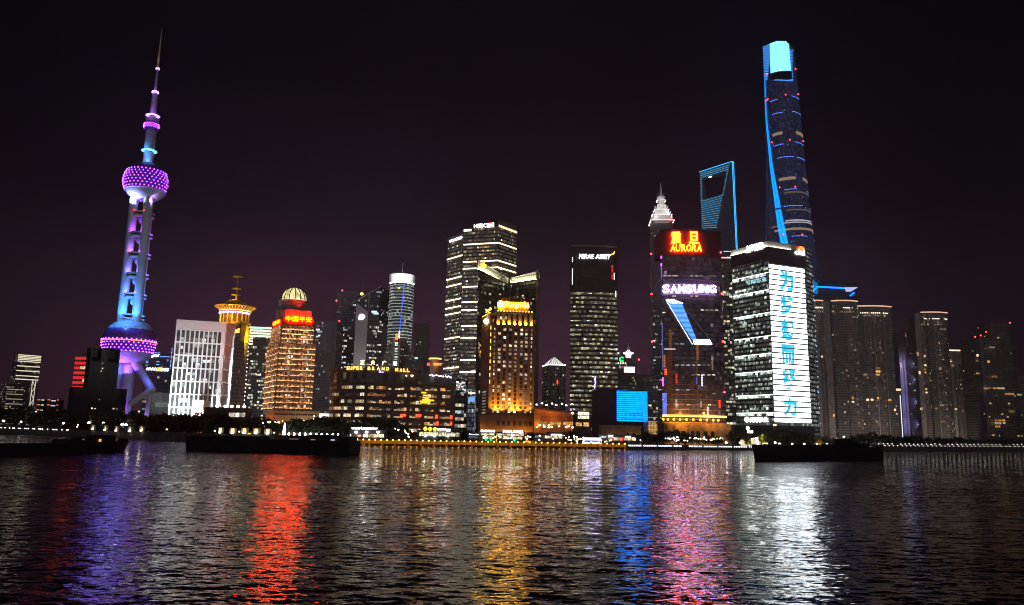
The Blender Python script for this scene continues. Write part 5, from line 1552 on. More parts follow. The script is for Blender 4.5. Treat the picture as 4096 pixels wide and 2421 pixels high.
    for j in range(21):
        zb = z - 3.9 - j * 3.06
        for px in cols:
            u, _ = wF.hit(px, 1450)
            edge = px in (1976, 2125)
            wd = 1.0 if edge else 1.9
            p = rr.random()
            if j == 20: p = 0.05
            m2 = rr.choice(pw_) if p < 0.40 else (P_DIM if p < 0.62 else dark)
            its.append((wF, u - wd / 2, zb, wd, 1.75, m2, 'w' if p < .4 else 'd'))
    lit = [q[:6] for q in its if q[6] == 'w']; dk = [q[:6] for q in its if q[6] == 'd']
    windows(r, lit, limit=100)
    windows(r, dk, name='dark_window', limit=0)
    for i in range(9):
        MB().wbox(wF, 0.25, 0.75, wF.hit(1961, 1318 + 27 * i)[1], wF.hit(1961, 1304 + 27 * i)[1], 0.02, 0.5).build('corner_lamp', emit('yellow_corner_lamp', (1, 0.72, 0.1), 2.2), r)
    its = []
    for j in range(8):
        u, z_ = wS.hit(1940, 1570 + j * 12)
        its.append((wS, wS.L * 0.3, z_, wS.L * 0.4, 1.0, P_COOL if j == 0 else P_DIM))
    windows(r, its)
    # foot
    zf = wF.hit(2050, 1662)[1]
    MB().wbox(wF, -6, wF.L + 1, B0, zf, -10, 1.6).build('podium', stone, r)
    MB().wbox(wF, 1.5, wF.L - 1.5, zf, zf + 1.0, 0.02, 3.2).build('cornice', stone, r)
    for px in (1987, 2007, 2029, 2051, 2073, 2096, 2115):
        u, _ = wF.hit(px, 1700)
        window_obj(r, wF, u, zf - 7.5, 2.0, 3.2, dark, 'window', out=1.7)
        window_obj(r, wF, u, GZ + 1, 2.2, 2.6, pane('lobby_window', (1, 0.6, 0.2), 1.2), 'window', out=1.72)
    for px in (1987, 2029, 2051, 2085, 2110):
        u, _ = wF.hit(px, 1700)
        lamp_light('floodlight', r, wF.pt(u, GZ + 1.5, 4.5), 5200, (1, 0.42, 0.03), 0.3)
    for px, e in ((1981, 26000), (2008, 12000), (2046, 30000), (2075, 18000), (2108, 9000)):
        u, _ = wF.hit(px, 1660)
        lamp_light('floodlight', r, wF.pt(u, zf + 1.6, 2.8), e, (1, 0.42, 0.03), 0.3, 120, wF.pt(u, zf + 30, 0.0))
    lamp_light('floodlight', r, wF.pt(-4, GZ + 8, 6), 900, (1, 0.40, 0.06), 0.3)
hotel()

# small office with a lit glass pyramid roof
D = 900
r, w, pl, z = slab('pyramid_roofed_office', 'office tower with a white lit glass pyramid roof and spire', 'building', (2195, 900), (2262, 905), (2230, 1459), 26, facade('pyramid_office_glass', 2.4, 3.8, (0.10, 0.10, 0.11), (0.05, 0.05, 0.055), lit=0.10, st=0.5, seed=29, dim=0.04))
c_ = sum(pl, Vector((0, 0))) / 4
tip = Wall(pl[0], pl[1]).hit(2227, 1421)[1]
pr = MB(); ew = emit('pyramid_glass', (1, 0.98, 0.95), 0.85)
ba = [c_ + (p - c_) * 0.96 for p in pl]
for i in range(4):
    pr.poly([(ba[i].x, ba[i].y, z), (ba[(i + 1) % 4].x, ba[(i + 1) % 4].y, z), (c_.x, c_.y, tip)])
pr.build('roof', ew, r)
fr = MB()
for i in range(4):
    fr.tube([(ba[i].x, ba[i].y, z), (c_.x, c_.y, tip)], 0.6, 5)
wF = Wall(ba[0], ba[1])
for i in range(1, 7):
    t = i / 7
    p0 = wF.pt(wF.L * t, z, 0.3)
    fr.tube([p0, p0 + (Vector((c_.x, c_.y, tip)) - p0) * (1 - abs(2 * t - 1)) * 0.98], 0.22, 4)
fr.build('roof_rib', M_DARKSTONE, r)
MB().wbox(w, -0.4, w.L + 0.4, z - 1, z + 0.6, -26, 0.6).build('light_rim', emit('pyramid_rim', (1, 1, 1), 1.3), r)
MB().tube([(c_.x, c_.y, tip - 1), (c_.x, c_.y, tip + 10)], [0.5, 0.2], 6).build('spire', plain('pale_edge', (0.6, 0.6, 0.62), 0.5), r)
u, z_ = w.hit(2227, 1537)
window_obj(r, w, u, z_, 1.6, 5, emit('red_box_sign', (1, 0.08, 0.03), 2.5), 'sign')
for t in (0.02, 0.2, 0.36, 0.62, 0.8, 0.98):
    MB().wbox(w, w.L * t - 0.5, w.L * t + 0.5, B0, z, 0.02, 0.5).build('pier', M_STEEL, r)

# ---------------------------------------------------------------- curved office with a white roof sign
def curved_front(pA, pB, sag, n=10):
    w = Wall(pA, pB)
    out = []
    for i in range(n + 1):
        t = i / n
        q = w.a + (w.b - w.a) * t + w.n * (sag * 4 * t * (1 - t))
        out.append(Vector((q.x, q.y)))
    return out, w
def on_curve(ws, px, py):
    for w in ws:
        u, z = w.hit(px, py)
        if -0.01 <= u <= w.L + 0.01: return w, u, z
    return None
def asset_tower():
    D = 660
    a, b = at(2283, 990, D), at(2469, 992, D + 2)
    cv, ch = curved_front((a.x, a.y), (b.x, b.y), 3.5, 9)
    pl = cv + [cv[-1] - ch.n * 34 - ch.u * 6, cv[0] - ch.n * 34 + ch.u * 6]
    z = a.z
    fm = facade('curved_office_glass', 1.9, 4.0, (0.075, 0.07, 0.06), (0.035, 0.034, 0.03), mx=0.06, z0=0.30, z1=0.14, lit=0.22, ca=(1, 0.86, 0.42), cb=(1, 1, 0.8), st=0.6, seed=31, dim=0.085)
    r = solid('curved_office', 'curved dark office with greenish lit floors under a white roof sign', 'building', pl, z, fm)
    ws = [Wall(p, q) for p, q in zip(cv, cv[1:])]
    zt = ch.hit(2370, 1165)[1]
    top = MB(); ou = [p + ch.n * 0.25 for p in cv]
    top.prism([ou[0] + Vector((-0.3, 0))] + ou[1:-1] + [ou[-1] + Vector((0.3, 0)), cv[-1] - ch.n * 34.2 - ch.u * 5.7, cv[0] - ch.n * 34.2 + ch.u * 5.7], zt, z + 0.4)
    top.build('crown', facade('curved_office_crown', 5.2, 8.0, (0.05, 0.045, 0.045), (0.022, 0.02, 0.022), mx=0.02, z0=0.06, z1=0.0, lit=0.0, st=0, dim=0.003, seed=32, rough=0.12), r)
    parapet(r, pl, z + 0.4, 1.6, plain('red_grey_rim', (0.24, 0.18, 0.17), 0.5), name='rim')
    its = []
    P_GR2 = pane('soft_greenish_window', (1.0, 0.95, 0.55), 0.6)
    nfl = int((zt - GZ - 8) / 4.0)
    for j in range(nfl):
        zb = zt - 4.0 * (j + 1)
        f = rr.random()
        for w in ws:
            for i in range(2):
                if rr.random() < (0.62 if f > 0.35 else 0.22):
                    its.append((w, w.L * i / 2 + 0.1, zb + 1.1, w.L / 2 - 0.15, 1.3 if rr.random() < 0.5 else 0.7, rr.choice([P_GR2, P_GR2, P_GREENISH, P_GR2, P_DIM, P_COOL])))
    windows(r, its)
    sg = Wall(ws[1].a + ch.n * 1.2, ws[-2].b + ch.n * 1.6)
    u0, u1, z0, z1 = wall_px(sg, 2315, 1018, 2375, 1036)
    es = emit('white_sign_bright', (1, 1, 1), 7)
    text('MIRAE', 'sign', es, r, sg, u0, z0, z1 - z0, u1 - u0, bold=0.0, slant=0.2, off=1.0)
    u0, u1, z0, z1 = wall_px(sg, 2381, 1019, 2442, 1037)
    text('ASSET', 'sign', es, r, sg, u0, z0, z1 - z0, u1 - u0, bold=0.0, slant=0.2, off=1.0)
    u0, z0 = sg.hit(2444, 1021); u1, z1 = sg.hit(2458, 1006)
    um, zm = sg.hit(2454, 1016)
    MB().tube([sg.pt(u0, z0, 1.2), sg.pt(um, zm, 1.2), sg.pt(u1, z1, 1.2)], [0.3, 0.7, 0.3], 6).build('emblem', emit('orange_swoosh', (1, 0.35, 0.03), 4), r)
    h = on_curve(ws, 2449, 1085)
    w, u, _ = h
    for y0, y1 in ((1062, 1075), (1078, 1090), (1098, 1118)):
        MB().wbox(w, u - 0.9, u + 0.7, w.hit(2449, y1)[1], w.hit(2449, y0)[1], 0.3, 0.5).build('sign', emit('red_sign_reflection', (1, 0.02, 0.03), 0.8), r)  # glowing patches painted on as a red sign mirrored in the glass
    e_w = emit('edge_light', (1, 0.95, 1), 1.6)
    for px, y0, y1 in ((2456, 1092, 1120), (2465, 1165, 1190), (2276, 1030, 1050), (2287, 1075, 1140)):
        h = on_curve(ws, min(max(px, 2290), 2462), 1100)
        if h: MB().wbox(h[0], h[1] - 0.3, h[1] + 0.3, h[0].hit(px, y1)[1], h[0].hit(px, y0)[1], 0.3, 0.6).build('light_line', e_w, r)
    h = on_curve(ws, 2380, 1520)
    bl = MB()
    for i in range(9): bl.ball(h[0].pt(h[1] + rr.uniform(-.5, .5), h[0].hit(2380, 1508 + i * 5.5)[1], 0.4), 0.45, 6, 4)
    bl.build('light_line', emit('blue_white_lamp', (0.45, 0.35, 1), 8), r)
asset_tower()

# ---------------------------------------------------------------- small blocks between the curved office and the tower of the red sign
r, w, pl, z = slab('hat_topped_tower', 'small tower with a white lit hat roof and spire between the big office towers', 'building', (2497, 1150), (2540, 1150), (2510, 1432), 24, facade('hat_tower_glass', 2.4, 3.8, (0.12, 0.12, 0.13), (0.05, 0.055, 0.06), lit=0.10, cb=(0.9, 0.95, 1), st=0.5, seed=33, dim=0.04))
c_ = sum(pl, Vector((0, 0))) / 4
k = 1160 / FPX
zq = lambda py: Wall(pl[0], pl[1]).hit(2518, py)[1]
eh = emit('hat_light', (1, 0.93, 0.82), 2.0)
MB().lathe([(10 * k, z), (11 * k, zq(1416)), (20 * k, zq(1412)), (21 * k, zq(1408)), (8 * k, zq(1404)), (5 * k, zq(1398))], c_, 24).build('hat_roof', eh, r)
MB().lathe([(5 * k, zq(1398)), (4.5 * k, zq(1386)), (1, zq(1384)), (0.3, zq(1370))], c_, 12).build('spire', plain('pale_edge', (0.6, 0.6, 0.62), 0.5), r)
r, w, pl, z = slab('hat_topped_tower', 'half hidden tower with a white lit hat roof just behind the curved office', 'building', (2445, 1160), (2482, 1160), (2470, 1432), 24, facade('hat_tower_glass', 2.4, 3.8, (0.12, 0.12, 0.13), (0.05, 0.055, 0.06)))
MB().lathe([(10 * k, z), (12 * k, zq(1416)), (18 * k, zq(1412)), (18 * k, zq(1408)), (6 * k, zq(1405))], sum(pl, Vector((0, 0))) / 4, 24).build('hat_roof', eh, r)
r, w, pl, z = slab('green_logo_office', 'dark office carrying a round green roof emblem beside the curved office', 'building', (2466, 950), (2508, 950), (2480, 1452), 26, F_HAZE)
u, z_ = w.hit(2487, 1438)
rg = MB()
for i in range(18):
    t0, t1 = R(40 + 280 * i / 18), R(40 + 280 * (i + 1) / 18)
    rg.poly([w.pt(u + q * math.cos(t), z_ + q * math.sin(t), 0.4) for q, t in ((3.2, t0), (3.2, t1), (1.7, t1), (1.7, t0))])
rg.build('emblem', emit('green_emblem', (0.02, 1, 0.2), 2.5), r)
for i in range(4): MB().ball(w.pt(u - 4.2 + i * 2.9, z_ - 4.6, 0.4), 1.0, 6, 4, 0.7).build('letter', emit('cream_letter_small', (1, 0.9, 0.6), 2.5), r)
e_bb = emit('white_billboard', (1, 0.90, 0.84), 1.7)
r, w, pl, z = slab('billboard_office', 'dim office block carrying a blank white billboard at its roof', 'building', (2466, 860), (2546, 860), (2500, 1466), 30, facade('billboard_office_glass', 2.8, 3.6, (0.13, 0.12, 0.14), (0.05, 0.05, 0.06), mx=0.12, lit=0.10, st=0.6, seed=34, dim=0.03))
u0, u1, z0, z1 = wall_px(w, 2496, 1468, 2539, 1491)
MB().wbox(w, u0 - 0.5, u1 + 0.5, z0 - 0.5, z1 + 0.5, 0.02, 0.5).build('billboard_frame', M_STEEL, r)
MB().wbox(w, u0, u1, z0, z1, 0.5, 0.7).build('billboard', e_bb, r)
windows(r, grid(w, 1, w.L - 1, GZ + 20, z - 16, 3.4, 4.2, 0.08, [P_NEUT, P_WARM, P_DIM], 2.6, 1.5, rr, 0.5), limit=40)
r, w, pl, z = slab('grid_office', 'dim gridded office block with a red beacon behind the blue screen', 'building', (2543, 830), (2632, 830), (2580, 1499), 30, facade('grid_office_glass', 3.0, 3.7, (0.15, 0.14, 0.15), (0.05, 0.05, 0.055), mx=0.14, lit=0.14, st=0.7, seed=35, dim=0.03))
windows(r, grid(w, 1, w.L - 1, GZ + 20, z - 4, 4.0, 4.2, 0.13, [P_NEUT, P_WARM, P_DIM], 3.0, 1.6, rr, 0.5), limit=50)
p = w.pt(w.hit(2559, 1437)[0], z, -6)
MB().tube([p, Vector((p.x, p.y, w.hit(2559, 1440)[1]))], 0.25, 5).build('mast', M_STEEL, r)
beacons(r, [Vector((p.x, p.y, w.hit(2559, 1437)[1]))], 0.9)

# blue screen building
def led_panel(name, col, st, line, duty, base=0.12, pix=0.0):
    m, nt, b = _new(name)
    uv = nt.nodes.new('ShaderNodeUVMap'); uv.uv_map = 'uv'
    sx = nt.nodes.new('ShaderNodeSeparateXYZ'); nt.links.new(uv.outputs[0], sx.inputs[0])
    on = _math(nt, 'LESS_THAN', _math(nt, 'FRACT', _math(nt, 'DIVIDE', sx.outputs[1], line)), duty)
    s = _math(nt, 'ADD', _math(nt, 'MULTIPLY', on, 1 - base), base)
    nz = nt.nodes.new('ShaderNodeTexNoise'); nz.inputs['Scale'].default_value = 0.22; nt.links.new(uv.outputs[0], nz.inputs['Vector'])
    s = _math(nt, 'MULTIPLY', s, _math(nt, 'ADD', _math(nt, 'MULTIPLY', nz.outputs['Fac'], 0.9), 0.55))
    nt.links.new(_math(nt, 'MULTIPLY', s, st), b.inputs['Emission Strength'])
    b.inputs['Emission Color'].default_value = (*col, 1); b.inputs['Base Color'].default_value = (0.02, 0.02, 0.02, 1)
    m.cycles.emission_sampling = 'AUTO'
    return m
D = 600
r, w, pl, z = slab('screen_building', 'plum dark block carrying a huge square blue screen', 'building', (2400, 600), (2588, 606), (2530, 1560), 24, plain('plum_cladding', (0.065, 0.035, 0.06), 0.6))
u0, u1, z0, z1 = wall_px(w, 2466, 1565, 2589, 1686)
MB().wbox(w, u0, u1, z0, z1, 0.02, 0.5).build('screen', led_panel('blue_screen', (0.0, 0.19, 1.0), 3.5, 1.55, 0.66, 0.22), r)
b = MB()
for i in range(5):
    for j, (ya, yb) in enumerate(((1653, 1664), (1672, 1680))):
        ua, ub, za, zb = wall_px(w, 2484 + i * 17.4, ya, 2484 + (i + 0.93) * 17.4, yb)
        for q in ((ua, ub, za, za + 0.35), (ua, ub, zb - 0.35, zb), (ua, ua + 0.35, za, zb), (ub - 0.35, ub, za, zb)): b.wbox(w, *q, 0.51, 0.6)
b.build('screen_image', emit('dim_blue_lines', (0.0, 0.12, 0.5), 0.5), r)
bz = MB()
for q in ((u0 - 0.7, u1 + 0.7, z1, z1 + 0.7), (u0 - 0.7, u1 + 0.7, z0 - 0.7, z0), (u0 - 0.7, u0, z0, z1), (u1, u1 + 0.7, z0, z1)): bz.wbox(w, *q, 0.02, 0.7)
bz.build('screen_frame', M_BLACK, r)

# ---------------------------------------------------------------- tiered tower with a white crown
def tiered_tower():
    D = 1180
    k = D / FPX
    c0 = at(2655, 880, D)
    C = Vector((c0.x, D + 20))
    kk = C.y / FPX
    fm = facade('tiered_tower_glass', 2.2, 4.0, (0.10, 0.10, 0.11), (0.05, 0.05, 0.055), mx=0.16, lit=0.10, cb=(0.9, 0.93, 1), st=0.5, seed=37, dim=0.03)
    r = thing('tiered_tower', 'tall tiered tower with a jagged white floodlit crown and needle', 'tower', (C.x, C.y, GZ))
    def zz(py, px=2655): return Wall((C.x - 30, C.y), (C.x + 30, C.y)).hit(px, py)[1]
    def sq(h, rot=40): return [C + Vector((math.cos(R(rot + 90 * i)), math.sin(R(rot + 90 * i)))) * h * 1.414 for i in range(4)]
    z = zz(905)
    hw = 47 * kk
    MB().prism(sq(hw), B0, zz(1250)).build('wall', fm, r)
    MB().prism(sq(hw * 0.97), zz(1250), zz(1050)).build('wall', fm, r)
    MB().prism(sq(hw * 0.94), zz(1050), z).build('wall', fm, r)
    wh = plain('crown_metal', (0.75, 0.74, 0.72), 0.45, var=0.1)
    e = emit('crown_flood', (1, 0.96, 0.92), 2.5, True)
    def fins(h, zb, zt, n, flare, nm='crown_fin'):
        b = MB()
        s = sq(h)
        for i in range(4):
            w = Wall(s[i], s[(i + 1) % 4]) if True else None
            for j in range(n):
                u = w.L * (j + 0.5) / n
                lift = 1 - abs(2 * (j + 0.5) / n - 1) * 0.55
                wd = w.L / n * 0.42
                zt_ = zb + (zt - zb) * (0.55 + 0.45 * lift)
                p = [w.pt(u - wd, 0, -0.6), w.pt(u + wd, 0, -0.6), w.pt(u + wd, 0, 0.8), w.pt(u - wd, 0, 0.8)]
                q = [w.pt(u - wd, 0, -0.6 - flare), w.pt(u + wd, 0, -0.6 - flare), w.pt(u + wd * 0.8, 0, 0.8 - flare), w.pt(u - wd * 0.8, 0, 0.8 - flare)]
                n0 = len(b.v)
                for a in range(4):
                    a2 = (a + 1) % 4
                    b.poly([(p[a].x, p[a].y, zb), (p[a2].x, p[a2].y, zb), (q[a2].x, q[a2].y, zt_), (q[a].x, q[a].y, zt_)])
                b.poly([(t.x, t.y, zt_) for t in q])
        b.build(nm, wh, r)
    tiers = ((58, 893, 872, 9), (47, 869, 849, 7), (32, 846, 825, 6), (15, 806, 786, 5))
    for h, y0, y1, n in tiers:
        MB().prism(sq(h * kk * 0.52), zz(y0 + 6), zz(y1 - 4)).build('crown_tier', wh, r)
        fins(h * kk * 0.62, zz(y0), zz(y1), n, -2.4)
        s = MB(); a = sq(h * kk * 0.70 + 3.2); bq = sq(h * kk * 0.70 + 1.8)
        for i in range(4):
            j = (i + 1) % 4
            s.poly([(bq[i].x, bq[i].y, zz(y0) + 0.3), (bq[j].x, bq[j].y, zz(y0) + 0.3), (a[j].x, a[j].y, zz(y0) + 0.3), (a[i].x, a[i].y, zz(y0) + 0.3)])
        s.build('light_strip', e, r)
    MB().prism(sq(11 * kk), zz(832), zz(806)).build('crown_tier', wh, r)
    b = MB()
    b.prism(sq(7 * kk), zz(812), zz(800))
    b.build('crown_tier', wh, r)
    sp = MB()
    for i in range(8):
        t = 2 * math.pi * i / 8
        sp.tube([(C.x + 3.5 * math.cos(t), C.y + 3.5 * math.sin(t), zz(806)), (C.x + (7.2 if i % 2 else 5) * math.cos(t), C.y + (7.2 if i % 2 else 5) * math.sin(t), zz(790 if i % 2 else 772))], [1.2, 0.5], 5)
    sp.build('crown_spike', wh, r)
    MB().tube([(C.x, C.y, zz(806)), (C.x, C.y, zz(790)), (C.x, C.y, zz(760)), (C.x, C.y, zz(730, 2665))], [3.2, 2.4, 1.6, 0.25], 10).build('needle', wh, r)
    lamp_light('floodlight', r, (C.x - 6, C.y - 20, zz(822)), 4200, (1, 0.95, 0.9), 0.6)
    lamp_light('floodlight', r, (C.x + 9, C.y - 22, zz(858)), 5200, (1, 0.95, 0.9), 0.6)
    lamp_light('floodlight', r, (C.x - 14, C.y - 24, zz(878)), 5000, (1, 0.95, 0.9), 0.6)
    its = []
    s = sq(hw)
    fw = [Wall(s[i], s[(i + 1) % 4]) for i in range(4)]
    for w in fw:
        if w.n.y < 0: its += grid(w, 1, w.L - 1, GZ + 60, zz(1252), 4, 5, 0.20, [P_NEUT, P_COOL, P_DIM], 3.2, 1.6, rr, 0.4)
    windows(r, its, limit=70)
    edge = min(s, key=lambda q: q.x)
    beacons(r, [Vector((edge.x - 0.5, edge.y - 0.5, zz(y, 2610))) for y in (1026, 1185, 1372, 1567)] + [C + Vector((0, -hw * 1.35)) and Vector((C.x + 12, C.y - hw * 1.2, zz(895)))], 1.3)
tiered_tower()

# ---------------------------------------------------------------- tower with a window through its top
def opening_tower():
    D = 1280
    cs, z = corners(D, [(2930, 646), (2797, 690)])
    A, Bp = cs[1], cs[0]
    w = Wall(A, Bp)
    body = facade('opening_tower_glass', 2.4, 4.1, (0.085, 0.09, 0.11), (0.05, 0.055, 0.07), mx=0.02, z0=0.0, z1=0.35, lit=0.0, st=0.3, seed=39, dim=0.03, ca=(0.6, 0.7, 1), cb=(0.6, 0.8, 1))
    r = thing('opening_tower', 'tall tower with a trapezoid opening near its top and cyan light lines', 'tower', (w.pt(w.L / 2, 0).x, w.pt(w.L / 2, 0).y + 20, GZ))
    P = lambda px, py: w.hit(px, py)
    dep = 7.0
    b = MB()
    def slabq(q, d0=0.0, d1=dep):
        """a piece of the tower: its face polygon (u, z), from d0 to d1 metres behind the face"""
        f = [w.pt(u, z_, -d0) for u, z_ in q]; k = [w.pt(u, z_, -d1) for u, z_ in q]
        b.poly(f, [(u, z_) for u, z_ in q]); b.poly(k[::-1], [(u, z_) for u, z_ in q[::-1]])
        for i in range(len(q)):
            j = (i + 1) % len(q)
            b.poly([f[i], k[i], k[j], f[j]], [(0, q[i][1]), (dep, q[i][1]), (dep, q[j][1]), (0, q[j][1])])
    TL, TR = P(2797, 690), P(2930, 647)
    H = [P(2809, 722), P(2906, 695), P(2891, 772), P(2811, 797)]
    BL, BR = P(2812, 1000), P(2944, 1000)
    G = (BL[0] - 1, B0), (BR[0] + 4, B0)
    slabq([H[0], H[1], TR, TL])
    slabq([H[3], H[0], TL, (TL[0] * 0.6 + BL[0] * 0.4, H[3][1])])
    slabq([H[2], (TR[0] + (BR[0] - TR[0]) * 0.36, H[2][1]), TR, H[1]])
    slabq([G[0], G[1], (TR[0] + (BR[0] - TR[0]) * 0.36, H[2][1]), H[2], H[3], (TL[0] * 0.6 + BL[0] * 0.4, H[3][1])], 0, 7.4)
    b.build('wall', body, r)
    e = emit('cyan_line', (0.10, 0.58, 1.0), 1.25)
    e2 = emit('cyan_edge', (0.03, 0.42, 1.0), 2.2)
    def line(x0, y0, x1, y1, rad=0.30, m=e):
        u0, z0 = P(x0, y0); u1, z1 = P(x1, y1)
        MB().tube([w.pt(u0, z0, 0.5), w.pt(u1, z1, 0.5)], rad, 5).build('light_line', m, r)
    line(2797, 689, 2929, 646, 0.5, e2)
    for x0, y0, x1, y1 in ((2802, 697, 2920, 659), (2802, 704, 2917, 668), (2802, 712, 2915, 677)): line(x0, y0, x1, y1)
    for i in range(14):
        t = i / 13
        y0 = 807 + i * 8.15
        line(2805 + 3 * t, y0, 2892 - 25 * t, 783 + i * 9.9 * 0.99)
    for i in range(11):
        line(2802 + 0.2 * i, 720 + i * 8.2, 2808 + 0.2 * i, 718.5 + i * 8.2, 0.36)
        line(2907.5 - 1.75 * i, 687 + i * 9.2, 2913.5 - 1.85 * i, 685.5 + i * 9.2, 0.36)
    line(2929.5, 648, 2946, 1000, 0.55, e2); line(2934.5, 648, 2950, 1000, 0.55, e2)
    MB().wbox(w, P(2929, 700)[0], P(2935, 700)[0], z - 3, z, 0.1, 0.3).build('light_line', e2, r)
    for x, y in ((2838, 709), (2844, 708)):
        u, z_ = P(x, y); MB().ball(w.pt(u, z_, 0.3), 1.1, 8, 5, 0.6).build('lamp', emit('white_led', (0.92, 0.96, 1), 9), r)
    for x0, x1, y in ((2872, 2918, 1030), (2895, 2920, 1008)):
        b2 = MB()
        for i in range(6):
            u, z_ = P(x0 + (x1 - x0) * i / 5, y - 0.12 * 0 + 0)
            b2.wbox(w, u, u + 2.0, z_, z_ + 1.3, 0.02, 0.3)
        b2.build('light_band', emit('soft_white_band', (1, 0.95, 0.9), 1.0), r)
opening_tower()

# ---------------------------------------------------------------- twisting supertall
def twisting_tower():
    D = 1130
    k = D / FPX
    r = thing('twisting_tower', 'tallest twisting tower with a cyan lit seam and glowing blue crown', 'tower', (at(3180, 1640, D).x, D, GZ))
    def zz(py, px): return Wall((0, D), (10, D)).hit(px, py)[1]
    # silhouette centre and half width by pixel row
    rows = [(180, 3113, 62), (320, 3121, 67), (400, 3125, 70), (540, 3135, 74), (600, 3140, 75.5), (780, 3152, 83), (940, 3160, 92), (1100, 3167, 98), (1640, 3195, 116)]
    def at_row(py):
        for a, b in zip(rows, rows[1:]):
            if py <= b[0] or b is rows[-1]:
                t = (py - a[0]) / (b[0] - a[0])
                return a[1] + (b[1] - a[1]) * t, (a[2] + (b[2] - a[2]) * t) * k
    seam = [(180, -75), (320, -87), (480, -84), (658, -69), (804, -52), (968, -35), (1100, -22), (1640, 25)]
    def seam_at(py):
        for a, b in zip(seam, seam[1:]):
            if py <= b[0] or b is seam[-1]:
                t = (py - a[0]) / (b[0] - a[0])
                return a[1] + (b[1] - a[1]) * t
    def ang(deg): return R(deg - 90)                 # 0 faces the river
    def seen(py, deg):
        # the near side of the tower stands closer and so shows higher: bring a pixel row back to its true height
        return py + (1740 - py) * at_row(max(py, 180))[1] * math.cos(R(deg)) / D
    def pt(py, deg, off=0.0):
        cx, rad = at_row(py)
        x = at(cx, py, D).x
        z = zz(py, cx)
        q = rad * (1 + 0.045 * math.cos(3 * R(deg - seam_at(py)) + math.pi)) + off
        return Vector((x + q * math.cos(ang(deg)), D + q * math.sin(ang(deg)), z))
    m = facade('twist_glass', 2.4, 4.3, (0.09, 0.09, 0.14), (0.05, 0.052, 0.09), mx=0.02, z0=0.24, z1=0.05, lit=0.02, ca=(0.35, 0.4, 1.0), cb=(0.3, 0.38, 1), st=0.20, seed=41, dim=0.07, rough=0.14)
    ys = [204 + 24.0 * i for i in range(61)]
    n = 56
    b = MB()
    for j in range(len(ys) - 1):
        for i in range(n):
            d0, d1 = -180 + 360 * i / n, -180 + 360 * (i + 1) / n
            p = [pt(ys[j + 1], d0), pt(ys[j + 1], d1), pt(ys[j], d1), pt(ys[j], d0)]
            u0, u1 = i * 4.8, (i + 1) * 4.8
            b.poly(p, [(u0, p[0].z), (u1, p[1].z), (u1, p[2].z), (u0, p[3].z)])
    b.build('wall', m, r, smooth=True)
    # broken spiral crown
    def crown_top(d):
        if d < -80 or d > 120: return 186
        if d < -20: return 183 - (d + 80) * 0.36
        if d < 12: return 163 - (d + 20) * 0.03
        if d < 24: return 170
        return 193 + (d - 24) * 0.06
    b = MB()
    def ptz(py, deg, off=0.0):
        py = seen(py, deg)
        q = pt(max(py, 182), deg, off); cx, _ = at_row(max(py, 182))
        q.z = zz(py, cx); return q
    for i in range(n):
        d0, d1 = -180 + 360 * i / n, -180 + 360 * (i + 1) / n
        b.poly([ptz(322, d0), ptz(322, d1), ptz(crown_top(d1), d1), ptz(crown_top(d0), d0)], [(i * 4.5, 0), ((i + 1) * 4.5, 0), ((i + 1) * 4.5, 50), (i * 4.5, 50)])
    mb, nt, bs = _new('led_crown')
    uv = nt.nodes.new('ShaderNodeUVMap'); uv.uv_map = 'uv'
    sx = nt.nodes.new('ShaderNodeSeparateXYZ'); nt.links.new(uv.outputs[0], sx.inputs[0])
    on = _math(nt, 'MULTIPLY', _math(nt, 'LESS_THAN', _math(nt, 'FRACT', _math(nt, 'DIVIDE', sx.outputs[1], 2.3)), 0.42), _math(nt, 'LESS_THAN', _math(nt, 'FRACT', _math(nt, 'DIVIDE', sx.outputs[0], 1.9)), 0.62))
    nt.links.new(_math(nt, 'ADD', _math(nt, 'MULTIPLY', on, 2.6), 0.10), bs.inputs['Emission Strength'])
    bs.inputs['Emission Color'].default_value = (0.06, 0.30, 1.0, 1); bs.inputs['Base Color'].default_value = (0.02, 0.02, 0.03, 1)
    mb.cycles.emission_sampling = 'NONE'
    b.build('crown', mb, r)
    def patch(name, y0f, y1f, da, db, mat, nn=14, off=0.5, vv=1):
        q = MB()
        for i in range(nn):
            d0, d1 = da + (db - da) * i / nn, da + (db - da) * (i + 1) / nn
            for v in range(vv):
                f0, f1 = v / vv, (v + 1) / vv
                yb0, yb1, yt0, yt1 = y1f(d0), y1f(d1), y0f(d0), y0f(d1)
                q.poly([ptz(yb0 + (yt0 - yb0) * f0, d0, off), ptz(yb1 + (yt1 - yb1) * f0, d1, off), ptz(yb1 + (yt1 - yb1) * f1, d1, off), ptz(yb0 + (yt0 - yb0) * f1, d0, off)], [(d0, f0 * 70), (d1, f0 * 70), (d1, f1 * 70), (d0, f1 * 70)])
        return q.build(name, mat, r)
    patch('crown_screen', lambda d: crown_top(d) + 2, lambda d: 290 - (d + 52) * 0.16 + 0.004 * (d + 10) ** 2 * 0.6, -53, 22, led_panel('cyan_screen', (0.16, 0.56, 1.0), 2.4, 5.5, 0.93, 0.8), 20)
    patch('crown_recess', lambda d: 291 - (d + 52) * 0.16 + 0.004 * (d + 10) ** 2 * 0.6, lambda d: 318 - (d + 52) * 0.05, -53, 26, plain('crown_void', (0.01, 0.01, 0.014), 0.5), 14)
    # glowing seam, cell by cell
    e_s = emit('cyan_seam', (0.0, 0.26, 1.0), 2.2)
    cells = 0
    y = 300.0
    q = MB(); gap = False
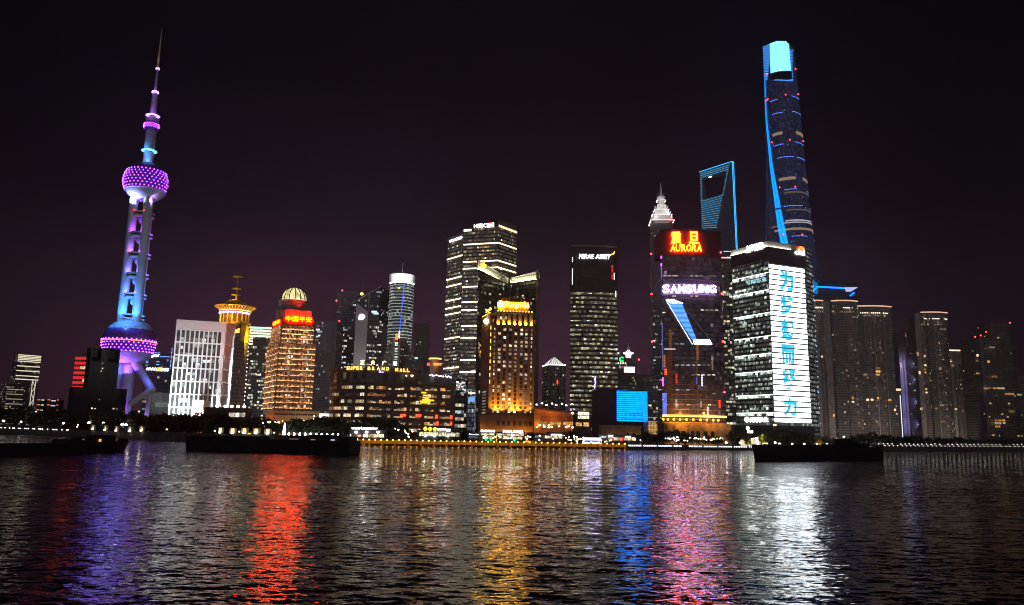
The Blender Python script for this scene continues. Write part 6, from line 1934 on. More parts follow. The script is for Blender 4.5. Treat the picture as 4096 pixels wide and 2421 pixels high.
    while y < 1120:
        h = 6.2
        if rr.random() > 0.05:
            hw = 3.6 + 5.2 * min(1, max(0, (y - 320) / 600))
            s0 = seam_at(y); s1 = seam_at(y + h)
            if sum(len(f) for f in q.f) > 0 and gap:
                q.build('light_seam', e_s, r); q = MB()
            gap = False
            for sg in (0, 1):
                a0, a1 = (-hw, -0.5) if sg == 0 else (0.5, hw)
                p = [pt(seen(y + h - 0.9, s1), s1 + a0, 1.2), pt(seen(y + h - 0.9, s1), s1 + a1, 1.2), pt(seen(y, s0), s0 + a1, 1.2), pt(seen(y, s0), s0 + a0, 1.2)]
                q.poly(p)
        else: gap = True
        y += h
    q.build('light_seam', e_s, r)
    # blue dotted lines and pale lit zones
    e_d = emit('blue_dots', (0.10, 0.22, 1.0), 3.0)
    def arc(py, da, db, mat, h=1.0, name='light_band', bow=0.10, dash=True, off=0.8):
        q = MB(); nn = max(4, int(abs(db - da) / 4))
        for i in range(nn):
            d0 = da + (db - da) * i / nn; d1 = da + (db - da) * (i + (0.62 if dash else 1.02)) / nn
            p = [pt(seen(py + h / 2, 30), d0, off), pt(seen(py + h / 2, 30), d1, off), pt(seen(py - h / 2, 30), d1, off), pt(seen(py - h / 2, 30), d0, off)]
            q.poly(p)
        q.build(name, mat, r)
    for py, (a, b1) in ((385, (15, 62)), (398, (-58, -30)), (447, (12, 62)), (452, (-52, -18)), (570, (10, 66)), (578, (-55, -22)), (630, (-44, 4)), (632, (12, 56)), (760, (-30, 5)), (762, (38, 62)), (826, (-32, 16)), (828, (46, 62)), (947, (-16, 22)), (955, (48, 66))):
        arc(py, a, b1, e_d, 1.8)
    e_t = emit('tan_zone_light', (1, 0.72, 0.48), 0.26)
    e_t2 = emit('pale_zone_light', (0.9, 0.88, 1), 0.5)
    for py, a, b1, h, mt in ((533, -58, -24, 12, e_t), (530, 20, 70, 14, e_t), (716, -44, 2, 12, e_t), (716, 26, 70, 13, e_t), (772, -30, 70, 7, emit('tan_zone_dim', (1, 0.78, 0.62), 0.10)), (842, -26, 60, 6, emit('tan_zone_dim', (1, 0.78, 0.62), 0.10)), (918, -60, 75, 9, e_t), (884, -30, 45, 5, e_t2), (892, -34, 50, 4, e_t2), (900, -70, -46, 8, emit('tan_zone_dim', (1, 0.78, 0.62), 0.10))):
        arc(py, a, b1, mt, h, 'lit_zone', dash=False, off=0.4)
    beacons(r, [pt(seen(py, d), d, 1.0) for py, d in ((379, -6), (375, 56), (397, -70), (403, -78), (560, -5), (563, 60), (570, -62), (748, -1), (750, -42), (939, 8), (938, -36), (281, -20), (274, 52), (298, -72))], 0.8)
twisting_tower()

# ---------------------------------------------------------------- tower of the red and white roof signs
def sign_tower():
    D = 640
    a, b = at(2641, 926, D), at(2880, 922, D + 4)
    cv, ch = curved_front((a.x, a.y), (b.x, b.y), 6.0, 12)
    pl = cv + [cv[-1] - ch.n * 36 - ch.u * 10, cv[0] - ch.n * 36 + ch.u * 13]
    z = a.z
    fm = facade('curtain_wall', 2.6, 4.0, (0.13, 0.09, 0.085), (0.03, 0.025, 0.034), mx=0.02, z0=0.0, z1=0.22, lit=0.05, ca=(1, 0.62, 0.62), cb=(0.72, 0.6, 1), st=0.30, seed=43, dim=0.030, rough=0.10)
    r = solid('sign_tower', 'dark curved tower with red roof lettering and a slanted blue screen', 'building', pl, z, fm)
    ws = [Wall(p, q) for p, q in zip(cv, cv[1:])]
    parapet(r, pl, z, 1.2, plain('dark_red_rim', (0.07, 0.03, 0.03), 0.5))
    zt = ch.hit(2760, 1028)[1]
    top = MB(); ou = [p + ch.n * 0.5 for p in cv]
    top.prism(ou + [cv[-1] - ch.n * 20, cv[0] - ch.n * 20], zt, z - 0.3)
    top.build('sign_backing', plain('maroon_panel', (0.15, 0.03, 0.03), 0.5, var=0.15), r)
    def put(body, x0, y0, x1, y1, mat, off=1.2, bold=0.03, name='roof_sign', slant=0.0):
        """lettering split over the curve letter by letter"""
        n = len(body)
        for i, chh in enumerate(body):
            xa, xb = x0 + (x1 - x0) * i / n, x0 + (x1 - x0) * (i + 0.88) / n
            h = on_curve(ws, (xa + xb) / 2, (y0 + y1) / 2)
            if not h: continue
            w = h[0]
            u0, _ = w.hit(xa, (y0 + y1) / 2); u1, _ = w.hit(xb, (y0 + y1) / 2)
            zb, zt_ = w.hit((xa + xb) / 2, y1)[1], w.hit((xa + xb) / 2, y0)[1]
            text(chh, name, mat, r, w, u0, zb, zt_ - zb, u1 - u0, off=off, bold=bold, slant=slant)
    er = emit('red_roof_letter', (1, 0.075, 0.002), 60, True)
    put('震', 2684, 930, 2729, 977, er, bold=0.012); put('旦', 2754, 929, 2799, 976, er, bold=0.02)
    put('AURORA', 2682, 980, 2806, 1007, er, slant=0.1, bold=0.0)
    ew = emit('white_roof_letter', (0.60, 0.40, 1.0), 52)
    put('SAMSUNG', 2652, 1142, 2864, 1172, ew, bold=0.01)
    eh = emit('letter_shade', (0.2, 0.2, 0.3), 0.4)
    for i in range(3):
        q = MB()
        for w in ws[:11]:
            zz_ = w.hit(2750, 1149 + i * 7.4)[1]
            q.wbox(w, 0, w.L, zz_, zz_ + 0.16, 1.56, 1.7)
        q.build('louvre', M_BLACK, r)
    # slanted screen: blue lines between a dotted edge and two white pads
    es = emit('blue_line', (0.06, 0.24, 1.0), 3.0); ewp = emit('white_pad', (0.95, 0.97, 1), 3.5)
    def strip(x0, x1, y, mat, nm, h=0.5, b=None):
        q = b or MB()
        hits = [on_curve(ws, x, y) for x in np.linspace(x0, x1, 5)]
        pts = [hh[0].pt(hh[1], hh[2], 0.4) for hh in hits if hh]
        for p0, p1 in zip(pts, pts[1:]):
            q.poly([p0, p1, p1 + Vector((0, 0, h)), p0 + Vector((0, 0, h))])
        if b is None: q.build(nm, mat, r)
    n = 30
    for i in range(n):
        t = i / (n - 1)
        strip(2672 + (2768 - 2672) * t, 2727 + (2786 - 2727) * t, 1214 + (1360 - 1214) * t, es, 'screen_line', 0.62)
    for i in range(5): strip(2664 + i * 4, 2700 + i * 8, 1200 + i * 3.6, ewp, 'screen_line', 0.5)
    for i in range(5): strip(2774 + (1.5 - abs(i - 1.5)) * -1.5, 2838 + i * 2.5, 1361 + i * 4.4, ewp, 'screen_line', 0.65)
    d = MB(); d2 = MB()
    for i in range(34):
        t = i / 33
        h = on_curve(ws, 2666 + (2768 - 2666) * t, 1204 + (1376 - 1204) * t)
        d.ball(h[0].pt(h[1], h[2], 0.5), 0.42, 6, 4)
        h = on_curve(ws, 2746 + (2842 - 2746) * t, 1240 + (1362 - 1240) * t)
        d2.ball(h[0].pt(h[1], h[2], 0.4), 0.2, 5, 3)
    d.build('light_dots', ewp, r); d2.build('light_dots', emit('faint_dots', (0.8, 0.8, 1), 0.3), r)
    # lights mirrored low in the glass, painted on as orange and coloured emissive columns
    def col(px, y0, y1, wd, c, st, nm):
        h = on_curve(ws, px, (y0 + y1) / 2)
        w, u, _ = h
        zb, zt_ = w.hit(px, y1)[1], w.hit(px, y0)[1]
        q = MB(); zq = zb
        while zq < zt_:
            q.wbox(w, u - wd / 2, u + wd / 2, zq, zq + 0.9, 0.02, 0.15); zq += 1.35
        q.build('painted_reflection', emit(nm, c, st), r)
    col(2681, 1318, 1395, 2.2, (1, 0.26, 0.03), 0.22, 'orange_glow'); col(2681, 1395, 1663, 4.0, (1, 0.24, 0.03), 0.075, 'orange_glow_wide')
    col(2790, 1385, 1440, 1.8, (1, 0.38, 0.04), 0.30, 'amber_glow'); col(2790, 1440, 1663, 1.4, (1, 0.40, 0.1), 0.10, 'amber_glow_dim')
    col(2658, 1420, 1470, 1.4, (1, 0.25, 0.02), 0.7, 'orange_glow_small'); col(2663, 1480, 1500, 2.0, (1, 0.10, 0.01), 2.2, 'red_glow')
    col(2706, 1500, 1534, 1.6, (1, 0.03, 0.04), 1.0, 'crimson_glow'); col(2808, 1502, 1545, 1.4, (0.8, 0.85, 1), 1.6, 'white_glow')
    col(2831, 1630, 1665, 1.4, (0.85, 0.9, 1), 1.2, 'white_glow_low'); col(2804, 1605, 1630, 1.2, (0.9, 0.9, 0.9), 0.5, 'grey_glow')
    col(2706, 1600, 1630, 1.4, (1, 0.95, 0.8), 0.5, 'cream_glow'); col(2849, 1425, 1480, 1.2, (1, 0.6, 0.35), 0.35, 'peach_glow'); col(2878, 1600, 1632, 1.6, (1, 0.05, 0.01), 3.0, 'red_reflection_low')
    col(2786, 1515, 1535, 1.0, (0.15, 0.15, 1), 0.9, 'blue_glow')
    # lit rows of offices
    its = []
    for py, xs in ((1106, (2655, 2670, 2690, 2704, 2764, 2780, 2808, 2836, 2852)), (1187, (2690, 2760, 2790)), (1243, (2815, 2830, 2845, 2860, 2870)), (1253, (2640, 2650)), (1378, (2700, 2715, 2730)), (1463, (2700, 2715, 2730, 2745, 2780, 2800, 2820, 2840)), (1502, (2770, 2785, 2805, 2830, 2850)), (1562, (2715, 2730, 2745)), (1577, (2850, 2862)), (1622, (2650, 2670, 2700, 2735, 2760, 2785, 2835, 2858))):
        for x in xs:
            h = on_curve(ws, x, py)
            if h: its.append((h[0], max(0, min(h[1], h[0].L - 3.0)), h[2], 2.9, 0.9, pane('row_window', (1, 0.88, 0.72), 0.9)))
    windows(r, its)
    h = on_curve(ws, 2700, 1399)
    strip(2643, 2702, 1398, emit('white_row', (1, 0.9, 0.85), 1.6), 'light_band', 0.5)
    # narrow left side with coloured strips and beacons
    w0 = ws[0]
    u0, u1, z0, z1 = wall_px(w0, 2640, 1572, 2656, 1668)
    MB().wbox(w0, 0.0, 3.4, z0, z1, 0.3, 0.6).build('screen', led_panel('violet_blue_screen', (0.16, 0.24, 1.0), 1.1, 0.9, 0.6, 0.4), r)
    for y0, y1, c, st in ((1025, 1036, (0.7, 0.1, 1), 3), (1055, 1066, (0.75, 0.1, 1), 4), (1070, 1115, (0.3, 0.12, 0.9), 0.7), (1290, 1480, (0.25, 0.3, 0.9), 0.35), (1510, 1545, (0.7, 0.08, 1), 3)):
        za, zb = w0.hit(2642, y1)[1], w0.hit(2642, y0)[1]
        MB().wbox(w0, 0.1, 1.0, za, zb, 0.3, 0.7).build('light_strip', emit('violet_%d' % y0, c, st), r)
    beacons(r, [ws[-1].pt(ws[-1].L - 0.4, ws[-1].hit(2876, y)[1], 0.6) for y in (1010, 1174, 1365, 1568)], 0.8)
    # gold frieze and podium
    fz = ch.hit(2760, 1668)[1]
    e_f = emit('gold_frieze', (1, 0.55, 0.06), 5.0, True)
    f = MB(); g = MB()
    for w in ws:
        f.wbox(w, -0.1, w.L + 0.1, fz - 0.2, fz + 1.2, 0.02, 1.6)
        g.wbox(w, -0.1, w.L + 0.1, fz - 5.2, fz - 4.4, 0.02, 1.8)
    f.build('light_frieze', e_f, r)
    g.build('cornice', plain('ochre_cornice', (0.5, 0.3, 0.12), 0.6), r)
    for i, px in enumerate((2654, 2672, 2695, 2720, 2745, 2772, 2800, 2825, 2850, 2870)):
        h = on_curve(ws, px, 1668)
        MB().ball(h[0].pt(h[1], fz - 2.4, 1.0), 0.9, 8, 5, 1.2).build('lamp', emit('frieze_lamp', (1, 0.62, 0.05), 3), r)
    lamp_light('floodlight', r, ch.pt(ch.L * 0.22, fz + 3, 14), 26000, (1, 0.40, 0.05), 0.6)
    lamp_light('floodlight', r, ch.pt(ch.L * 0.72, fz + 3, 14), 18000, (1, 0.40, 0.05), 0.6)
    pod = Wall(ch.pt(-1.5, 0, 9).xy, ch.pt(ch.L + 1.5, 0, 9).xy)
    st = plain('ochre_podium', (0.42, 0.28, 0.16), 0.7)
    MB().wbox(pod, 0, pod.L, B0, fz - 5.4, -20, 0).build('podium', st, r)
    dk = plain('dark_pane', (0.02, 0.02, 0.02), 0.2)
    for px in (2712, 2735, 2770, 2792, 2822, 2850):
        u, _ = pod.hit(px, 1730)
        q = MB(); zc = GZ + 9.5
        q.wbox(pod, u - 1.6, u + 1.6, GZ + 1, zc, 0.02, 0.06)
        q.poly([pod.pt(u + 1.6 * math.cos(t), zc + 1.6 * math.sin(t), 0.06) for t in [math.pi * i / 10 for i in range(11)]])
        q.build('arched_window', dk, r)
        t = MB()
        for i in range(10):
            a0, a1 = math.pi * i / 10, math.pi * (i + 1) / 10
            t.tube([pod.pt(u + 1.9 * math.cos(a0), zc + 1.9 * math.sin(a0), 0.1), pod.pt(u + 1.9 * math.cos(a1), zc + 1.9 * math.sin(a1), 0.1)], 0.3, 5)
        t.build('arch', st, r)
    for px in (2668, 2700, 2750, 2806, 2862):
        u, _ = pod.hit(px, 1730)
        MB().wbox(pod, u - 0.7, u + 0.7, B0, fz - 6.5, 0.02, 0.6).build('pilaster', st, r)
    for px in (2680, 2724, 2780, 2835):
        u, _ = pod.hit(px, 1730)
        lamp_light('floodlight', r, pod.pt(u, GZ + 3, 4.5), 800, (1, 0.50, 0.12), 0.3)
sign_tower()

# ---------------------------------------------------------------- white screen tower
def screen_tower():
    D = 700
    cs, z = corners(D, [(3070, 966), (2924, 1005), (3218, 989)])
    pl = [cs[1], cs[0], cs[2]]
    wA, wB = Wall(pl[0], pl[1]), Wall(pl[1], pl[2])
    ex = at(3246, 996, cs[2].y + 14)
    pl2 = pl + [Vector((ex.x, ex.y)), pl[0] + (Vector((ex.x, ex.y)) - pl[1])]
    fm = facade('screen_tower_glass', 1.7, 4.0, (0.06, 0.062, 0.06), (0.028, 0.032, 0.032), mx=0.04, z0=0.30, z1=0.10, lit=0.30, ca=(0.95, 1, 0.80), cb=(0.82, 1, 0.95), st=0.5, seed=45, dim=0.08, rough=0.12)
    r = solid('screen_tower', 'glass tower with a full height white screen of blue Chinese characters', 'building', pl2, z, fm)
    zt = wA.hit(3000, 1055)[1]
    dk = plain('dark_crown_panel', (0.05, 0.045, 0.05), 0.4)
    MB().wbox(wA, 0, wA.L, zt, z - 5.2, 0.02, 0.3).build('crown_panel', plain('maroon_crown_panel', (0.075, 0.035, 0.045), 0.35), r)
    zb0 = wB.hit(3140, 1062)[1]
    MB().wbox(wB, 0, wB.L, zb0, z - 5.2, 0.02, 0.3).build('crown_panel', dk, r)
    # translucent lit rim
    rim = plain('translucent_rim', (0.72, 0.70, 0.62), 0.6, var=0.05)
    for w, u1, st in ((wA, wA.L, 34), (wB, wB.L * 0.60, 12)):
        MB().wbox(w, 0, w.L, z - 5.2, z + 0.3, -1.5, 0.35).build('rim', rim, r)
        s = MB()
        s.poly([w.pt(0.3, z - 5.1, 1.5), w.pt(u1, z - 5.1, 1.5), w.pt(u1, z - 5.1, 0.8), w.pt(0.3, z - 5.1, 0.8)])
        s.build('light_strip', emit('rim_uplight_%d' % st, (1, 0.97, 0.82), st, True), r)
        MB().wbox(w, 0, w.L, z - 5.6, z - 5.2, 0.02, 1.6).build('ledge', M_BLACK, r)
        n = int(w.L / 2.3)
        f = MB()
        for i in range(n): f.wbox(w, i * w.L / n, i * w.L / n + 0.18, z - 5.2, z + 0.3, 0.36, 0.55)
        f.build('rim_fin', M_STEEL, r)
    ew = emit('white_sign_bright', (1, 1, 1), 7)
    u0, u1, z0, z1 = wall_px(wA, 2985, 985, 3055, 1005)
    text('上海浦发', 'roof_sign', ew, r, wA, u0, wA.hit(3020, 1006)[1], 7.2, u1 - u0, off=0.8, bold=0.05)
    u0, u1, z0, z1 = wall_px(wA, 2985, 1117, 3068, 1133)
    text('亏际聚业', 'sign', emit('ice_text', (0.45, 0.8, 0.9), 1.0), r, wA, u0, wA.hit(3027, 1133)[1], 4.0, u1 - u0, off=0.3, bold=0.02)
    u0, u1, z0, z1 = wall_px(wB, 3177, 1001, 3216, 1021)
    text('citi', 'roof_sign', ew, r, wB, u0, z0, z1 - z0, u1 - u0, off=0.8, bold=0.01)
    xa, xb = wB.hit(3190, 995)[0], wB.hit(3213, 1000)[0]
    za, zc = wB.hit(3190, 1000)[1], wB.hit(3202, 991)[1]
    arc = [wB.pt(xa + (xb - xa) * i / 8, za + (zc - za) * math.sin(math.pi * i / 8), 1.3) for i in range(9)]
    MB().tube(arc, 0.8, 6).build('sign_arc', emit('red_arc', (1, 0.10, 0.01), 7), r)
    # screen
    u0, u1, z0, z1 = wall_px(wB, 3071, 1052, 3212, 1692)
    zs1, zs0 = wB.hit(3140, 1061)[1], wB.hit(3155, 1690)[1]
    us0, us1 = 0.5, wB.L - 2.2
    nfl = 30
    pit = (zs1 - zs0) / nfl
    m, nt, b = _new('white_screen')
    uv = nt.nodes.new('ShaderNodeUVMap'); uv.uv_map = 'uv'
    sx = nt.nodes.new('ShaderNodeSeparateXYZ'); nt.links.new(uv.outputs[0], sx.inputs[0])
    v = _math(nt, 'FRACT', _math(nt, 'DIVIDE', _math(nt, 'SUBTRACT', sx.outputs[1], zs0), pit))
    fine = _math(nt, 'LESS_THAN', _math(nt, 'FRACT', _math(nt, 'MULTIPLY', v, 5.0)), 0.8)
    s = _math(nt, 'MULTIPLY', _math(nt, 'LESS_THAN', v, 0.72), _math(nt, 'ADD', _math(nt, 'MULTIPLY', fine, 0.75), 0.25))
    nz = nt.nodes.new('ShaderNodeTexNoise'); nz.inputs['Scale'].default_value = 0.9; nt.links.new(uv.outputs[0], nz.inputs['Vector'])
    gap = _math(nt, 'MULTIPLY', _math(nt, 'GREATER_THAN', nz.outputs['Fac'], 0.62), 0.25)
    s = _math(nt, 'ADD', _math(nt, 'MULTIPLY', s, 4.6), _math(nt, 'ADD', gap, 0.05))
    nt.links.new(s, b.inputs['Emission Strength'])
    b.inputs['Emission Color'].default_value = (0.93, 0.97, 1.0, 1); b.inputs['Base Color'].default_value = (0.03, 0.03, 0.03, 1)
    m.cycles.emission_sampling = 'AUTO'
    q = MB()
    q.poly([wB.pt(us0, zs0, 0.5), wB.pt(us1, zs0, 0.5), wB.pt(us1, zs1, 0.5), wB.pt(us0, zs1, 0.5)], [(us0, zs0), (us1, zs0), (us1, zs1), (us0, zs1)])
    q.wbox(wB, us0, us1, zs0, zs1, 0.02, 0.44)
    q.build('screen', m, r)
    mt, nt, b = _new('blue_screen_glyph')
    g = nt.nodes.new('ShaderNodeNewGeometry')
    sx = nt.nodes.new('ShaderNodeSeparateXYZ'); nt.links.new(g.outputs['Position'], sx.inputs[0])
    v = _math(nt, 'FRACT', _math(nt, 'DIVIDE', _math(nt, 'SUBTRACT', sx.outputs[2], zs0), pit))
    fine = _math(nt, 'LESS_THAN', _math(nt, 'FRACT', _math(nt, 'MULTIPLY', v, 5.0)), 0.6)
    nt.links.new(_math(nt, 'ADD', _math(nt, 'MULTIPLY', _math(nt, 'MULTIPLY', fine, _math(nt, 'LESS_THAN', v, 0.8)), 1.5), 0.3), b.inputs['Emission Strength'])
    b.inputs['Emission Color'].default_value = (0.04, 0.60, 0.90, 1); b.inputs['Base Color'].default_value = (0.01, 0.02, 0.03, 1)
    mt.cycles.emission_sampling = 'NONE'
    for chh, x0, y0, x1, y1 in (('为', 3116, 1082, 3172, 1166), ('梦', 3119, 1182, 3173, 1262), ('想', 3122, 1278, 3176, 1362), ('而', 3124, 1378, 3178, 1456), ('努', 3127, 1474, 3183, 1560), ('力', 3132, 1592, 3186, 1666)):
        a0, a1, b0, b1 = wall_px(wB, x0, y0, x1, y1)
        text(chh, 'glyph', mt, r, wB, a0, b0, b1 - b0, a1 - a0, off=0.56, depth=0.06, bold=0.05)
    bk = MB()
    for i in range(nfl + 1):
        bk.wbox(wB, us1, us1 + 0.4, zs0 + i * pit - 0.5, zs0 + i * pit + 0.4, 0.3, 0.6)
    bk.build('screen_bracket', M_BLACK, r)
    # brightly lit office rows on the river side
    its = []
    pc = pane('bright_office', (0.86, 1.0, 0.92), 1.8, 0.8, 0.7); pc2 = pane('soft_office', (0.80, 1.0, 0.85), 0.8, 0.8, 0.7)
    el = emit('ceiling_light_row', (0.92, 1, 0.96), 3.4)
    nf = 27
    zA0, zA1 = wA.hit(3010, 1690)[1], wA.hit(3000, 1075)[1]
    full = {1: 1, 4: 1, 8: 1, 12: 1, 15: 1, 18: 1, 22: 1, 25: 0}
    for j in range(nf):
        zb = zA1 - (zA1 - zA0) * (j + 1) / nf
        f = 0.75 if j in full else rr.choice((0.15, 0.35, 0.5, 0.1))
        n = 16
        for i in range(n):
            if rr.random() < f:
                its.append((wA, 1.0 + (wA.L - 1.6) * i / n, zb + 0.6, (wA.L - 1.6) / n - 0.2, 2.1, pc if (j in full or rr.random() < 0.3) else pc2))
        if j in full:
            MB().wbox(wA, 1.0, wA.L - 0.4, zb + 2.9, zb + 3.5, 0.02, 0.18).build('light_band', el, r)
    windows(r, its)
    # sign over the entrance
    u0, u1, z0, z1 = wall_px(wA, 2979, 1668, 2999, 1690)
    MB().ball(wA.pt((u0 + u1) / 2, (z0 + z1) / 2, 0.4), 2.4, 16, 10).build('emblem', ew, r)
    u0, u1, z0, z1 = wall_px(wA, 3001, 1669, 3074, 1690)
    text('光明乳业', 'sign', ew, r, wA, u0, z0, z1 - z0, u1 - u0, off=0.5, bold=0.05)
    bb = MB()
    for w in (wA, wB): bb.wbox(w, 0, w.L, B0, zs0 - 3, 0.02, 2.0)
    bb.build('podium', plain('podium_glass_grey', (0.07, 0.075, 0.075), 0.4), r)
    for i, px in enumerate((3088, 3092, 3096)):
        u, z_ = wB.hit(px, 1701)
        MB().ball(wB.pt(u, z_, 2.3), 0.55, 8, 5).build('lamp', emit('peach_lamp', (1, 0.7, 0.4), 5), r)
    blu = MB()
    for i in range(30): blu.ball((pl2[3].x, pl2[3].y - 0.6, zs0 + (zs1 - zs0) * i / 30), 0.35 if i % 3 else 0.6, 6, 4)
    blu.build('light_line', emit('ice_blue_dots', (0.3, 0.6, 1), 1.6), r)
screen_tower()
# narrow office between the red sign tower and the screen tower
r, w, pl, z = slab('narrow_office', 'narrow grey office with cream lit floors squeezed between the two sign towers', 'building', (2885, 800), (2932, 800), (2900, 1030), 30, facade('narrow_office_glass', 2.2, 3.9, (0.12, 0.115, 0.11), (0.05, 0.05, 0.05), mx=0.12, lit=0.20, ca=(1, 0.88, 0.6), st=0.8, seed=47, dim=0.03))
windows(r, grid(w, 0.5, w.L - 0.5, GZ + 10, z - 10, 3.4, 4.4, 0.24, [P_NEUT, P_WARM, P_GREENISH], 2.8, 1.8, rr, 0.5), limit=80)
MB().wbox(w, -4, w.L * 0.5, z - 6, z + 1, 0.1, 0.5).build('panel', plain('red_panel', (0.30, 0.02, 0.02), 0.5), r)
MB().wbox(w, 0, w.L, w.hit(2905, 1034)[1], w.hit(2905, 1030)[1], 0.6, 0.8).build('light_band', emit('soft_white_band', (1, 0.95, 0.9), 1.0), r)

# ---------------------------------------------------------------- right: blue lined slab and the apartment towers
D = 1000
r, w, pl, z = slab('blue_lined_tower', 'dark slab tower outlined by a bright blue roof line ending in a white wedge', 'building', (3268, 1000), (3431, 1010), (3300, 1124), 34, facade('blue_lined_glass', 2.4, 4, (0.06, 0.06, 0.075), (0.03, 0.03, 0.04), lit=0.01, st=0.3, seed=49, dim=0.004))
eb = emit('roof_blue', (0.0, 0.16, 1.0), 4.0); ec = emit('pale_wedge', (0.45, 0.5, 1), 1.1)
u0, z0 = w.hit(3256, 1155); u1, z1 = w.hit(3375, 1155)
zl = z - 9.5
MB().wbox(w, -4, u1, zl, zl + 1.8, 0.4, 1.4).build('light_line', eb, r)
q = MB()
ua, ub = w.hit(3374, 1150)[0], w.hit(3431, 1150)[0]
q.poly([w.pt(ua, zl + 2, 1.0), w.pt(ua + 3, zl - 4, 1.0), w.pt((ua + ub) / 2, zl - 3, 1.0), w.pt(ub, zl + 3.4, 1.0)])
q.build('roof_wedge', ec, r)
q = MB(); q.tube([w.pt((ua + ub) / 2 - 2, zl - 9, 1.0), w.pt((ua + ub) / 2 + 4, zl - 4.5, 1.0)], 1.0, 6); q.build('light_line', eb, r)
sd = Wall(Vector((at(3231, 1155, 985).x, 985)), pl[0])
zz0, zz1 = sd.hit(3240, 1182)[1], sd.hit(3240, 1130)[1]
MB().prism(block([sd.a, sd.b], 25), B0, z - 2).build('side_wing', facade('blue_lined_glass', 2.4, 4, (0.06, 0.06, 0.075), (0.03, 0.03, 0.04)), r)
MB().wbox(sd, 0.2, sd.L, zz0 + 4, z - 2.5, 0.02, 0.4).build('lit_glass', led_panel('teal_blue_glass', (0.0, 0.28, 0.85), 0.75, 1.4, 0.6, 0.35), r)
MB().tube([sd.pt(0, zz0 + 1, 0.6), sd.pt(sd.L, zl + 0.9, 0.6)], 1.0, 6).build('light_line', eb, r)

F_APT = facade('apartment_glass', 2.6, 3.2, (0.22, 0.20, 0.19), (0.05, 0.048, 0.05), mx=0.10, z0=0.34, z1=0.06, lit=0.035, ca=(1, 0.6, 0.25), cb=(1, 0.9, 0.7), st=0.7, seed=51, dim=0.025)
F_APT2 = facade('apartment_balconies', 3.4, 3.2, (0.24, 0.20, 0.18), (0.06, 0.05, 0.05), mx=0.14, z0=0.40, z1=0.06, lit=0.10, ca=(1, 0.62, 0.4), cb=(1, 0.8, 0.7), st=0.30, seed=52, dim=0.06)
CONC = plain('apartment_render', (0.46, 0.41, 0.38), 0.8)
E_RIM = emit('peach_rim', (1, 0.60, 0.38), 0.95); E_RIMW = emit('peach_white_rim', (1, 0.85, 0.68), 3.5)
def apartment(label, D, x0, x1, top, parts, lit, rims, seed, zrim=None):
    """x0..x1 roof pixels; parts: (fraction0, fraction1, stand-out, kind) vertical stacks that make up the front"""
    q = random.Random(seed)
    a, b = at(x0, top, D), at(x1, top, D)
    w = Wall((a.x, D), (b.x, D))
    z = at((x0 + x1) / 2, top, D).z
    r = thing('apartment_tower', label, 'building', (w.pt(w.L / 2, 0).x, D + 14, GZ), 'apartment towers on the right bank')
    MB().wbox(w, 0, w.L, B0, z - 3, -28, 0).build('wall', F_APT, r)
    for f0, f1, d, kd in parts:
        m = {'c': CONC, 'b': F_APT2, 'g': F_APT}[kd]
        zt = z - 3.5 if kd == 'b' else z - 1.0
        if kd == 'b':
            # a bowed stack of balconies
            wa = [w.pt(w.L * (f0 + (f1 - f0) * i / 6), 0, d * (0.4 + 0.6 * math.sin(math.pi * i / 6))).xy for i in range(7)]
            MB().prism([w.pt(w.L * f0, 0, -1).xy] + wa + [w.pt(w.L * f1, 0, -1).xy], B0, zt).build('balcony_stack', m, r)
        else:
            MB().wbox(w, w.L * f0, w.L * f1, B0, zt, -1, d).build('pier' if kd == 'c' else 'bay', m, r)
    its = []
    for px, py, wd, h in lit:
        u, z_ = w.hit(px, py)
        its.append((w, u, z_, wd, h, q.choice([P_AMBER, P_WARM])))
    for w_, u, z_, wd, h, m in its:
        window_obj(r, Wall(w.pt(0, 0, 3.2).xy, w.pt(w.L, 0, 3.2).xy), u, z_, wd, h, m, 'lit_window', out=0.6)
    for f0, f1, bow in rims:
        n = 10
        pts = [w.pt(w.L * (f0 + (f1 - f0) * i / n), 0, 2.0 + bow * math.sin(math.pi * i / n)) for i in range(n + 1)]
        MB().prism([Vector((p.x, p.y)) for p in pts] + [w.pt(w.L * f1, 0, -8).xy, w.pt(w.L * f0, 0, -8).xy], z - 0.6, z + 0.8, bottom=True).build('roof_slab', CONC, r)
        MB().tube([p + Vector((0, 0, z + 0.2)) for p in pts], 0.8, 6).build('light_rim', E_RIM, r)
        s = MB(); pin = [w.pt(w.L * (f0 + 0.06 + (f1 - f0 - 0.08) * i / 16), z - 8.5, 1.0 + bow * 0.7 * math.sin(math.pi * i / 16)) for i in range(17)]
        for i, p in enumerate(pin):
            if i % 6 != 5: s.ball(p, 0.75, 6, 4, 0.8)
        s.build('light_row', E_RIMW, r)
        MB().prism([(p.x, p.y) for p in pin] + [w.pt(w.L * f1, 0, -6).xy, w.pt(w.L * f0, 0, -6).xy], z - 8, z - 0.7).build('roof_storey', F_APT, r)
    for t in (0.15, 0.5, 0.85):
        lamp_light('facade_fill', r, w.pt(w.L * t, GZ + 6, 42), 7000, (1, 0.88, 0.80), 3.0, 140, w.pt(w.L * t, GZ + 60))  # unseen fill spots added to brighten the apartment fronts
    return r, w, z
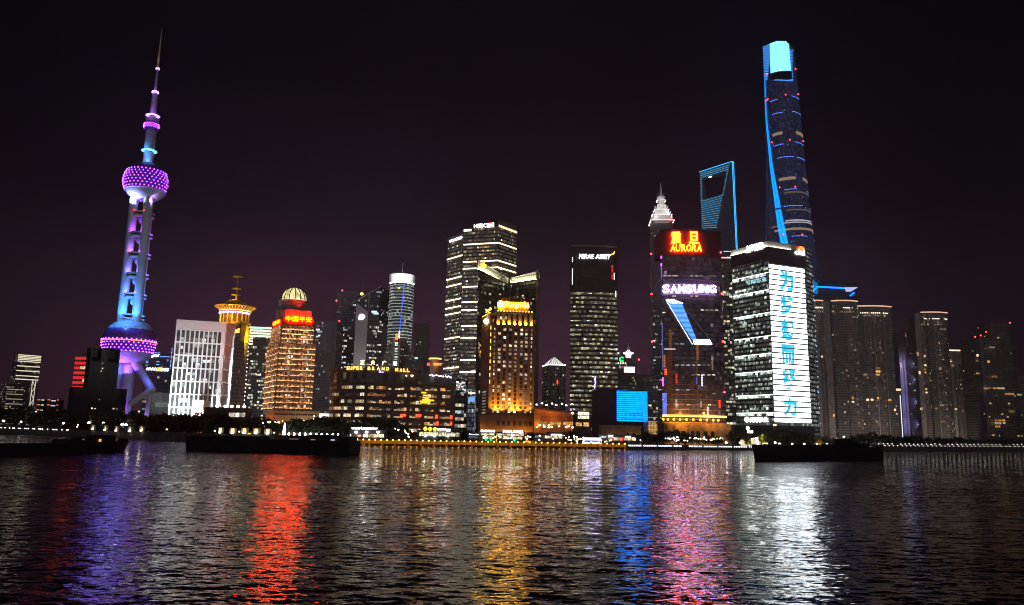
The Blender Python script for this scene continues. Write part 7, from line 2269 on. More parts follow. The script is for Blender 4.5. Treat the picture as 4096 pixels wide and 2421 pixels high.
# pixel columns of the roofs: first tower 3246-3425, second 3418-3560, third 3652-3784
apartment('bowed apartment tower with peach lit roof rims next to the white screen tower', 960, 3250, 3428, 1206,
    ((0.0, 0.10, 1.2, 'c'), (0.22, 0.36, 2.6, 'c'), (0.10, 0.22, 2.0, 'b'), (0.40, 0.66, 4.5, 'g'), (0.70, 0.98, 4.0, 'b')),
    [(3334, 1305, 3, 2), (3332, 1318, 3, 2), (3330, 1330, 5, 2), (3342, 1329, 4, 3), (3326, 1345, 5, 2), (3332, 1402, 2, 1.6), (3350, 1500, 2.4, 2), (3355, 1628, 2.4, 3), (3352, 1668, 2.6, 2.4), (3328, 1668, 2, 3), (3280, 1432, 2, 2.4), (3403, 1598, 2.6, 3), (3402, 1612, 3, 2)], [(0.0, 0.22, 2.0), (0.40, 1.0, 5.0)], 1)
apartment('second apartment tower with a peach lit roof rim standing right of the bowed one', 985, 3422, 3562, 1228,
    ((0.0, 0.20, 2.0, 'g'), (0.22, 0.44, 3.0, 'b'), (0.48, 0.72, 4.2, 'b'), (0.76, 0.98, 2.4, 'g'), (0.44, 0.48, 3.5, 'c'), (0.73, 0.755, 3.5, 'c')),
    [(3498, 1478, 6, 2.4), (3498, 1491, 6, 2.4), (3498, 1503, 5, 2.2), (3452, 1502, 3, 1.8), (3524, 1503, 2.8, 1.8), (3461, 1604, 3, 2.6), (3478, 1604, 3.4, 2.6), (3503, 1596, 2.4, 2), (3505, 1604, 3, 2), (3548, 1605, 4, 2.6), (3572, 1645, 2, 3), (3450, 1700, 2, 2), (3500, 1690, 2.6, 2)], [(0.0, 1.0, 5.0)], 2)
apartment('tallest apartment tower of the far right with one white lit roof rim', 1050, 3655, 3786, 1252,
    ((0.0, 0.14, 1.5, 'c'), (0.14, 0.32, 2.6, 'b'), (0.34, 0.52, 3.6, 'g'), (0.55, 0.94, 4.2, 'b'), (0.52, 0.55, 3.8, 'c')),
    [(3750, 1378, 4, 3), (3663, 1424, 2, 5), (3690, 1430, 2, 3), (3692, 1466, 2.6, 2.4), (3692, 1482, 2.6, 2.4), (3693, 1494, 2.6, 2), (3670, 1498, 2.4, 4), (3752, 1480, 5, 3), (3756, 1494, 4, 2), (3696, 1560, 2.2, 2), (3697, 1574, 2.4, 2), (3756, 1624, 6, 2.4), (3676, 1640, 3, 3), (3758, 1690, 5, 3), (3735, 1638, 3, 2)], [(0.18, 1.0, 4.5)], 3)
apartment('slim apartment tower with a single yellow roof line behind the far right tower', 1150, 3795, 3850, 1398,
    ((0.0, 0.2, 1.5, 'c'), (0.3, 0.6, 2.4, 'b'), (0.7, 0.95, 2, 'b')), [(3840, 1414, 3, 2.2), (3789, 1442, 2.6, 2), (3795, 1450, 3, 2), (3804, 1466, 3, 2), (3815, 1640, 3, 2)], [], 4)
_o = [o for o in bpy.data.objects if o.get('label', '').startswith('slim apartment tower')][0]
w = Wall((at(3797, 1400, 1149).x, 1149), (at(3842, 1400, 1149).x, 1149))
MB().wbox(w, 0, w.L, w.hit(3820, 1404)[1], w.hit(3820, 1400)[1], 0.1, 0.8).build('light_line', emit('yellow_roof_line', (1, 0.75, 0.3), 3), _o)
# lilac floodlit tower
r, w, pl, z = slab('lilac_tower', 'pale tower washed in lilac light with a gold lit shoulder', 'building', (3594, 1080), (3640, 1080), (3615, 1388), 22, plain('lilac_render', (0.5, 0.46, 0.5), 0.7, var=0.1))
zs = w.hit(3610, 1398)[1]
for t in (0.12, 0.36, 0.6):
    MB().wbox(w, w.L * t, w.L * t + 1.5, B0, z - 6, 0.02, 0.5).build('pier', plain('lilac_render', (0.5, 0.46, 0.5), 0.7, var=0.1), r)
for j in range(40):
    for t in (0.26, 0.5):
        window_obj(r, w, w.L * t, GZ + 4 + j * 3.1, 1.6, 1.6, plain('dark_pane', (0.02, 0.02, 0.02), 0.2))
for zq_, e in ((30, 1.0), (60, 1.0), (90, 1.0), (112, 0.8)):
    lamp_light('floodlight', r, w.pt(w.L * 0.4, GZ + zq_, 26), 15000 * e, (0.48, 0.42, 1.0), 0.6, 80, w.pt(w.L * 0.4, GZ + zq_, 0))
lamp_light('floodlight', r, w.pt(w.L * 0.95, z - 24, 5), 2600, (1, 0.5, 0.15), 0.5)
lamp_light('floodlight', r, w.pt(w.L * 0.05, z - 26, 4), 700, (1, 0.85, 0.9), 0.4)
MB().ball(w.pt(w.L * 0.98, z - 1, 0.6), 1.4, 8, 6).build('lamp', emit('amber_bulb', (1, 0.6, 0.15), 4), r)
windows(r, [(w, w.L * 0.84, w.hit(3640, y)[1], 4.0, 2.0, P_WARM) for y in (1392, 1454, 1462, 1470, 1525, 1580, 1635, 1690)])
# small strip lit tower
r, w, pl, z = slab('strip_lit_tower', 'small tower edged with thin white light strips and a yellow roof line', 'building', (3578, 1020), (3602, 1020), (3590, 1557), 16, F_APT)
MB().wbox(w, 0, w.L, z - 1.6, z + 0.4, 0.1, 0.6).build('light_line', emit('yellow_roof_line', (1, 0.75, 0.3), 3), r)
for t in (0.18, 0.85):
    q = MB()
    for j in range(13):
        if t > 0.5 or j % 2: q.wbox(w, w.L * t - 0.35, w.L * t + 0.35, GZ + 12 + j * 4.2, GZ + 12 + j * 4.2 + (4.0 if t > 0.5 else 2.5), 0.1, 0.5)
    q.build('light_strip', emit('white_strip', (0.85, 0.9, 1), 1.6), r)
# gold gabled tower
r, w, pl, z = slab('gold_gabled_tower', 'dark block crowned by a small gold lit gabled roof with a spire', 'building', (3845, 1180), (3904, 1180), (3880, 1530), 22, F_APT)
gd = plain('gold_leaf', (0.75, 0.45, 0.06), 0.4, metal=0.3, var=0.15)
q = MB()
for i, (f0, f1, h0, h1) in enumerate(((0.0, 1.0, 0, 4), (0.25, 0.98, 4, 9), (0.5, 0.85, 9, 14))):
    p0 = [w.pt(w.L * f0, z + h0, 0.5), w.pt(w.L * f1, z + h0, 0.5), w.pt(w.L * f1, z + h0, -12), w.pt(w.L * f0, z + h0, -12)]
    m0, m1 = w.pt(w.L * (f0 + 0.2), z + h1, -5), w.pt(w.L * (f1 - 0.06), z + h1, -5)
    q.poly([p0[0], p0[1], m1, m0]); q.poly([p0[2], p0[3], m0, m1]); q.poly([p0[3], p0[0], m0]); q.poly([p0[1], p0[2], m1])
q.build('gabled_roof', gd, r)
MB().tube([w.pt(w.L * 0.68, z + 12, -4), w.pt(w.L * 0.68, z + 22, -4)], [2.0, 0.3], 8).build('spire', gd, r)
MB().wbox(w, 0, w.L, z - 0.8, z + 0.1, 0.1, 0.8).build('light_line', emit('gold_roof_line', (1, 0.5, 0.06), 2.2, True), r)
lamp_light('floodlight', r, w.pt(w.L * 0.6, z + 2, 8), 3800, (1, 0.5, 0.06), 0.5)
q = MB()
for j in range(26): q.ball(w.pt(w.L * 0.25, GZ + 6 + j * 2.7, 0.4), 0.45, 6, 4)
q.build('light_line', emit('pale_green_dots', (0.7, 1, 0.85), 0.8), r)
beacons(r, [w.pt(w.L * 0.5, w.hit(3875, 1586)[1], 0.4)], 0.7)
# dark tower at the right edge
F_DRK = facade('far_right_glass', 3.0, 3.4, (0.105, 0.095, 0.10), (0.035, 0.033, 0.038), mx=0.06, z0=0.36, z1=0.05, lit=0.015, ca=(1, 0.62, 0.25), cb=(1, 0.85, 0.5), st=0.7, seed=55, dim=0.015)
r, w, pl, z = slab('dark_apartment_tower', 'dark unlit tower with red roof beacons at the right edge', 'building', (3898, 1000), (4058, 1000), (3940, 1352), 34, F_DRK)
zt = w.hit(4010, 1294)[1]
cv, chh = curved_front(w.pt(w.L * 0.42, 0, 0.5).xy, w.pt(w.L * 0.98, 0, 0.5).xy, 4, 8)
MB().prism(cv + [w.pt(w.L * 0.98, 0, -30).xy, w.pt(w.L * 0.42, 0, -30).xy], B0, zt).build('main_block', F_DRK, r)
MB().wbox(w, w.L * 0.10, w.L * 0.17, B0, z, 0.02, 1.5).build('pier', plain('grey_violet_pier', (0.22, 0.20, 0.24), 0.6), r)
MB().wbox(w, w.L * 0.0, w.L * 0.06, B0, z, 0.02, 1.0).build('pier', plain('violet_pier', (0.12, 0.09, 0.16), 0.6), r)
beacons(r, [w.pt(w.L * 0.02, z + 1), w.pt(w.L * 0.16, z + 3), w.pt(w.L * 0.30, z + 8), w.pt(w.L * 0.92, zt + 1)], 0.8)
for i, (px, py, wd, h) in enumerate(((3958, 1393, 7, 2.2), (3950, 1452, 3, 3), (3967, 1511, 7, 2.6), (3937, 1557, 5, 2.0), (3955, 1557, 3, 3), (3972, 1557, 6, 2.4), (3990, 1557, 9, 2.2), (4020, 1580, 3, 2.2), (4031, 1580, 8, 2.6), (4070, 1582, 5, 2), (4036, 1650, 7, 2.6), (3980, 1685, 3, 2), (3980, 1697, 8, 3), (3995, 1685, 3, 2), (4010, 1685, 3, 2), (4012, 1696, 3, 2.4), (3982, 1710, 6, 2.4), (3968, 1744, 3, 2), (3905, 1427, 3, 3), (3904, 1448, 3, 3), (3905, 1497, 4, 2))):
    wq = Wall(w.pt(0, 0, 5.4).xy, w.pt(w.L, 0, 5.4).xy)
    u, z_ = wq.hit(px, py)
    window_obj(r, wq, u, z_, wd, h, P_AMBER if i % 3 else P_WARM, 'lit_window', out=0.4)
r, w, pl, z = slab('dark_apartment_tower', 'lower dark block cut by the right edge of the view', 'building', (4056, 1010), (4180, 1010), (4075, 1497), 30, F_DRK)
r, w, pl, z = slab('hazy_tower', 'dim slab apartment block between the second and tallest apartment towers', 'building', (3556, 1120), (3588, 1120), (3570, 1288), 26, F_APT)

# ================================================================== RIVERSIDE
rs = random.Random(21)
# river walls, three stretches
rw = tag(wall_run(-700, 1424, 5.6, name='river_wall'), 'grey river wall along the dark tree lined bank, left of the orange floodwall', 'wall')
rw2 = tag(wall_run(2506, 3060, 2.7, name='river_wall'), 'low grey river wall under white bollard lamps, right of the orange floodwall', 'wall')
rw3 = tag(wall_run(3060, 4700, 5.3, name='river_wall'), 'taller grey river wall under rows of lamps, behind and right of the cargo ship', 'wall')

def flood_wall():
    c = shore(1960)
    r = thing('flood_wall', 'long floodwall washed with orange light by rows of amber lamps', 'wall', (c.x, c.y, 0))
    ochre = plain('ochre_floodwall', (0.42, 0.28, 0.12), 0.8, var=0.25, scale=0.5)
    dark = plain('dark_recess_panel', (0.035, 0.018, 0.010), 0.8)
    wall_run(1424, 2506, 3.5, th=1.6, step=30, name='wall', mat=ochre, parent=r)
    wall_run(1424, 2506, 3.85, th=2.4, step=30, name='coping', mat=ochre, parent=r, off=-0.25, z0=3.5)
    n = 46
    e = emit('amber_wall_lamp', (1, 0.62, 0.10), 5)
    for i in range(21):
        p0, p1 = 1432 + i * 51.2, 1432 + i * 51.2 + 41
        w = Wall(shore(p0, -0.35), shore(p1, -0.35))
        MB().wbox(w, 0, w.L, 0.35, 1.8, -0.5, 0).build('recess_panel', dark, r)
        q = Wall(shore(p1, -0.55), shore(p1 + 10, -0.55))
        MB().wbox(q, 0.3, q.L - 0.3, 0.1, 3.1, -0.6, 0).build('pier', ochre, r)
    low = emit('low_amber_lamp', (1, 0.42, 0.10), 1.0)
    ld = MB().ball((0, 0, 0), 0.42, 8, 6).build('lamp', e, None).data
    ll = MB().ball((0, 0, 0), 0.40, 8, 5, 0.6).build('low_lamp', low, None).data
    for o in [o for o in bpy.data.objects if o.data in (ld, ll)]: bpy.data.objects.remove(o)
    for i in range(n):
        px = 1428 + (2500 - 1428) * i / (n - 1)
        s = shore(px, -1.5)
        for nm, me, z in (('lamp', ld, 3.95), ('low_lamp', ll, 0.3)):
            o = bpy.data.objects.new(nm, me); COL.objects.link(o); o.parent = r
            o.location = Vector((s.x, s.y + (0.5 if nm == 'low_lamp' else 0), z)) - origin(r)
        lamp_light('wall_light', r, (s.x, s.y - 0.6, 3.7), 110, (1, 0.42, 0.03), 0.2, 150, (s.x, s.y + 1.6, 0.5))
flood_wall()

# ---- street lamps and small lamps
def lamp_post_proto(name, h, head, mat, label, cat):
    t = thing(name, label, cat, (0, 0, GZ))
    MB().tube([(0, 0, GZ), (0, 0, GZ + h)], [0.16, 0.09], 6).build('pole', M_BLACK, t)
    MB().lathe([(0.12, GZ + h - 0.2), (head, GZ + h), (head * 0.7, GZ + h + head * 0.7), (0.05, GZ + h + head)], (0, 0), 10).build('lamp_head', mat, t)
    return t
e_wl = emit('street_lamp_light', (0.86, 0.93, 1), 24)
p_ = None
for i, (px, py) in enumerate(((8, 1686), (79, 1688), (122, 1690), (156, 1691), (196, 1693), (248, 1695), (349, 1692), (408, 1693), (483, 1700), (499, 1701))):
    s = shore(px, 16)
    h = at(px, py, s.y).z - GZ
    t = lamp_post_proto('street_lamp', h, 1.0, e_wl, '%s white street lamp from the left among the dark bank trees' % nth(i), 'street lamp')
    t['group'] = 'white street lamps on the left bank'
    t.location = (s.x, s.y, GZ)
def small_lamps(name, pts, size, mat, label, cat, group, zs=0.7, post=0.0):
    """pts: (px, py, metres behind the waterline); one lamp object each, sharing a mesh: a housing and its light"""
    b = MB(); b.ball((0, 0, 0), size, 8, 6, zs)
    b.cur = 1
    b.box((0, 0, -size * zs - 0.35), (size * 0.9, size * 0.9, 0.4))
    if post: b.tube([(0, 0, -post), (0, 0, -size * zs)], 0.09, 5)
    me = b.build(name, [mat, M_BLACK], None)
    d = me.data; bpy.data.objects.remove(me)
    for i, (px, py, back) in enumerate(pts):
        o = bpy.data.objects.new(name, d); COL.objects.link(o)
        s = shore(px, back)
        o.location = at(px, py, s.y)
        tag(o, label.replace('#', nth(i)), cat, group)
e_sw = emit('small_wall_light', (1, 0.93, 0.82), 6)
small_lamps('wall_lamp', [(x, 1711 + x * 0.034, 0.0) for x in (5, 20, 38, 52, 57, 75, 80, 100, 107, 113, 131, 138, 156, 163, 170, 190, 212, 218, 226, 247, 267, 272)], 0.42, e_sw, '# small cream lamp from the left along the river wall under the trees', 'lamp', 'small lamps on the left river wall')
e_nl = emit('niche_light', (1, 0.86, 0.66), 7)
def niche(px, py, label, group, wd=7.0, gold=False):
    s = shore(px, 0.0)
    w = Wall(shore(px - 8, -0.05), shore(px + 8, -0.05))
    t = thing('wall_niche', label, 'wall niche', (s.x, s.y, GZ - 3), group)
    u, z = w.hit(px, py)
    MB().wbox(w, u - wd / 2, u + wd / 2, z - 0.6, z + 3.0, 0.05, 0.5).build('frame', plain('niche_stone', (0.42, 0.36, 0.30), 0.8), t)
    if gold: MB().wbox(w, u - 1.0, u + 1.0, z + 0.9, z + 2.4, 0.5, 0.9).build('light_box', emit('gold_light_box', (1, 0.72, 0.28), 2.2), t)
    MB().ball(w.pt(u, z - 0.2, 1.1), 0.75, 10, 6, 0.7).build('lamp', e_nl, t)
    lamp_light('niche_light', t, w.pt(u, z + 0.4, 1.3), 420, (1, 0.80, 0.56), 0.2)
for i, (px, py) in enumerate(((375, 1716), (425, 1719), (469, 1722), (523, 1724), (570, 1722))):
    niche(px, py, '%s lit wall niche from the left on the river wall behind the first barge' % nth(i), 'lit niches behind the first barge')
for i, (px, py) in enumerate(((885, 1729), (933, 1731), (980, 1731), (1027, 1732), (1073, 1734))):
    niche(px, py, '%s gold and white wall niche from the left above the long barge' % nth(i), 'lit niches above the long barge', 5.0, True)
small_lamps('path_lamp', [(859, 1724, 2), (957, 1727, 2), (1096, 1731, 2), (311, 1700, 6), (309, 1708, 6), (144, 1647, 30), (556, 1646, 40), (667, 1718, 4)], 0.5, emit('path_lamp_light', (1, 0.85, 0.65), 7), '# small warm path lamp from the left on the wooded bank', 'lamp', 'path lamps on the wooded bank')
e_pl = emit('post_light', (0.9, 0.95, 1), 14)
b = MB(); b.tube([(0, 0, -1.0), (0, 0, 0.9)], [0.55, 0.42], 10); b.ball((0, 0, 0.9), 0.42, 10, 5); b.cur = 1; b.tube([(0, 0, -1.8), (0, 0, -1.0)], 0.2, 6)
lo = b.build('light_post', [e_pl, M_BLACK], None); ld = lo.data; bpy.data.objects.remove(lo)
for i in range(10):
    px = 1155 + 21.9 * i
    s = shore(px, 0.8); o = bpy.data.objects.new('light_post', ld); COL.objects.link(o)
    o.location = at(px, 1739 + 0.55 * i, s.y)
    tag(o, '%s white light post from the left between the long barge and the round trees' % nth(i), 'light post', 'white light posts before the round trees')
s = shore(1138, 3); q = at(1138, 1712, s.y)
t = thing('light_cone', 'tall white glowing cone lamp at the edge of the round trees', 'lamp', (q.x, q.y, GZ))
MB().lathe([(1.3, GZ + 0.5), (1.2, GZ + 2), (0.2, q.z + 3)], (q.x, q.y), 14).build('shade', emit('cone_light', (0.92, 0.95, 1), 7), t)
MB().lathe([(0.8, GZ), (0.9, GZ + 0.5)], (q.x, q.y), 14).build('base', M_BLACK, t)

# bollard lamps along the rail, right of the floodwall
b = MB(); b.tube([(0, 0, 0), (0, 0, 1.0)], [0.36, 0.30], 8); b.cur = 1; b.tube([(0, 0, -1.0), (0, 0, 0)], [0.3, 0.36], 8); b.lathe([(0.4, 1.0), (0.1, 1.35)], (0, 0), 8)
lo = b.build('bollard_lamp', [emit('bollard_light', (0.86, 0.92, 1), 3.2), M_BLACK], None); bd = lo.data; bpy.data.objects.remove(lo)
xs = []
x = 2516.0; c = 0
while x < 3012:
    if not (2726 < x < 2748) and c % 9 != 8: xs.append(x)
    x += 6.7; c += 1
for i, px in enumerate(xs):
    s = shore(px, 0.4); o = bpy.data.objects.new('bollard_lamp', bd); COL.objects.link(o)
    o.location = at(px, 1786 + (px - 2516) * 0.011, s.y)
    tag(o, '%s white bollard lamp from the end of the orange floodwall' % nth(i), 'bollard lamp', 'white bollard lamps along the rail')
# right bank: an upper row of cool lamps on poles and a lower row of cream wall lamps
xs = [3516 + 17.3 * i + rs.uniform(-1.5, 1.5) for i in range(34)]
small_lamps('promenade_lamp', [(x, 1776 + (x - 3500) * 0.004 + rs.uniform(-1, 1), 7) for x in xs if rs.random() < 0.92], 0.55, emit('cool_promenade_light', (0.9, 0.95, 1), 2.6), '# white promenade lamp right of the dark ship', 'lamp', 'white promenade lamps on the right bank', 0.7, 4.0)
small_lamps('wall_lamp', [(x + 6, 1783 + (x - 3500) * 0.006, 0.0) for x in xs], 0.6, emit('cream_wall_light', (1, 0.93, 0.72), 1.6), '# cream wall lamp right of the dark ship', 'lamp', 'cream wall lamps on the right bank')
small_lamps('promenade_lamp', [(x, y, 9) for x, y in ((2905, 1771), (2961, 1772), (3067, 1776), (3101, 1771), (3118, 1776), (3169, 1777), (3217, 1777), (3265, 1778), (3307, 1778), (3345, 1780), (3376, 1748))], 0.85, emit('warm_promenade_light', (1, 0.86, 0.80), 12), '# warm white promenade lamp from the left, over the dark ship', 'lamp', 'promenade lamps over the dark ship', 0.8, 3.0)

# ---- cafes, kiosks and their lights
def kiosk(name, label, px0, px1, top, back, sign=None, wins=(), mat=None, group=None, h=None, text_body=None, smat=None):
    D = shore((px0 + px1) / 2, back).y
    a, b = at(px0, top, D), at(px1, top, D)
    w = Wall((a.x, D), (b.x, D))
    z = (a.z + b.z) / 2
    r = thing(name, label, 'pavilion', (w.pt(w.L / 2, 0).x, D + 4, GZ), group)
    m = mat or plain('pavilion_dark', (0.08, 0.07, 0.065), 0.7)
    MB().wbox(w, 0, w.L, B0, z, -8, 0).build('wall', m, r)
    MB().wbox(w, -0.5, w.L + 0.5, z, z + 0.5, -8.5, 1.2).build('roof', m, r)
    items = []
    for x0, y0, x1, y1, mm in wins:
        u0, u1, z0, z1 = wall_px(w, x0, y0, x1, y1)
        n = max(1, int((u1 - u0) / 2.6))
        for i in range(n):
            items.append((w, u0 + (u1 - u0) * i / n, z0, (u1 - u0) / n - 0.18, z1 - z0, mm))
    windows(r, items)
    if sign:
        x0, y0, x1, y1 = sign
        u0, u1, z0, z1 = wall_px(w, x0, y0, x1, y1)
        text(text_body, 'sign', smat or emit('cafe_sign', (0.95, 0.97, 1), 5.5), r, w, u0, z0, z1 - z0, u1 - u0, off=1.3, bold=0.03)
    return r, w, z
P_CAFE = pane('cafe_window', (1, 0.78, 0.5), 1.7, 0.8, 0.9)
P_CAFEC = pane('cafe_cool_window', (0.9, 0.95, 1), 1.7, 0.8, 0.9)
P_CAFEY = pane('cafe_yellow_window', (1, 0.92, 0.55), 1.5, 0.6, 0.6)
r, w, z = kiosk('cafe_pavilion', 'white signed cafe pavilion tucked under the round trees', 1398, 1542, 1722, 14, (1408, 1708, 1512, 1721), ((1452, 1737, 1536, 1750, P_CAFE), (1400, 1736, 1406, 1749, P_CAFEC), (1424, 1739, 1446, 1748, pane('pink_screen', (1, 0.5, 0.5), 1.4))), text_body='wagas·Lavazza·bar')
for i, px in enumerate((1427, 1468, 1514)):
    u, z_ = w.hit(px, 1729); MB().ball(w.pt(u, z_, 1.6), 0.95, 10, 6, 0.7).build('lamp', emit('cafe_lamp', (1, 0.97, 0.95), 10), r)
r, w, z = kiosk('long_glass_pavilion', 'long low glass pavilion glowing pale yellow before the mall', 1668, 1842, 1724, 16, None, ((1678, 1729, 1752, 1745, P_CAFEY), (1752, 1731, 1838, 1746, P_CAFEY)))
for i, (px, y, c) in enumerate(((1702, 1716, 'y'), (1721, 1717, 'y'), (1740, 1718, 'y'), (1757, 1720, 'w'), (1774, 1720, 'w'), (1793, 1721, 'w'))):
    u, z_ = w.hit(px, y)
    q = MB()
    if c == 'y':
        q.ball(w.pt(u, z_, 0.6), 1.3, 8, 5, 1.1)
    else: q.wbox(w, u - 1.4, u + 1.4, z_ - 0.7, z_ + 0.7, 0.5, 0.8)
    q.build('letter', emit('yellow_letter', (1, 0.8, 0.05), 1.3) if c == 'y' else emit('cafe_sign', (0.95, 0.97, 1), 5.5), r)
for px in (1702, 1792, 1738): 
    u, z_ = w.hit(px, 1744); MB().ball(w.pt(u, z_, 1.2), 0.7, 8, 5).build('lamp', emit('cafe_lamp', (1, 0.97, 0.95), 10), r)
for i in range(8):
    u = w.hit(1754 + i * 11.5, 1738)[0]
    MB().wbox(w, u - 0.12, u + 0.12, GZ, z, 0.15, 0.4).build('mullion', M_BLACK, r)
r, w, z = kiosk('bar_pavilion', 'small bar pavilion with a thin white and red name at the hotel corner', 1870, 1922, 1742, 12, (1877, 1736, 1916, 1741), ((1874, 1745, 1918, 1753, pane('dim_blue_bar', (0.5, 0.5, 1), 0.5)),), text_body='DragonBar')
r, w, z = kiosk('bar_pavilion', 'bar pavilion under a solid white light sign left of the hotel steps', 1922, 1984, 1731, 12, (1924, 1720, 1979, 1729), ((1926, 1734, 1980, 1741, P_CAFE), (1930, 1746, 1980, 1756, P_CAFE)), text_body='BLUE FROG')
r, w, z = kiosk('bar_pavilion', 'bar pavilion with a row of separate white letters before the orange hotel foot', 1988, 2100, 1731, 12, (2012, 1721, 2094, 1733), ((1990, 1736, 2096, 1743, P_CAFE), (1992, 1747, 2090, 1757, P_WARM)), text_body='PAULANER')
r, w, z = kiosk('terrace_cafe', 'glass terrace cafe with a white name and cream windows below the orange roofed block', 2186, 2256, 1732, 12, (2205, 1737, 2249, 1742), ((2180, 1744, 2250, 1754, P_CAFE),), text_body='KARTEL')
r, w, z = kiosk('grey_glass_pavilion', 'dim grey glass pavilion between the hotel and the terrace cafe', 2138, 2180, 1738, 14, None, ((2140, 1741, 2176, 1753, pane('grey_glass_pane', (0.8, 0.9, 0.85), 0.22)),))
r, w, z = kiosk('cafe_row', 'row of lit cafes with two white names left of the dark round trees', 2398, 2560, 1741, 12, (2432, 1741, 2451, 1749), ((2398, 1744, 2426, 1752, P_CAFEC), (2432, 1750, 2490, 1762, P_CAFE), (2494, 1750, 2545, 1762, P_CAFE)), text_body='IFC')
u0, u1, z0, z1 = wall_px(w, 2500, 1745, 2521, 1750)
text('CAFE', 'sign', emit('cafe_sign', (0.95, 0.97, 1), 5.5), r, w, u0, z0, z1 - z0, u1 - u0, off=1.3, bold=0.03)
# neon barge restaurant
D = shore(2370, 6).y
c = at(2372, 1760, D)
r = thing('neon_pavilion', 'round pavilion ringed with violet and white neon on the quay', 'pavilion', (c.x, D, GZ))
k = D / FPX
zb = at(2372, 1766, D).z
MB().lathe([(30 * k, B0), (30 * k, zb), (32 * k, zb + 0.3)], (c.x, D + 30 * k), 28).build('wall', plain('pavilion_dark', (0.08, 0.07, 0.065), 0.7), r)
for y, q, m in ((1753, 33, emit('violet_neon', (0.45, 0.15, 1), 6)), (1757, 34, emit('white_neon', (0.9, 0.85, 1), 9)), (1761, 31, emit('blue_neon_deep', (0.15, 0.15, 1), 6))):
    zq_ = at(2372, y, D).z
    MB().lathe([(q * k, zq_ - 0.3), (q * k + 0.3, zq_), (q * k, zq_ + 0.3)], (c.x, D + 30 * k), 32).build('light_ring', m, r)
for i in range(10):
    a_ = math.pi * (1.1 + 0.08 * i)
    MB().ball((c.x + 31 * k * math.cos(a_), D + 30 * k + 31 * k * math.sin(a_), at(2372, 1772 + rs.uniform(-2, 2), D).z), 0.55, 6, 5, 0.7).build('lamp', emit('cafe_lamp', (1, 0.97, 0.95), 10), r)
MB().lathe([(33 * k, at(2372, 1752, D).z), (0.1, at(2372, 1747, D).z)], (c.x, D + 30 * k), 28).build('roof', plain('pavilion_dark', (0.08, 0.07, 0.065), 0.7), r)
# low orange lit block beside the hotel
D = shore(2210, 70).y
r, w, pl, z = slab('orange_lit_block', 'low block with a sloping roof washed in orange light beside the hotel', 'building', (2137, D), (2292, D), (2180, 1652), 20, plain('rust_stone', (0.30, 0.16, 0.09), 0.7))
q = MB()
q.poly([w.pt(-0.5, z + 2.6, 1.2), w.pt(w.L + 0.5, z - 0.6, 1.2), w.pt(w.L + 0.5, z + 1.5, -14), w.pt(-0.5, z + 4.8, -14)])
q.poly([w.pt(-0.5, z - 0.2, 1.2), w.pt(w.L + 0.5, z - 0.8, 1.2), w.pt(w.L + 0.5, z - 0.6, 1.2), w.pt(-0.5, z + 2.6, 1.2)])
q.build('roof', plain('orange_roof', (0.45, 0.22, 0.09), 0.7), r)
MB().wbox(w, w.L * 0.16, w.L * 0.95, GZ + 9, z - 2.2, -6, 0.02).build('recess', plain('rust_recess', (0.20, 0.08, 0.04), 0.7), r)
windows(r, [(w, w.hit(px, 1697)[0], w.hit(px, 1700)[1], wd, 2.2, P_AMBER) for px, wd in ((2156, 4), (2170, 3), (2199, 3), (2206, 3), (2216, 1.4), (2226, 3), (2252, 5), (2266, 4), (2275, 3))])
for px, y in ((2158, 1701), (2175, 1703), (2206, 1708), (2236, 1705), (2265, 1709), (2274, 1705), (2290, 1710), (2195, 1702)):
    u, z_ = w.hit(px, y); MB().ball(w.pt(u, z_, 1.0), 0.6, 8, 5).build('lamp', emit('amber_terrace_lamp', (1, 0.7, 0.3), 9), r)
u, z_ = w.hit(2290, 1653); MB().ball(w.pt(u, z_, 1.0), 0.8, 8, 5).build('lamp', emit('amber_terrace_lamp', (1, 0.7, 0.3), 9), r)
lamp_light('floodlight', r, w.pt(w.L * 0.05, z - 8, 5), 2200, (1, 0.36, 0.03), 0.4)
lamp_light('floodlight', r, w.pt(w.L * 0.5, z - 3, 7), 2600, (1, 0.30, 0.03), 0.4)
lamp_light('floodlight', r, w.pt(w.L * 0.25, z + 9, 5), 1600, (1, 0.33, 0.03), 0.4)
r, w, pl, z = slab('window_block', 'dark low block with two square amber windows beside the orange roofed block', 'building', (2292, D + 4), (2364, D + 4), (2320, 1657), 18, plain('dark_brick', (0.07, 0.05, 0.045), 0.8))
windows(r, [(w, w.hit(2303, 1700)[0], w.hit(2303, 1705)[1], 4.4, 2.6, P_AMBER), (w, w.hit(2334, 1700)[0], w.hit(2334, 1706)[1], 3.8, 2.8, P_AMBER)] + [(w, w.hit(2362, y)[0] - 9, w.hit(2362, y)[1], 8, 2.2, P_GREENISH) for y in (1661, 1676)])
# tall roadside lamps on the deck behind it
for i, (px, py) in enumerate(((2147, 1620), (2186, 1622), (2225, 1622), (2265, 1623), (2168, 1615), (2208, 1616), (2248, 1617), (2289, 1618))):
    D2 = D + 40
    g = at(px, py, D2)
    t = lamp_post_proto('road_lamp', g.z - GZ, 0.8, emit('road_lamp_light', (1, 0.93, 0.9), 9), '%s tall white road lamp behind the orange roofed block' % nth(i), 'street lamp')
    t['group'] = 'tall road lamps behind the orange roofed block'
    t.location = (g.x, D2, GZ)

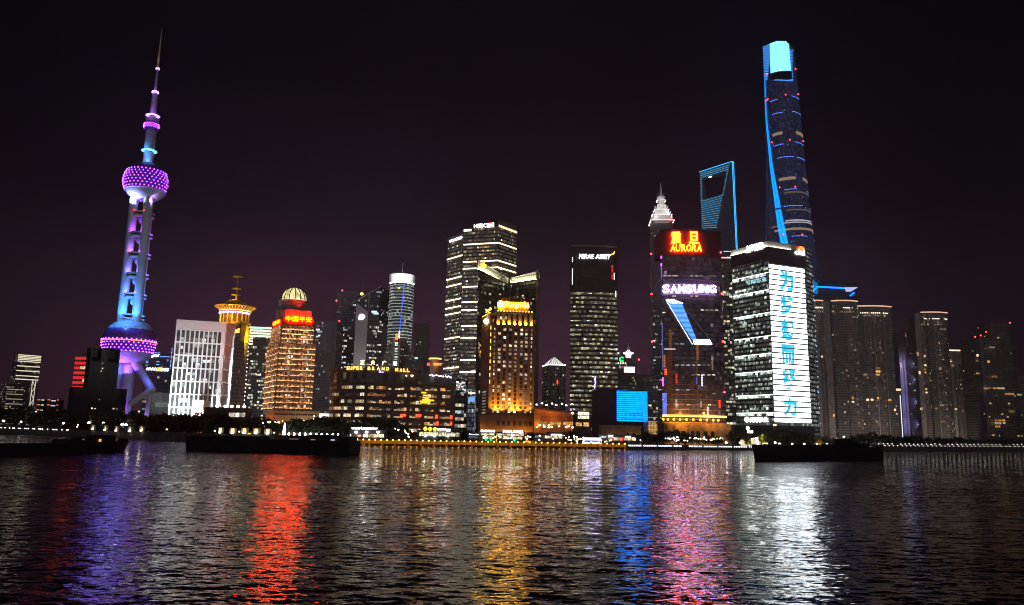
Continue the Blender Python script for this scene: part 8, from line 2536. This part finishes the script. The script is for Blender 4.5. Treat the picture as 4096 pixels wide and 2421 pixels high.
# pavilion with paired arches, and the glass barrel hall
D = shore(2480, 60).y
st = plain('ochre_podium', (0.42, 0.28, 0.16), 0.7)
r, w, pl, z = slab('arched_pavilion', 'low stone pavilion with paired lit arches below the blue screen', 'building', (2404, D), (2564, D), (2480, 1704), 12, st)
MB().wbox(w, -0.5, w.L + 0.5, z - 0.8, z + 0.4, -12, 0.8).build('cornice', st, r)
for px in (2512, 2536):
    u, _ = w.hit(px, 1730)
    q = MB(); zc = GZ + 6.5
    q.wbox(w, u - 1.5, u + 1.5, GZ, zc, 0.02, 0.06)
    q.poly([w.pt(u + 1.5 * math.cos(t), zc + 1.5 * math.sin(t), 0.06) for t in [math.pi * i / 10 for i in range(11)]])
    q.build('arched_window', plain('dark_pane', (0.02, 0.02, 0.02), 0.2), r)
    q = MB(); q.tube([w.pt(u + 2 * math.cos(math.pi * i / 10), zc + 2 * math.sin(math.pi * i / 10), 0.2) for i in range(11)], 0.3, 5); q.build('arch', st, r)
for px in (2418, 2440, 2462, 2484, 2500, 2524, 2548):
    u, _ = w.hit(px, 1730); MB().wbox(w, u - 0.5, u + 0.5, B0, z - 1, 0.02, 0.5).build('pilaster', st, r)
for px, e in ((2420, 180), (2450, 240), (2500, 340), (2524, 420), (2548, 420)):
    u, _ = w.hit(px, 1730); lamp_light('floodlight', r, w.pt(u, GZ + 2, 3), e, (1, 0.56, 0.30), 0.3)
D = shore(2610, 66).y
r, w, pl, z = slab('barrel_hall', 'glass hall with a rounded gold lit front between the pavilion and the sign tower', 'building', (2586, D), (2634, D), (2610, 1702), 14, st)
q = MB(); u0, u1 = w.hit(2591, 1715)[0], w.hit(2629, 1715)[0]; um, hr = (u0 + u1) / 2, (u1 - u0) / 2
q.wbox(w, u0, u1, GZ + 6, z, 0.02, 0.2)
q.poly([w.pt(um + hr * math.cos(t), z + hr * 0.8 * math.sin(t), 0.2) for t in [math.pi * i / 14 for i in range(15)]])
q.build('glass_front', pane('gold_glass', (1, 0.5, 0.12), 0.28, 0.2, 0.4), r)
q = MB()
for i in range(1, 6):
    uu = u0 + (u1 - u0) * i / 6; q.tube([w.pt(uu, GZ + 6, 0.4), w.pt(uu, z + hr * 0.8 * math.sqrt(max(0, 1 - ((uu - um) / hr) ** 2)), 0.4)], 0.14, 5)
for i in range(5): q.tube([w.pt(u0, GZ + 8 + i * 3, 0.4), w.pt(u1, GZ + 8 + i * 3, 0.4)], 0.14, 5)
q.build('mullion', emit('gold_mullion', (1, 0.6, 0.2), 0.8), r)
q = MB(); n = 14
for i in range(n):
    a0, a1 = math.pi * i / n, math.pi * (i + 1) / n
    q.poly([w.pt(um + (hr + 1) * math.cos(a0), z + (hr * 0.8 + 0.8) * math.sin(a0), 0.3), w.pt(um + (hr + 1) * math.cos(a1), z + (hr * 0.8 + 0.8) * math.sin(a1), 0.3), w.pt(um + (hr + 1) * math.cos(a1), z + (hr * 0.8 + 0.8) * math.sin(a1), -14), w.pt(um + (hr + 1) * math.cos(a0), z + (hr * 0.8 + 0.8) * math.sin(a0), -14)])
q.build('vault', st, r)
# white lit signboard in the trees on the left of the mall, balloon sign and box by the screen tower
D = shore(1298, 40).y
w = Wall((at(1278, 1655, D).x, D), (at(1317, 1655, D).x, D))
r = thing('billboard', 'white lit billboard standing above the round trees beside the mall', 'billboard', (w.pt(w.L / 2, 0).x, D, GZ))
z0, z1 = w.hit(1298, 1669)[1], w.hit(1298, 1655)[1]
MB().wbox(w, 0, w.L, z0, z1, 0.02, 0.4).build('panel', emit('warm_billboard', (1, 0.92, 0.80), 1.8), r)
MB().wbox(w, -0.2, w.L + 0.2, z0 - 0.3, z1 + 0.3, -0.4, 0.02).build('frame', M_BLACK, r)
for t in (0.25, 0.75): MB().tube([w.pt(w.L * t, GZ, -0.2), w.pt(w.L * t, z0, -0.2)], 0.25, 6).build('pole', M_BLACK, r)
D = shore(2991, 26).y
g = at(2991, 1713, D)
r = thing('balloon_sign', 'round white glowing balloon sign on a mast before the screen tower', 'sign', (g.x, D, GZ))
MB().ball(g, 1.25, 16, 10, 1.2).build('balloon', emit('balloon_light', (1, 1, 1), 7), r)
MB().tube([(g.x, D, GZ), (g.x, D, g.z - 1.4)], 0.12, 6).build('mast', M_BLACK, r)
g2 = at(3001, 1728, D)
r = thing('sign_box', 'small white lit box sign under the round balloon sign', 'sign', (g2.x, D, GZ))
w = Wall((g2.x - 2.0, D - 0.4), (g2.x + 2.0, D - 0.4))
MB().wbox(w, 0, 4.0, g2.z - 0.9, g2.z + 1.0, -0.8, 0).build('panel', emit('sign_box_light', (1, 0.95, 0.88), 5), r)
MB().tube([(g2.x, D, GZ), (g2.x, D, g2.z - 0.9)], 0.14, 6).build('mast', M_BLACK, r)
q = MB()
r = thing('garden_kiosk', 'cream lit garden kiosk with a bright counter under yellow lit trees', 'pavilion', (at(3030, 1760, D).x, D + 4, GZ))
w = Wall((at(2968, 1768, D).x, D), (at(3050, 1768, D).x, D))
zc = w.hit(3010, 1760)[1]
MB().wbox(w, 0, w.L, GZ, zc, -4, 0).build('counter', emit('counter_light', (1, 0.82, 0.45), 0.9), r)
MB().wbox(w, w.L * 0.70, w.L * 0.82, GZ, w.hit(3027, 1750)[1], -3, 0.3).build('column', emit('column_light', (1, 0.92, 0.8), 2.2), r)
MB().wbox(w, w.L * 0.80, w.L * 1.02, zc, w.hit(3040, 1752)[1], -3, 0.2).build('roof', plain('cream_awning', (0.6, 0.55, 0.35), 0.7), r)
for px in (2972, 2985, 2992, 3006, 3014):
    u, z_ = w.hit(px, 1758 + rs.uniform(-8, 2)); MB().ball(w.pt(u, z_, 0.6), 0.5, 8, 5).build('lamp', emit('cream_bulb', (1, 0.85, 0.5), 7), r)
lamp_light('garden_light', r, w.pt(w.L * 0.95, zc + 2.4, 3.5), 900, (0.9, 0.9, 0.15), 0.4)
lamp_light('garden_light', r, w.pt(w.L * 0.4, zc + 1.4, 2.5), 320, (1, 0.85, 0.35), 0.4)
# scattered terrace lanterns
ts = []
for px0, px1, y0, y1, n in ((1926, 2096, 1741, 1754, 42), (2100, 2320, 1742, 1762, 34), (2300, 2340, 1745, 1770, 10), (2400, 2580, 1754, 1768, 36), (2660, 2900, 1749, 1766, 40), (2128, 2200, 1700, 1712, 6), (1570, 1650, 1715, 1750, 10), (1180, 1300, 1660, 1712, 9), (1052, 1130, 1682, 1712, 12)):
    for i in range(n): ts.append((rs.uniform(px0, px1), rs.uniform(y0, y1), rs.uniform(8, 24)))
ts.sort()
cl = [('warm', emit('lantern_warm', (1, 0.68, 0.36), 8)), ('white', emit('lantern_white', (1, 0.95, 0.92), 10)), ('amber', emit('lantern_amber', (1, 0.52, 0.14), 7)), ('rose', emit('lantern_rose', (1, 0.75, 0.9), 10))]
cnt = {}
protos = {}
for nm, m in cl:
    b = MB(); b.ball((0, 0, 0), 0.42, 8, 5, 0.9); b.cur = 1; b.lathe([(0.5, 0.3), (0.1, 0.6)], (0, 0), 8); b.tube([(0, 0, -1.6), (0, 0, -0.35)], 0.07, 5)
    o = b.build('lantern', [m, M_BLACK], None); protos[nm] = o.data; bpy.data.objects.remove(o)
for px, py, back in ts:
    nm = rs.choice(('warm', 'warm', 'white', 'white', 'amber', 'rose'))
    i = cnt[nm] = cnt.get(nm, -1) + 1
    s = shore(px, back); o = bpy.data.objects.new('lantern', protos[nm]); COL.objects.link(o)
    o.location = at(px, py, s.y); q = rs.uniform(0.75, 1.25); o.scale = (q, q, q)
    tag(o, '%s %s terrace lantern from the left along the lit waterfront' % (nth(i), nm), 'lantern', '%s terrace lanterns on the waterfront' % nm)
for i, (px, py) in enumerate(((1944, 1758), (1964, 1760), (2058, 1761))):
    s = shore(px, 6); g = at(px, py, s.y)
    o = MB().lathe([(0.5, g.z - 0.7), (0.75, g.z), (0.5, g.z + 0.7), (0.1, g.z + 0.9)], (g.x, g.y), 10).build('lantern', emit('green_lantern', (0.0, 1, 0.25), 2.5), None)
    tag(o, '%s green glowing lantern from the left by the bar pavilions' % nth(i), 'lantern', 'green lanterns by the bars')
s = shore(2486, 10); g = at(2486, 1758, s.y)
o = MB().ball(g, 0.8, 12, 8).build('lantern', emit('red_lantern', (1, 0.04, 0.03), 4), None); tag(o, 'round red lantern in front of the cafe row', 'lantern')

# ---- trees
M_BARK = plain('bark', (0.06, 0.045, 0.035), 0.9)
M_LEAF = []
for nm, c in (('dark_leaves', (0.045, 0.060, 0.028)), ('olive_leaves', (0.07, 0.075, 0.03)), ('fresh_leaves', (0.10, 0.11, 0.035))):
    m = plain(nm, c, 0.75, var=0.5, scale=0.9)
    M_LEAF.append(m)
def tree_mesh(seed, rx, rz, h, n=950, clumps=14, leaf=0.55):
    q = random.Random(seed)
    t = MB()
    th = h - rz * 1.25
    t.tube([(0, 0, -0.3), (q.uniform(-.2, .2), 0, th * 0.55), (q.uniform(-.4, .4), q.uniform(-.3, .3), th + rz * 0.5)], [0.42, 0.30, 0.12], 8)
    cl = []
    for i in range(clumps):
        a, v = q.uniform(0, 6.283), q.uniform(-0.8, 0.95)
        rr_ = rx * math.sqrt(max(0.05, 1 - v * v)) * q.uniform(0.35, 0.95)
        c = Vector((rr_ * math.cos(a), rr_ * math.sin(a), h - rz + v * rz * 0.85))
        cl.append((c, q.uniform(0.28, 0.46) * rx))
        if i < 7: t.tube([(0, 0, th * q.uniform(0.55, 0.9)), (c.x * 0.5, c.y * 0.5, (th + c.z) / 2), tuple(c)], [0.16, 0.10, 0.04], 5)
    cr = MB()
    for i in range(n):
        c, s = q.choice(cl)
        d = Vector((q.gauss(0, 1), q.gauss(0, 1), q.gauss(0, 0.8))).normalized() * s * q.uniform(0.35, 1.12)
        p = c + d
        nx = Vector((q.uniform(-1, 1), q.uniform(-1, 1), q.uniform(-0.4, 1))).normalized()
        a = nx.orthogonal().normalized() * leaf * q.uniform(0.6, 1.5)
        b_ = nx.cross(a).normalized() * leaf * q.uniform(0.5, 1.1)
        cr.poly([p - a, p + b_ * 0.8, p + a, p - b_])
    to = t.build('trunk', M_BARK, None); co = cr.build('crown', M_LEAF[seed % 2], None)
    d = (to.data, co.data)
    bpy.data.objects.remove(to); bpy.data.objects.remove(co)
    return d
TREES = [tree_mesh(1, 5.5, 4.2, 11), tree_mesh(2, 6.5, 4.6, 12, 1150, 17), tree_mesh(3, 4.2, 4.6, 11, 800), tree_mesh(4, 7.2, 4.0, 10.5, 1200, 18), tree_mesh(5, 3.4, 5.2, 12, 700, 11), tree_mesh(6, 5.0, 3.0, 7.5, 900, 13)]
LIT = tree_mesh(8, 4.2, 3.6, 8.5, 1100, 14)
LITC = LIT[1].copy(); LITC.materials[0] = M_LEAF[2]
def tree(px, top, back, kind, label, group, wide=1.0, data=None):
    s = shore(px, back)
    h = at(px, top, s.y).z - GZ
    td, cd = data or TREES[kind]
    h0 = max(v.co.z for v in cd.vertices)
    t = thing('tree', label, 'tree', (s.x, s.y, GZ), group)
    f = h / h0
    t.scale = (f * wide, f * wide, f)
    t.rotation_euler = (0, 0, rs.uniform(0, 6.28))
    for nm, d in (('trunk', td), ('crown', cd)):
        o = bpy.data.objects.new(nm, d); COL.objects.link(o); o.parent = t
    return t
runs = (
    ('dark bank trees before the far left towers', 'dark tree from the left in front of the far left towers', [(-30, 1630), (12, 1626), (50, 1632), (92, 1622), (130, 1640), (160, 1632), (196, 1626), (228, 1636), (262, 1652)], (18, 60)),
    ('dark bank trees before the dark stone block', 'dark tree from the left in front of the dark stone block', [(300, 1656), (338, 1662), (372, 1654), (412, 1660), (450, 1652), (486, 1660)], (20, 50)),
    ('dark bank trees below the tower foot and museum', 'dark tree from the left below the tower foot and museum block', [(518, 1638), (545, 1655), (575, 1660), (612, 1654), (646, 1650), (682, 1656), (716, 1648), (745, 1655), (776, 1662)], (14, 50)),
    ('dark bank trees below the white office', 'dark tree from the left below the white office', [(805, 1652), (838, 1646), (866, 1650), (892, 1658), (930, 1676), (1012, 1662), (1040, 1668), (1068, 1664), (1092, 1682)], (10, 34)),
    ('round dark trees between domed tower and mall', 'round dark tree from the left between the domed tower and the mall', [(1150, 1682), (1172, 1672), (1206, 1666), (1240, 1676), (1262, 1664), (1292, 1662), (1322, 1668), (1350, 1676), (1384, 1680)], (8, 28)),
    ('bushy trees around the white signed cafe', 'bushy tree from the left around the white signed cafe', [(1418, 1672), (1446, 1666), (1480, 1668), (1514, 1664), (1546, 1672), (1576, 1682), (1602, 1704), (1640, 1716)], (22, 40)),
    ('low trees before the hotel and mall corner', 'low tree from the left before the hotel and mall corner', [(1858, 1712), (1876, 1720), (2126, 1722), (2160, 1728), (2275, 1725), (2310, 1735)], (26, 44)),
    ('round dark trees before the arched pavilion', 'round dark tree from the left before the arched pavilion', [(2566, 1738), (2596, 1728), (2628, 1724), (2652, 1730)], (8, 20)),
    ('spreading trees before the arched podium', 'spreading tree from the left before the podium of the sign tower', [(2684, 1722), (2714, 1716), (2744, 1728), (2790, 1740), (2830, 1738), (2870, 1746)], (26, 46)),
    ('dark trees at the foot of the screen tower', 'dark tree from the left at the foot of the screen tower', [(2930, 1724), (2960, 1728), (3070, 1722), (3104, 1718), (3138, 1714), (3172, 1716), (3206, 1720), (3240, 1732)], (14, 40)),
    ('dark trees before the apartment towers', 'dark tree from the left before the bowed apartment towers', [(3300, 1742), (3340, 1748), (3380, 1744), (3420, 1738), (3458, 1730), (3496, 1726), (3530, 1732), (3566, 1738)], (18, 60)),
    ('low dark trees on the far right bank', 'low dark tree from the left on the far right bank', [(3600, 1742), (3640, 1738), (3680, 1744), (3720, 1742), (3760, 1748), (3800, 1752), (3842, 1746), (3880, 1750), (3924, 1756), (3970, 1754), (4012, 1750), (4056, 1752), (4098, 1748)], (20, 70)),
)
for grp, lab, pts, (b0, b1) in runs:
    for i, (px, top) in enumerate(pts):
        tree(px + rs.uniform(-3, 3), top + rs.uniform(-2, 4), rs.uniform(b0, b1), rs.choice((0, 1, 2, 3, 4, 5)) if 'low' not in grp else rs.choice((3, 5, 0)), nth(i) + ' ' + lab, grp, 1.25 if 'round' in grp or 'left towers' in grp else 1.15)
def lit_tree(px, top, back, label, col, e, dx, grp=None):
    t = tree(px, top, back, 0, label, grp, 1.0, (LIT[0], LITC))
    p = Vector(t.location)
    lamp = MB(); g = (p.x + dx, p.y - 3.4, GZ)
    lamp.box(g, (0.5, 0.5, 0.4)); 
    o = lamp.build('uplight', M_BLACK, None); tag(o, 'ground uplight beneath the ' + label.split(' tree')[0] + ' tree', 'lamp')
    h = MB().ball((g[0], g[1], GZ + 0.45), 0.2, 6, 4).build('bulb', emit('uplight_bulb', col, 10), o)
    lamp_light('tree_light', o, (g[0], g[1], GZ + 1.6), e, col, 0.3)
lit_tree(3050, 1732, 16, 'yellow lit tree beside the garden kiosk', (1, 0.85, 0.06), 2600, 0.5)
lit_tree(2990, 1746, 18, 'dappled tree half lit by the garden kiosk', (1, 0.72, 0.25), 500, 0)
lit_tree(3258, 1748, 12, 'orange lit tree at the right of the screen tower', (1, 0.42, 0.02), 3000, 2.0)
lit_tree(3278, 1754, 13, 'smaller orange lit tree above the dark ship', (1, 0.38, 0.02), 2200, -0.5)
lit_tree(984, 1672, 12, 'golden lit tree between dark trees below the white office', (1, 0.60, 0.03), 2800, 2.0)
lit_tree(1118, 1690, 22, 'amber lit tree below the domed tower', (1, 0.50, 0.05), 1300, 1.0)

# ---- ships
M_HULL = plain('ship_hull_black', (0.020, 0.017, 0.016), 0.75, var=0.4, scale=0.3)
M_DECK = plain('ship_deck', (0.028, 0.024, 0.022), 0.8)
def hull(r, P0, P1, beam, h_bow, h_mid, h_stern, bow_rake, bow_at=0, name='hull', blunt=0.6):
    """a barge hull from stern P0 to bow P1 (plan points): lofted sections with sheer and rake"""
    d = (P1 - P0); L = d.length; u = d / L; n = Vector((-u.y, u.x))
    N = 22
    secs = []
    for i in range(N + 1):
        t = i / N
        w = beam / 2 * min(1.0, ((1 - t) / 0.16) ** blunt if t > 0.84 else 1.0) * min(1.0, 0.80 + t * 2.5)
        sheer = h_mid + (h_bow - h_mid) * max(0, (t - 0.78) / 0.22) ** 1.5 + (h_stern - h_mid) * max(0, (0.12 - t) / 0.12)
        rake = bow_rake * max(0, (t - 0.86) / 0.14) ** 1.3
        secs.append((t, max(w, 0.15), sheer, rake))
    b = MB()
    def sec(s):
        t, w, sh, rk = s
        c = P0 + u * (L * t)
        lo = c - u * rk
        return [lo + n * (w * 0.9), c + n * w, c - n * w, lo - n * (w * 0.9)], sh
    for s0, s1 in zip(secs, secs[1:]):
        (a, h0), (c, h1) = sec(s0), sec(s1)
        A = [(a[0].x, a[0].y, -0.8), (a[1].x, a[1].y, h0), (a[2].x, a[2].y, h0), (a[3].x, a[3].y, -0.8)]
        C = [(c[0].x, c[0].y, -0.8), (c[1].x, c[1].y, h1), (c[2].x, c[2].y, h1), (c[3].x, c[3].y, -0.8)]
        b.poly([A[0], C[0], C[1], A[1]]); b.poly([A[3], A[2], C[2], C[3]])
        b.poly([A[1], C[1], (c[1].x, c[1].y, h1 - 0.5), (a[1].x, a[1].y, h0 - 0.5)])
        b.poly([(a[1].x, a[1].y, h0 - 0.5), (c[1].x, c[1].y, h1 - 0.5), (c[2].x, c[2].y, h1 - 0.5), (a[2].x, a[2].y, h0 - 0.5)])
    (a, h0) = sec(secs[0])
    b.poly([(a[0].x, a[0].y, -0.8), (a[1].x, a[1].y, h0), (a[2].x, a[2].y, h0), (a[3].x, a[3].y, -0.8)])
    (c, h1) = sec(secs[-1])
    b.poly([(c[3].x, c[3].y, -0.8), (c[2].x, c[2].y, h1), (c[1].x, c[1].y, h1), (c[0].x, c[0].y, -0.8)])
    b.build(name, M_HULL, r)
    # rubbing strake along the sides
    for sd in (1, 2):
        MB().tube([(*(sec(s)[0][sd]), sec(s)[1] - 0.35) for s in secs], 0.14, 5).build('rail', M_DECK, r)
    return u, n, L
def rail(r, P0, P1, z, n=12, h=1.0):
    b = MB()
    for i in range(n + 1):
        p = P0 + (P1 - P0) * (i / n)
        b.tube([(p.x, p.y, z), (p.x, p.y, z + h)], 0.05, 4)
    for q in (0.5, 1.0): b.tube([(P0.x, P0.y, z + h * q), (P1.x, P1.y, z + h * q)], 0.04, 4)
    b.build('guard_rail', M_DECK, r)
def wp(px, py):
    p = onz(px, py, 0.0); return Vector((p.x, p.y))
def hz(px, py, Pt):
    return at(px, py, Pt.y).z
# left barge, bow to the right with a raised bulwark
P0, P1 = wp(-180, 1820), wp(512, 1806)
P1w = Vector(P1)
r = thing('barge', 'long black barge with raised bow and amber cabin light, at the left edge', 'ship', ((P0.x + P1.x) / 2, (P0.y + P1.y) / 2, 0))
hm = hz(300, 1768, P1)
u, n, L = hull(r, P0, P1, 11, hz(510, 1762, P1), hm, hm, 3.5)
q = P0 + u * (L * 0.80)
for t, wd, hh in ((0.70, 5, 2.0), (0.80, 6, 2.6), (0.60, 8, 1.2)):
    c = P0 + u * (L * t)
    MB().box((c.x, c.y, hm - 0.5), (wd, 6, hh + 0.5), math.atan2(u.y, u.x)).build('deckhouse', M_HULL, r)
w = Wall(P0 - n * 3.1, P1 - n * 3.1)
uu, z_ = w.hit(395, 1762); MB().wbox(w, uu, uu + 0.9, z_ - 0.4, z_ + 0.4, 0.0, 0.2).build('window', emit('cabin_amber', (1, 0.42, 0.08), 1.6), r)
uu, z_ = w.hit(328, 1758); MB().wbox(w, uu, uu + 1.0, z_ - 0.2, z_ + 0.2, 0.0, 0.2).build('window', emit('cabin_dim', (0.7, 0.65, 0.7), 0.12), r)
c = P0 + u * (L * 0.955)
for k_ in range(7):
    c = P0 + u * (L * (0.935 + 0.009 * k_)); MB().ball((c.x, c.y - 0.5, hz(490, 1763, P1) + 0.1), 0.55, 8, 6).build('fender', M_HULL, r)
for px in (461, 408):
    uu, z_ = w.hit(px, 1760); g = w.pt(uu, hm); MB().tube([g, g + Vector((0, 0, 2.4))], 0.07, 5).build('mast', M_DECK, r)
rail(r, P0 + u * (L * 0.55) - n * 5.2, P0 + u * (L * 0.9) - n * 5.2, hm, 16)
# middle barge, plain bow at the left
P0, P1 = wp(1418, 1818), wp(738, 1800)
r = thing('barge', 'longest black barge, small lit deckhouses along its deck', 'ship', ((P0.x + P1.x) / 2, (P0.y + P1.y) / 2, 0))
hb = hz(740, 1742, P1); hm = hz(1000, 1755, (P0 + P1) / 2)
u, n, L = hull(r, P0, P1, 12, hb, hm, hz(1410, 1764, P0), 0.8, blunt=0.25)
ws_ = Wall(P1 + n * 5.0, P0 + n * 5.0)
for t, wd, hh in ((0.17, 9, 2.0), (0.04, 4, 1.4), (0.30, 6, 1.6), (0.66, 20, 0.9)):
    c = P0 + u * (L * t)
    MB().box((c.x, c.y, hm - 0.5), (wd, 7, hh + 0.5), math.atan2(u.y, u.x)).build('deckhouse', M_HULL, r)
for x0, y0, x1, y1, m in ((1158, 1755, 1195, 1758, emit('beige_deck_light', (0.7, 0.55, 0.4), 0.28)), (1244, 1757, 1261, 1766, emit('tan_deck_light', (1, 0.7, 0.45), 0.30)), (1324, 1758, 1339, 1767, emit('white_cabin_window', (0.85, 0.85, 1), 0.7))):
    u0, u1, z0, z1 = wall_px(ws_, x0, y0, x1, y1)
    MB().wbox(ws_, u0, u1, z0, z1, 0.0, 0.3).build('window', m, r)
for t in (0.12, 0.2, 0.75): 
    c = P0 + u * (L * t); MB().tube([(c.x, c.y, hm), (c.x, c.y, hm + 3.6)], 0.09, 5).build('mast', M_DECK, r)
rail(r, P0 + u * (L * 0.10) + n * 5.8, P0 + u * (L * 0.5) + n * 5.8, hm, 22)
rail(r, P0 + u * (L * 0.55) + n * 5.8, P0 + u * (L * 0.93) + n * 5.8, hm, 22)
# right ship, high raked bow at the left with a hanging anchor
P0, P1 = wp(3505, 1838), wp(3010, 1845)
r = thing('cargo_ship', 'black cargo ship with a high raked bow and hanging anchor before the right bank', 'ship', ((P0.x + P1.x) / 2, (P0.y + P1.y) / 2, 0))
hb = hz(3012, 1777, P1); hm = hz(3200, 1785, (P0 + P1) / 2); hs = hz(3500, 1780, P0)
u, n, L = hull(r, P0, P1, 9, hb, hm, hs, 2.0, blunt=0.5)
for t, wd, hh in ((0.40, 8, 1.1), (0.28, 9, 2.3), (0.30, 5, 3.4), (0.15, 8, 1.6), (0.62, 12, 0.8)):
    c = P0 + u * (L * t)
    MB().box((c.x, c.y, hm - 0.5), (wd, 5.5, hh + 0.5), math.atan2(u.y, u.x)).build('deckhouse', M_HULL, r)
ws_ = Wall(P1 + n * 4.0, P0 + n * 4.0)
u0, u1, z0, z1 = wall_px(ws_, 3477, 1784, 3484, 1790)
MB().wbox(ws_, u0, u1, z0, z1, 0.0, 0.3).build('window', emit('cabin_dim', (0.7, 0.65, 0.7), 0.12), r)
c = P1 + u * 0.5
MB().tube([(c.x, c.y, hb - 0.8), (c.x - 0.1, c.y, hb - 2.4)], 0.08, 5).build('anchor_chain', M_DECK, r)
MB().tube([(c.x - 0.45, c.y, hb - 2.5), (c.x - 0.1, c.y, hb - 3.0), (c.x + 0.3, c.y, hb - 2.5)], 0.12, 5).build('anchor', M_DECK, r)
for t in (0.22, 0.33):
    c = P0 + u * (L * t); MB().tube([(c.x, c.y, hm), (c.x, c.y, hm + 4.6)], 0.08, 5).build('mast', M_DECK, r)
rail(r, P0 + u * (L * 0.02) + n * 4.2, P0 + u * (L * 0.2) + n * 4.2, hs, 8)

# ================================================================== the city's haze
hb = MB()
hb.prism([(-2900, -60), (2900, -60), (2900, 2800), (-2900, 2800)], -3.2, 650.0, bottom=True)
hm, nt, b = _new('haze')
nt.nodes.remove(b)
pv = nt.nodes.new('ShaderNodeVolumePrincipled')
pv.inputs['Color'].default_value = (0.78, 0.70, 0.88, 1)
pv.inputs['Density'].default_value = 0.00009
pv.inputs['Anisotropy'].default_value = 0.5
nt.links.new(pv.outputs[0], nt.nodes['Material Output'].inputs['Volume'])
tag(hb.build('haze', hm), 'thin city haze over the river and the far bank', kind='stuff')
